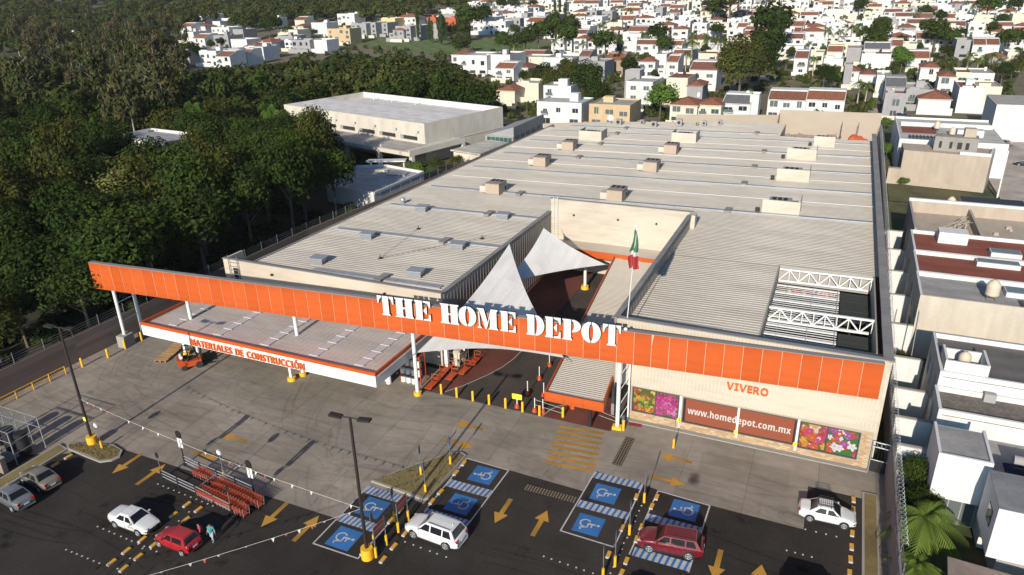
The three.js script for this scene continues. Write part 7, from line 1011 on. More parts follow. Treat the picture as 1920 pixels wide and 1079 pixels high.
// palms
function palmProto(n, len, droop, tone, h) {
  const t = new THREE.Group(); t.name = 'palm_tree'; const tr = new THREE.Mesh(mg([bar(V(0, 0, 0), V(0.15, h * 0.5, 0), 0.2, 8, 0.16), bar(V(0.15, h * 0.5, 0), V(0.1, h, 0.05), 0.16, 8, 0.13)]), M.paleTrunk); tr.name = 'trunk'; t.add(tr);
  const p = [], col = [];
  for (let i = 0; i < n; i++) {
    const a = (i / n) * 6.283 + rr(-0.2, 0.2), up = rr(-0.6, 1.5), L = len * rr(0.55, 1.15), pt = (u) => V(Math.cos(a) * L * u * Math.cos(up * 0.8), h + Math.sin(up * 0.8) * L * u - droop * L * u * u * 0.9, Math.sin(a) * L * u * Math.cos(up * 0.8)), sd = V(-Math.sin(a), 0, Math.cos(a)), e = rr(0.7, 1.3), m = 18;
    for (let k = 1; k < m; k++) for (const s of [-1, 1]) { const u = k / m, b = pt(u), f = pt(Math.min(1, u + 0.12)), ll = L * 0.3 * Math.sin(Math.PI * Math.min(1, u * 0.85 + 0.12)), q = b.clone().addScaledVector(sd, s * ll).add(f.clone().sub(b).multiplyScalar(1.1)).add(V(0, -ll * 0.55, 0)), b2 = pt(u + 0.045); for (const v of [b, b2, q]) { p.push(v.x, v.y, v.z); col.push(tone[0] * e, tone[1] * e, tone[2] * e); } }
    for (let k = 0; k < 6; k++) { const A = pt(k / 6), B = pt((k + 1) / 6), o = sd.clone().multiplyScalar(0.025 * len * 0.4); for (const v of [A.clone().add(o), A.clone().sub(o), B, B, A.clone().add(o), B.clone().add(o)]) { p.push(v.x, v.y, v.z); col.push(tone[0] * 1.2 * e, tone[1] * 1.1 * e, tone[2] * e); } }
  }
  const g = new THREE.BufferGeometry(); g.setAttribute('position', new THREE.Float32BufferAttribute(p, 3)); g.setAttribute('color', new THREE.Float32BufferAttribute(col, 3)); g.computeVertexNormals(); const cr = new THREE.Mesh(g, leafM); cr.name = 'crown'; t.add(cr); for (const m of t.children) m.castShadow = m.receiveShadow = true; return t;
}
const palmS = palmProto(18, 2.2, 0.75, [0.07, 0.10, 0.022], 5.2), palmL = palmProto(30, 4.0, 0.85, [0.055, 0.095, 0.016], 6.2), palmG = palmProto(44, 3.6, 0.75, [0.075, 0.11, 0.02], 3.4);
const cyp = (() => { const t = new THREE.Group(); t.name = 'cypress_tree'; const g = crownGeo(26, 40, 0.13, [0.04, 0.062, 0.02], { flat: 1, spread: 0.7, under: -1 }).scale(1, 3.0, 1).translate(0, 3.3, 0); const c = new THREE.Mesh(g, leafM); c.name = 'crown'; const k = new THREE.Mesh(bar(V(0, 0, 0), V(0, 2, 0), 0.12), M.trunk); k.name = 'trunk'; t.add(k, c); for (const m of t.children) m.castShadow = m.receiveShadow = true; return t; })();
// ---------- the wood ----------
{
  const L = `-84 -43 4.7 10.7;-82 -53 6.0 11.4;-87 -48 4.3 12.5;-90 -43 5.3 11.9;-84 -60 6.1 14.3;-91 -55 5.3 10.8;-97 -50 6.1 10.0;-87 -67 5.4 12.8;-84 -74 6.0 11.7;-104 -51 4.0 11.3;-96 -66 5.4 11.0;-102 -59 4.2 12.1;-90 -80 5.3 14.3;-86 -86 4.7 13.0;-109 -54 4.3 11.0;-98 -73 4.9 11.3;-108 -60 4.2 12.3;-105 -69 4.5 13.3;-84 -94 4.9 13.8;-114 -57 5.2 13.0;-97 -85 4.1 11.1;-102 -80 5.4 14.0;-113 -65 5.7 13.9;-107 -77 4.1 11.4;-91 -96 4.7 12.5;-87 -101 5.1 12.4;-120 -60 4.8 11.7;-99 -92 4.5 14.7;-84 -106 4.4 11.1;-108 -83 4.1 11.7;-115 -74 5.1 12.3;-120 -68 4.5 14.6;-92 -106 4.6 14.5;-100 -99 5.0 12.4;-107 -93 5.1 15.0;-122 -75 4.4 11.7;-112 -89 4.1 12.9;-118 -81 5.7 13.6;-127 -69 5.3 12.9;-107 -100 4.2 12.6;
-100 -109 5.5 14.1;-122 -87 4.5 11.8;-131 -76 4.7 13.8;-112 -102 4.4 14.4;-127 -84 4.0 14.9;-118 -96 4.9 13.9;-136 -71 5.6 14.8;-106 -112 4.2 12.1;-125 -93 4.6 10.6;-104 -118 5.7 12.5;-131 -88 4.2 12.1;-121 -102 4.8 10.9;-102 -124 4.3 13.6;-137 -84 4.1 14.2;-141 -78 5.9 11.9;-111 -122 6.0 13.2;-133 -98 6.1 14.7;-139 -91 5.3 14.2;-105 -131 4.4 11.6;-145 -85 4.6 14.6;-149 -80 4.2 14.1;-119 -123 4.5 14.4;-114 -130 4.1 13.1;-110 -134 4.5 12.4;-146 -96 5.0 11.8;-135 -110 4.8 12.0;-140 -105 5.5 14.8;-150 -90 4.8 14.9;-128 -122 4.7 13.4;-124 -127 4.3 12.2;-158 -83 6.1 13.9;-148 -103 4.2 14.3;-121 -135 5.5 13.1;-153 -97 4.3 11.5;-138 -118 6.1 14.5;-146 -112 5.0 10.6;-129 -133 6.2 13.5;-151 -108 4.3 13.3;-165 -86 5.4 11.6;-136 -128 5.3 13.0;
-163 -93 4.6 13.4;-160 -100 4.8 12.0;-146 -119 4.7 12.2;-157 -111 4.7 13.5;-137 -136 4.9 13.7;-143 -130 4.5 13.1;-170 -93 5.0 14.7;-148 -125 4.9 11.8;-167 -99 4.4 11.2;-155 -123 5.0 11.1;-167 -108 5.6 12.0;-145 -136 4.6 11.3;-164 -115 6.1 12.4;-173 -104 4.5 14.4;-152 -132 5.9 12.2;-179 -97 5.7 12.5;-171 -113 4.6 14.5;-164 -126 5.6 13.3;-150 -145 4.0 12.7;-156 -139 5.3 11.6;-181 -107 4.0 10.5;-162 -134 5.1 12.3;-171 -124 5.7 11.1;-180 -113 5.9 12.9;-187 -103 5.8 11.0;-153 -150 5.2 12.0;-186 -110 4.9 14.0;-160 -148 4.2 11.3;-167 -141 6.1 13.4;-171 -135 5.0 11.3;-177 -128 4.9 11.8;-181 -122 5.4 10.8;-194 -105 6.0 12.0;-155 -159 5.8 13.6;-190 -115 4.7 10.9;-161 -154 5.3 11.7;-174 -142 4.3 12.5;-99 -201 4.9 10.8;-167 -151 4.9 12.0;-183 -132 5.6 11.5;
-189 -123 5.5 10.6;-200 -111 5.7 11.4;-155 -168 4.9 11.4;-197 -117 4.4 13.3;-181 -141 5.6 12.9;-163 -162 4.8 15.0;-106 -204 5.4 11.1;-152 -173 4.8 13.0;-174 -152 5.2 14.3;-113 -201 5.0 11.3;-190 -132 5.5 13.7;-196 -123 4.1 12.9;-169 -159 4.3 13.0;-188 -140 5.3 11.1;-162 -169 5.6 12.8;-182 -148 5.7 13.4;-198 -128 4.5 12.0;-157 -176 4.8 14.5;-153 -181 5.1 13.1;-207 -116 5.3 11.5;-203 -121 4.2 14.1;-111 -210 5.1 10.9;-177 -159 5.7 13.5;-125 -202 4.6 13.4;-197 -135 4.7 15.0;-119 -208 5.7 10.6;-183 -155 4.1 12.0;-163 -176 4.2 14.9;-190 -147 4.6 11.7;-193 -143 4.2 13.8;-167 -173 4.2 13.1;-203 -129 4.7 10.9;-173 -169 5.3 10.6;-111 -216 4.4 10.5;-212 -119 5.1 11.7;-136 -202 4.2 12.0;-129 -208 6.0 14.1;-190 -155 4.9 12.5;-154 -191 4.3 13.7;-121 -214 4.2 12.3;
-187 -160 4.5 14.9;-165 -182 4.4 12.9;-210 -129 5.8 13.6;-218 -116 4.9 11.8;-208 -136 4.3 14.3;-151 -197 4.6 11.0;-204 -142 5.6 10.7;-138 -208 4.2 14.3;-183 -169 4.6 10.7;-172 -182 5.3 14.3;-118 -221 5.7 12.4;-192 -161 4.5 12.3;-217 -126 4.2 11.9;-144 -206 4.6 13.6;-199 -154 4.7 10.6;-162 -193 6.2 14.4;-181 -176 4.5 12.3;-168 -189 5.3 11.6;-135 -214 5.5 11.2;-214 -136 5.3 11.3;-126 -220 5.2 14.1;-205 -150 5.1 11.4;-157 -200 5.5 14.4;-198 -160 4.1 12.5;-224 -123 5.3 10.6;-212 -146 6.1 11.1;-175 -188 4.0 13.4;-194 -168 5.9 13.4;-189 -175 5.3 11.2;-184 -182 5.8 13.8;-135 -221 6.3 14.7;-150 -212 5.9 11.0;-206 -159 4.8 10.9;-224 -134 4.6 13.6;-221 -140 5.9 13.8;-159 -208 5.9 11.2;-211 -155 5.8 14.4;-181 -190 5.1 14.4;-129 -228 6.9 13.3;-229 -129 6.3 13.2;
-169 -201 5.7 11.4;-144 -220 4.9 12.2;-176 -197 6.6 10.8;-196 -177 5.1 12.4;-204 -169 6.2 14.9;-212 -162 5.2 11.3;-221 -149 6.8 13.5;-126 -235 4.8 10.6;-152 -220 5.4 11.6;-158 -216 5.4 14.2;-188 -191 5.7 12.6;-168 -209 6.2 12.5;-228 -143 5.0 12.6;-147 -227 4.8 10.6;-196 -187 6.4 11.6;-233 -139 4.8 14.1;-239 -129 6.6 13.0;-204 -180 5.6 12.9;-138 -235 4.8 11.2;-221 -160 6.2 11.7;-175 -210 5.1 11.7;-187 -200 6.0 11.9;-211 -175 6.9 11.2;-146 -234 6.2 12.1;-167 -221 5.1 14.7;-230 -154 5.2 12.1;-194 -198 5.2 13.1;-239 -140 5.7 11.6;-161 -227 5.4 11.6;-207 -187 5.0 12.1;-134 -245 4.8 11.0;-220 -172 5.9 14.6;-226 -165 5.0 15.0;-188 -208 5.5 14.0;-140 -243 5.7 11.9;-246 -135 7.1 12.6;-157 -234 7.0 12.7;-174 -221 5.6 11.1;-200 -198 4.7 12.3;-214 -183 5.2 12.9;
-206 -195 5.5 11.9;-183 -217 5.7 12.7;-240 -153 5.0 12.4;-243 -147 5.0 12.4;-232 -165 4.7 13.2;-169 -230 6.2 11.4;-222 -180 4.9 14.3;-196 -208 6.5 12.8;-228 -172 6.2 11.4;-238 -159 4.8 12.9;-191 -214 5.6 13.7;-145 -248 5.6 11.5;-155 -243 5.9 12.9;-209 -201 5.2 13.2;-181 -227 4.7 13.3;-251 -146 6.1 13.3;-214 -197 4.9 11.5;-237 -170 6.6 14.1;-248 -156 5.2 11.2;-168 -241 6.8 13.8;-153 -251 4.7 10.9;-233 -180 7.0 10.5;-225 -189 4.9 13.2;-221 -196 4.6 12.1;-260 -142 6.7 13.0;-211 -207 5.1 11.6;-195 -223 5.9 11.6;-148 -257 6.1 11.3;-162 -249 5.4 12.6;-182 -235 5.7 12.9;-205 -217 7.1 11.1;-247 -167 5.5 13.1;-189 -232 5.1 13.2;-257 -153 5.1 14.4;-233 -188 6.0 11.0;-229 -195 5.3 10.7;-219 -207 5.7 10.7;-242 -179 6.8 13.3;-170 -250 5.1 13.0;-150 -264 5.4 10.5;
-217 -213 4.9 10.6;-176 -248 4.7 14.4;-260 -159 5.2 14.3;-182 -244 7.1 10.9;-265 -150 6.4 11.1;-157 -261 5.4 11.7;-202 -229 4.8 10.7;-192 -239 5.1 11.8;-198 -234 4.8 11.1;-166 -258 6.4 13.0;-244 -188 6.9 12.8;-258 -170 5.7 10.9;-211 -225 5.0 10.6;-175 -256 5.3 10.8;-253 -179 7.1 13.9;-219 -221 5.7 10.8;-264 -165 5.2 12.4;-226 -214 4.9 11.1;-241 -198 5.2 10.6;-235 -208 6.6 10.5;-206 -236 6.8 12.0;-275 -151 4.8 13.1;-170 -264 4.8 12.7;-272 -157 5.0 14.6;-189 -253 6.9 10.7;-196 -248 6.1 10.6;-262 -180 4.8 13.5;-180 -263 6.3 11.4;-166 -272 5.7 10.7;-254 -193 4.7 11.6;-270 -171 5.6 12.1;-275 -164 5.7 14.8;-229 -226 4.7 10.6;-174 -270 4.9 13.2;-251 -201 5.9 10.8;-211 -243 5.0 11.6;-223 -233 5.1 10.7;-244 -211 5.0 10.9;-284 -154 5.5 10.8;-187 -263 4.7 13.3;
-219 -239 5.1 10.6;-194 -259 6.4 12.4;-207 -251 7.0 11.3;-259 -199 5.3 10.7;-265 -191 4.9 13.3;-278 -172 5.6 13.7;-271 -184 6.9 12.7;-171 -279 5.0 11.1;-181 -275 6.2 12.0;-290 -159 4.8 12.2;-216 -251 5.3 10.7;-287 -166 5.8 10.7;-197 -267 5.7 10.5;-280 -179 5.7 10.9;-178 -282 5.0 11.5;-255 -215 5.8 10.5;-271 -194 5.4 14.5;-264 -203 5.7 13.3;-192 -273 7.1 10.9;-287 -174 5.0 13.4;-214 -260 5.1 10.6;-296 -162 6.2 13.7;-185 -283 4.8 10.5;-203 -271 5.1 11.5;-284 -186 4.8 14.8;-273 -203 5.4 14.2;-282 -193 6.2 10.5;-269 -212 6.4 11.6;-295 -175 7.1 14.4;-199 -280 7.0 11.2;-208 -277 7.0 11.3;-304 -167 5.4 13.1;-268 -220 6.7 10.9;-294 -183 6.3 11.4;-278 -208 5.1 14.0;-222 -268 6.4 10.6;-286 -201 5.1 12.1;-293 -195 4.7 11.7;-307 -175 7.0 14.5;-304 -182 4.7 12.7;
-301 -190 6.5 11.6;-313 -171 5.1 12.8;-286 -213 6.7 11.5;-216 -288 4.8 10.9;-295 -208 7.1 10.9;-282 -225 5.2 10.8;-310 -186 4.8 14.4;-303 -200 7.0 12.8;-317 -180 5.7 13.7;-290 -221 6.1 11.8;-314 -191 5.0 13.9;-323 -184 4.8 13.4;-304 -216 6.8 11.9;-313 -202 6.6 11.4;-302 -224 6.4 11.1;-329 -182 4.6 14.4;-325 -192 6.2 11.0;-313 -215 4.8 10.8;-302 -232 5.1 10.8;-335 -183 4.6 10.8;-333 -189 4.8 11.3;-321 -209 6.7 11.8;-327 -199 4.8 12.2;-310 -228 6.2 10.5;-334 -197 4.6 12.1;-333 -203 6.1 10.7;-340 -192 5.5 11.0;-323 -222 5.2 10.7;-329 -214 5.7 10.9;-339 -209 5.9 10.8;-347 -197 6.5 12.2;-339 -217 5.9 10.7;-347 -210 7.0 10.9;-360 -203 6.3 12.1;-354 -217 7.0 10.6;-359 -211 5.1 10.9;-365 -214 5.4 11.0;-371 -208 4.7 11.9;-383 -214 5.3 11.0`.replace(/\n/g, '').split(';').map((s) => s.split(' ').map(Number));
  const lab = 'dark green broadleaf tree in the dense wood left of the store', grp = 'broadleaf trees of the dense wood'; const rest = [];
  L.forEach(([x, z, r, h], i) => { if (i < 70) h *= rr(1.05, 1.4); else h *= rr(0.85, 1.25); if (x > -91 && z > -60) { r *= 0.75; h *= 0.8; } if (x > -156 && x < -129 && z > -124 && z < -104) { h = 6.5; r = 3.4; } if (i < 165) plant(i < 110 ? pick(protos.b) : pick(protos.m), x, z, r * 1.1, h / 2.5, lab, grp); else rest.push([x, z, r, h]); });
  for (const s of `-259 -233 4.1 8.7;-253 -228 3.6 9.7;-273 -248 4.0 7.2;-251 -227 4.3 8.9;-269 -247 3.9 7.1;-260 -239 3.5 7.9;-254 -238 3.6 8.6;-248 -232 4.4 8.2;-244 -231 3.4 9.7;-250 -237 3.6 9.0;-256 -245 3.7 8.2;-249 -240 3.7 8.4;-258 -251 3.6 7.8;-250 -241 3.9 8.5;-240 -237 4.4 9.1;-252 -249 4.2 8.1;-257 -256 3.6 8.0;-234 -233 4.4 9.9;-239 -241 3.3 9.2;-260 -262 3.4 7.2;-255 -261 4.9 7.4;-236 -242 3.7 9.0;-228 -237 4.1 9.8;-231 -240 4.8 9.5;-235 -247 3.6 8.9;-240 -254 4.9 7.6;-234 -251 4.1 9.6;-227 -243 4.0 9.8;-246 -266 4.8 7.7;-233 -251 3.3 8.9;-237 -261 4.1 7.6;-232 -255 4.0 7.8;-249 -276 4.9 7.2;-236 -265 3.7 8.6;-230 -262 3.3 9.1;-223 -252 3.5 9.6;-225 -259 3.8 9.1;-232 -265 4.0 9.2;-221 -256 4.6 9.6;-227 -264 3.6 9.9;
-222 -264 4.1 9.5;-231 -273 3.4 7.9;-232 -279 3.8 7.6;-236 -282 3.4 7.8;-217 -264 3.6 9.5;-219 -268 4.9 9.9;-222 -275 3.3 9.1;-216 -266 3.5 9.2;-202 -252 3.3 9.9;-211 -263 4.0 8.4;-218 -275 3.3 7.2;-215 -273 4.2 7.6;-211 -272 3.5 8.9;-222 -288 3.6 7.8;-231 -302 3.3 7.7;-218 -285 4.6 8.4;-224 -299 3.3 8.7;-224 -298 3.4 8.3;-232 -316 3.9 7.7;-222 -300 4.5 9.8;-225 -310 4.0 8.7;-228 -312 3.3 7.0;-213 -299 4.1 7.9;-212 -297 4.7 9.2;-223 -318 4.8 7.5;-207 -293 4.0 9.0;-204 -292 4.8 9.3;-204 -293 4.8 9.8;-205 -298 3.9 8.0;-200 -292 4.0 9.2;-203 -303 4.6 7.9;-191 -283 4.8 9.7;-205 -310 4.6 8.5;-210 -318 3.3 7.5;-195 -299 4.6 8.8;-190 -290 4.2 9.9;-193 -301 4.8 9.0;-194 -304 3.4 8.4;-198 -312 3.2 8.3;-197 -311 4.2 7.6;
-178 -287 3.9 9.5;-182 -294 3.7 9.2;-179 -295 4.2 9.8;-178 -291 4.5 10.0;-184 -309 4.5 7.1;-178 -300 4.2 8.7;-182 -309 5.0 7.2;-173 -293 3.4 9.8;-172 -299 4.2 7.6;-172 -294 5.0 8.4;-162 -285 4.9 9.5;-167 -295 3.8 8.3;-165 -295 4.4 8.0;-162 -290 4.5 7.5;-154 -280 3.9 7.9;-161 -296 4.8 7.5;-146 -270 4.0 7.9;-141 -261 4.5 9.1;-141 -265 4.1 8.4;-144 -272 4.1 7.9;-129 -249 4.5 8.6;-130 -250 3.9 8.3;-118 -234 4.2 9.2;-126 -247 4.1 7.9;-123 -245 3.7 8.0;-119 -239 3.5 7.4`.replace(/\n/g, '').split(';')) { const [x, z, r, h] = s.split(' ').map(Number); rest.push([x, z, r, h]); }
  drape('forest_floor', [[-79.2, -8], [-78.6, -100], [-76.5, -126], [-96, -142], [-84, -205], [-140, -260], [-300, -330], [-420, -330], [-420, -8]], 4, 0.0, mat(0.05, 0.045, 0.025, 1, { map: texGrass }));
  { const P = []; while (P.length < 420) { const x = rr(-135, -80), z = rr(-128, -18); if (x > -99 && z < -108) continue; P.push([x, z, rr(0.7, 2.4), rr(0.5, 1.3)]); } const im = new THREE.InstancedMesh(crownGeo(12, 26, 0.17, [0.026, 0.036, 0.011]).translate(0, 0.6, 0), leafM, P.length), m = new THREE.Matrix4(); im.name = 'undergrowth'; im.userData = { kind: 'stuff', label: 'dark undergrowth beneath the trees of the wood', category: 'undergrowth' }; P.forEach(([x, z, r, h], i) => { m.compose(V(x, -0.2, z), new THREE.Quaternion().setFromAxisAngle(V(0, 1, 0), rr(0, 6)), V(r, r * h, r)); im.setMatrixAt(i, m); }); scene.add(im); }
  const E = `-455 -368 22;-359 -300 21;-239 -172 19;-517 -395 21;-285 -207 19;-383 -317 23;-405 -366 22;-288 -255 17;-400 -329 19;-312 -266 18;-282 -176 17;-328 -255 20;-240 -191 17;-225 -186 24;-263 -228 24;-207 -134 24;-353 -304 17;-232 -149 24;-490 -322 24;-185 -151 22;-455 -313 22;-259 -220 23;-402 -312 19;-267 -198 23;-385 -262 19;-165 -142 24;-334 -223 19;-470 -306 23;-275 -222 22;-518 -345 22;-776 -547 20;-404 -350 23;-213 -160 24;-275 -175 19;-236 -214 22;-249 -166 24;-276 -235 21;-436 -332 24;-338 -288 19;-410 -296 17;
-449 -391 17;-531 -367 19;-330 -280 22;-453 -334 20;-349 -265 19;-422 -301 22;-259 -205 19;-252 -179 17;-158 -126 24;-471 -320 21;-419 -282 23;-556 -403 18;-284 -198 21;-293 -181 19;-331 -264 23;-327 -234 18;-368 -327 17;-243 -202 22;-387 -274 24;-483 -362 21;-463 -378 17;-462 -334 17;-266 -167 21;-449 -307 21;-434 -347 18;-349 -322 22;-450 -358 17;-363 -242 20;-444 -397 20;-343 -272 24`.replace(/\n/g, '').split(';').map((s) => s.split(' ').map(Number));
  const ep = [[0.056, 0.056, 0.022], [0.046, 0.054, 0.018], [0.068, 0.058, 0.026]].map((c, i) => { const t = new THREE.Group(); t.name = 'eucalyptus_tree'; const tr = new THREE.Mesh(mg((() => { const g = [bar(V(0, 0, 0), V(0.02, 0.95, 0), 0.011, 6, 0.003)]; for (let k = 0; k < 9; k++) { const a = rr(0, 6.28), y = rr(0.4, 0.85); g.push(bar(V(0.01, y, 0), V(Math.cos(a) * 0.16, y + rr(0.08, 0.2), Math.sin(a) * 0.16), 0.0035, 4, 0.0012)); } return g; })()), M.paleTrunk); tr.name = 'trunk'; const cr = new THREE.Mesh(crownGeo(36, 44, 0.075, c, { sparse: 1, spread: 0.72, flat: 1, under: -0.9, cr: [0.2, 0.34] }).scale(0.22, 0.36, 0.22).translate(0, 0.68, 0), leafM); cr.name = 'crown'; t.add(tr, cr); for (const m of t.children) m.castShadow = m.receiveShadow = true; return t; });
  for (const [x, z, h] of [...E, [-176, -150, 23], [-188, -160, 21], [-205, -176, 24], [-220, -164, 22], [-250, -190, 23], [-165, -128, 20]]) plant(pick(ep), x, z, h, h, 'tall sparse brown-green tree with pale trunk in the upper left wood', 'sparse tall trees of the upper left');
  // far woodland: beyond the three hundred nearest, one mass
  const far = []; let guard = 0;
  while (far.length < 900 && guard++ < 30000) { const d = rr(430, 1150), u = rr(-80, 915), l = ((u - 960) / 1365) * d * 0.93, x = -0.41409 * d + 0.91024 * l, z = -0.91024 * d - 0.41409 * l; if (u > 320 && d < 585 + (u > 560 ? 30 : 0)) continue; if (houseList.some((h) => Math.abs(h.x - x) < h.w / 2 + 5 && z < h.z + 8 && z > h.z - h.d - 6)) continue; far.push([x, z, rr(5, 8.5), rr(11, 17)]); }
  for (let k = 0; k < 120; k++) { const d = rr(240, 440), u = rr(-60, 330), l = ((u - 960) / 1365) * d * 0.93, x = -0.41409 * d + 0.91024 * l, z = -0.91024 * d - 0.41409 * l; if (houseList.some((h) => Math.abs(h.x - x) < h.w / 2 + 4 && z < h.z + 14 && z > h.z - h.d - 4)) continue; rest.push([x, z, rr(3, 5), rr(6, 9)]); }
  const all = [...rest, ...far], im = new THREE.InstancedMesh(crownGeo(18, 34, 0.15, [0.038, 0.050, 0.012]).translate(0, 1.5, 0), leafM, all.length); im.name = 'far_woodland'; im.userData = { kind: 'stuff', label: 'distant woodland filling the upper left of the view', category: 'woodland' };
  const m = new THREE.Matrix4(), q = new THREE.Quaternion(); all.forEach(([x, z, r, h], i) => { q.setFromAxisAngle(V(0, 1, 0), rr(0, 6.28)); m.compose(V(x, rise(x, z) - 0.5, z), q, V(r * 1.1, h / 2.5, r * 1.1)); im.setMatrixAt(i, m); const k = rr(0.75, 1.25); im.setColorAt(i, lin(k * rr(0.9, 1.25), k, k)); }); scene.add(im);
  // named trees of the wood
  const yP = treeProto('broadleaf_tree', 60, 120, 0.036, yl, { spread: 0.68, cr: [0.22, 0.36], bark: M.paleTrunk, tr: 0.035 });
  plant(yP, -103, -79, 7.6, 6.4, 'large yellow-green tree in the wood, its crown full in the sun', 'sunlit trees', 'tree'); plant(yP, -93, -72, 6.2, 5.0, 'smaller yellow-green tree leaning toward the left roof corner', 'sunlit trees', 'tree');
  [[-152, -110, 'palm with yellowing fronds standing out of the wood at left'], [-140.5, -86, 'palm at the far left edge of the wood'], [-127, -139, 'palm beside the left corner of the cream hall'], [-148, -136, 'tufted palm in the middle of the wood'], [-118, -134, 'palm in front of the cream hall porch']].forEach(([x, z, l]) => plant(palmL, x, z, 0.9, 2.0, l, 'palms of the wood'));
  plant(protos.g[0], -82.6, -133.5, 2.6, 2.0, 'bright green small tree in front of the cream hall porch', 'small trees by the hall'); plant(protos.b[3], -83, -142, 2.4, 1.6, 'olive shrub under the hall side porch', 'small trees by the hall'); plant(protos.b[3], -79.5, -146, 2.0, 1.5, 'olive shrub beside the low cream roof', 'small trees by the hall');
}
// ---------- trees among the houses ----------
{
  const L = `-50 -220 4.0 g;-77 -231 5.5 b;-93 -262 4.3 b;-70 -221 4.0 b;-94 -246 4.1 b;-111 -268 2.9 b;-112 -281 3.2 b;-116 -273 2.5 b;-108 -297 3.1 b;-33 -262 7.2 b;-30 -291 5.9 b;-47 -335 4.6 b;-39 -407 9.1 b;-33 -344 6.9 b;-81 -553 11.0 b;-92 -560 6.8 b;-76 -473 3.8 b;-79 -416 3.4 p;-71 -409 3.4 p;-62 -393 3.2 p;-69 -362 3.8 p;-96 -588 4.7 p;-98 -416 5.2 b;-89 -393 3.9 b;-102 -403 3.7 p;-113 -368 5.3 b;-128 -401 4.1 b;-112 -389 1.7 c;-94 -326 3.3 b;-85 -312 3.2 b;-78 -292 2.5 b;-143 -392 5.8 b;-155 -408 6.7 b;-160 -395 5.9 b;-165 -389 4.4 b;-155 -435 5.7 b;-171 -373 4.6 b;-166 -375 4.0 b;-200 -453 3.4 b;-13 -451 3.5 p;
-7 -441 3.4 p;-1 -450 4.0 p;2 -464 3.8 p;12 -445 5.0 b;9 -399 5.0 b;14 -490 4.9 b;23 -447 2.8 b;6 -451 4.0 b;-8 -305 3.0 b;-5 -298 2.1 b;4 -267 2.4 p;6 -261 2.5 p;20 -357 3.4 g;20 -396 2.7 g;38 -499 4.3 b;38 -440 5.4 b;44 -438 4.3 b;54 -491 3.0 b;41 -410 2.5 b;44 -356 2.8 p;45 -339 2.7 p;51 -347 2.9 p;53 -341 2.7 p;52 -326 3.1 b;57 -339 2.8 b;62 -353 3.4 b;47 -327 2.8 b;78 -594 7.7 b;83 -566 3.7 b;71 -504 3.6 b;67 -428 4.6 b;75 -445 4.2 b;74 -634 3.4 p;73 -660 3.5 p;104 -669 4.7 b;42 -595 4.3 b;51 -587 3.6 b;36 -572 3.1 p;32 -604 3.0 b;1 -647 4.9 b;
11 -657 3.3 b;-31 -604 2.7 b;-20 -561 2.9 p;-8 -580 2.2 p;-67 -609 3.2 b;-117 -664 3.6 b;-227 -442 7.5 b;-240 -487 6.7 b;-227 -434 4.1 b;-240 -444 3.5 b;-246 -425 2.0 c;-233 -416 2.6 c;-259 -432 1.4 c;-241 -436 1.7 c;-213 -560 1.2 c;-215 -576 1.3 c;-197 -540 1.2 c;-392 -649 1.5 c;-391 -655 1.6 c;-384 -650 1.5 c;-383 -656 1.5 c;-374 -646 1.5 c;-214 -400 2.5 b;-192 -362 4.0 b;-202 -388 3.3 b;-153 -492 2.8 p;-178 -599 3.0 p;-172 -600 3.0 p;-163 -593 2.9 p;-289 -604 4.1 p;-295 -639 4.3 b;-286 -644 4.8 b;-267 -629 4.2 p;-268 -650 3.8 b;-117 -532 2.6 b;-130 -544 2.3 b;-111 -580 2.8 p;-50 -681 3.1 b;12 -324 1.9 b;-43 -573 1.9 b;
-78 -355 1.7 p;-30 -212 1.2 p;16 -248 1.1 b;11 -224 1.3 g;13 -485 4.2 b;-29 -480 2.5 b;-20 -414 2.2 p;-352 -416 3.3 b;-362 -409 5.8 b;-381 -413 6.6 b;-414 -438 5.5 b;-390 -450 3.9 b;-341 -430 2.2 b;-365 -367 2.4 b;-361 -355 2.3 b;-326 -306 4.0 b;-317 -291 3.3 b`.replace(/\n/g, '').split(';').map((s) => { const f = s.split(' '); return [+f[0], +f[1], +f[2], f[3]]; });
  const kind = { b: 'dark leafy tree', g: 'bright green leafy tree', p: 'palm tree', c: 'narrow conical tree' }, by = {};
  const lots = L.map(([x, z, r, k]) => ({ x, z, r: 'bg'.includes(k) ? r * 1.28 : r * 1.1, k })); 
  for (let i = 0; i < 120; i++) { const d = rr(300, 690), u = rr(905, 1960), l = ((u - 960) / 1365) * d * 0.93, x = -0.41409 * d + 0.91024 * l, z = -0.91024 * d - 0.41409 * l; if (houseList.some((h) => Math.abs(h.x - x) < h.w / 2 + 1 && z < h.z + 2.5 && z > h.z - h.d - 1)) continue; lots.push({ x, z, r: rr(1.6, 3.4), k: pick('bbbpp') }); }
  for (const o of lots) (by[Math.floor((FW(o.x, o.z) - 180) / 60) + o.k] ||= []).push(o);
  for (const key of Object.keys(by)) { const b = parseInt(key, 10) + 1; by[key].sort((p, q) => LT(p.x, p.z) / FW(p.x, p.z) - LT(q.x, q.z) / FW(q.x, q.z)); by[key].forEach((o, i) => { const l = `${kind[o.k]} among the houses, ${nth(i + 1)} from left in ${nth(b)} belt behind the store`, g = 'trees among the houses'; if (o.k === 'p') plant(palmS, o.x, o.z, o.r / 2.1, o.r / 2.1 + 0.15, l, g); else if (o.k === 'c') plant(cyp, o.x, o.z, o.r, o.r * (o.r < 1.6 ? 2.4 : 1.2), l, g); else plant(o.k === 'g' ? protos.g[0] : FW(o.x, o.z) < 300 ? pick(protos.b) : pick(protos.m), o.x, o.z, o.r * 1.05, o.r * 1.0, l, g); }); }
}
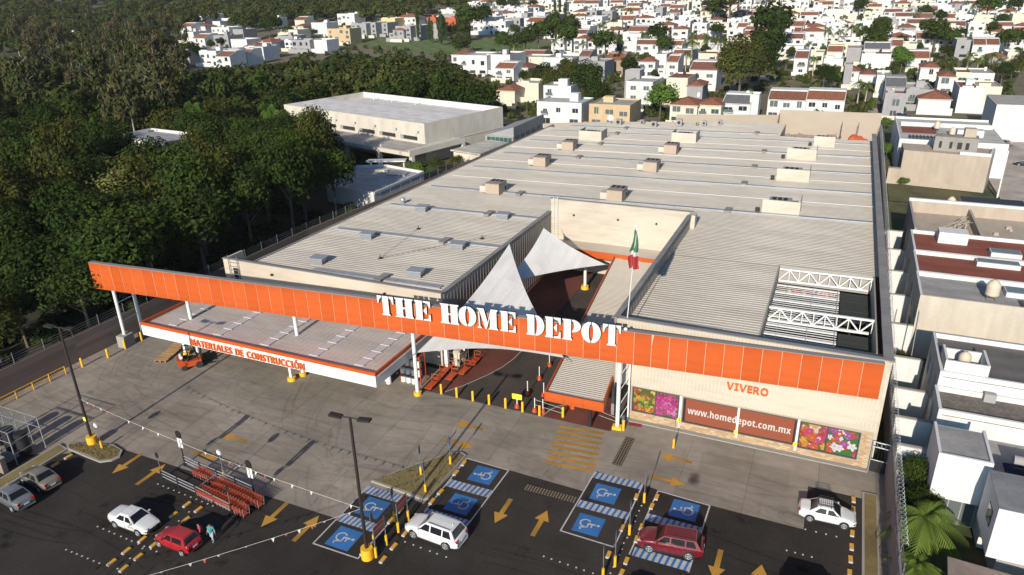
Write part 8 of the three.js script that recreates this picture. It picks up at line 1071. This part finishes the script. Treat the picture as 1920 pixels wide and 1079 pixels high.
{ // low garden bushes between the houses
  const P = []; let guard = 0; while (P.length < 1700 && guard++ < 16000) { const d = rr(205, 640), u = rr(560, 1960), l = ((u - 960) / 1365) * d * 0.93, x = -0.41409 * d + 0.91024 * l, z = -0.91024 * d - 0.41409 * l; if (u < 900 && d < 330) continue; if (z > -208 && x < 12) continue; if (x > 9 && x < 46 && z > -262) continue; if (inPoly(x, z, [[-330, -420], [-262, -395], [-205, -372], [-160, -392], [-168, -440], [-215, -455], [-262, -440], [-318, -452]])) continue; if (houseList.some((h) => Math.abs(h.x - x) < h.w / 2 + 0.6 && z < h.z + 1 && z > h.z - h.d - 0.6)) continue; P.push([x, z, rr(0.7, 2.2), rr(0.6, 1.5)]); }
  const im = new THREE.InstancedMesh(crownGeo(12, 22, 0.2, [0.042, 0.058, 0.016]).translate(0, 0.7, 0), leafM, P.length), m = new THREE.Matrix4(), q = new THREE.Quaternion(); im.name = 'garden_bushes'; im.userData = { kind: 'stuff', label: 'low garden bushes scattered between the town houses', category: 'bushes' };
  P.forEach(([x, z, r, h], i) => { q.setFromAxisAngle(V(0, 1, 0), rr(0, 6.28)); m.compose(V(x, rise(x, z) - 0.2, z), q, V(r, h * r, r)); im.setMatrixAt(i, m); const k = rr(0.7, 1.4); im.setColorAt(i, lin(k * rr(0.9, 1.3), k, k)); }); scene.add(im);
}
// ---------- planting along the right boundary ----------
plant(palmG, 9.7, -50.8, 0.86, 0.95, 'large drooping palm between the boundary wall and the boxy bay', 'palms by the boundary'); plant(palmG, 9.3, -47.2, 0.6, 0.55, 'smaller palm at the foot of the boundary wall near the carport', 'palms by the boundary');
plant(protos.b[1], 9.6, -57.0, 1.6, 2.0, 'leafy shrub behind the boundary wall above the large palm', 'shrubs by the boundary'); plant(protos.b[0], 9.9, -54.0, 1.5, 1.6, 'dark shrub beneath the boxy white bay', 'shrubs by the boundary'); plant(protos.b[3], 9.6, -80.6, 1.1, 1.0, 'reddish shrub in the plot beside the steel ladder', 'shrubs by the boundary'); plant(protos.b[2], 9.6, -115.5, 1.1, 1.0, 'shrub in the plot beside the unfinished house', 'shrubs by the boundary'); plant(protos.g[0], 13.2, -163.5, 1.3, 0.8, 'bush against the beige plastered house', 'shrubs by the boundary'); plant(protos.g[0], 10.7, -188, 1.5, 1.7, 'tall bush along the lane beside the white house', 'shrubs by the boundary');
scene.fog = new THREE.FogExp2(lin(0.80, 0.80, 0.78), 0.00005);
renderer.render(scene, camera);
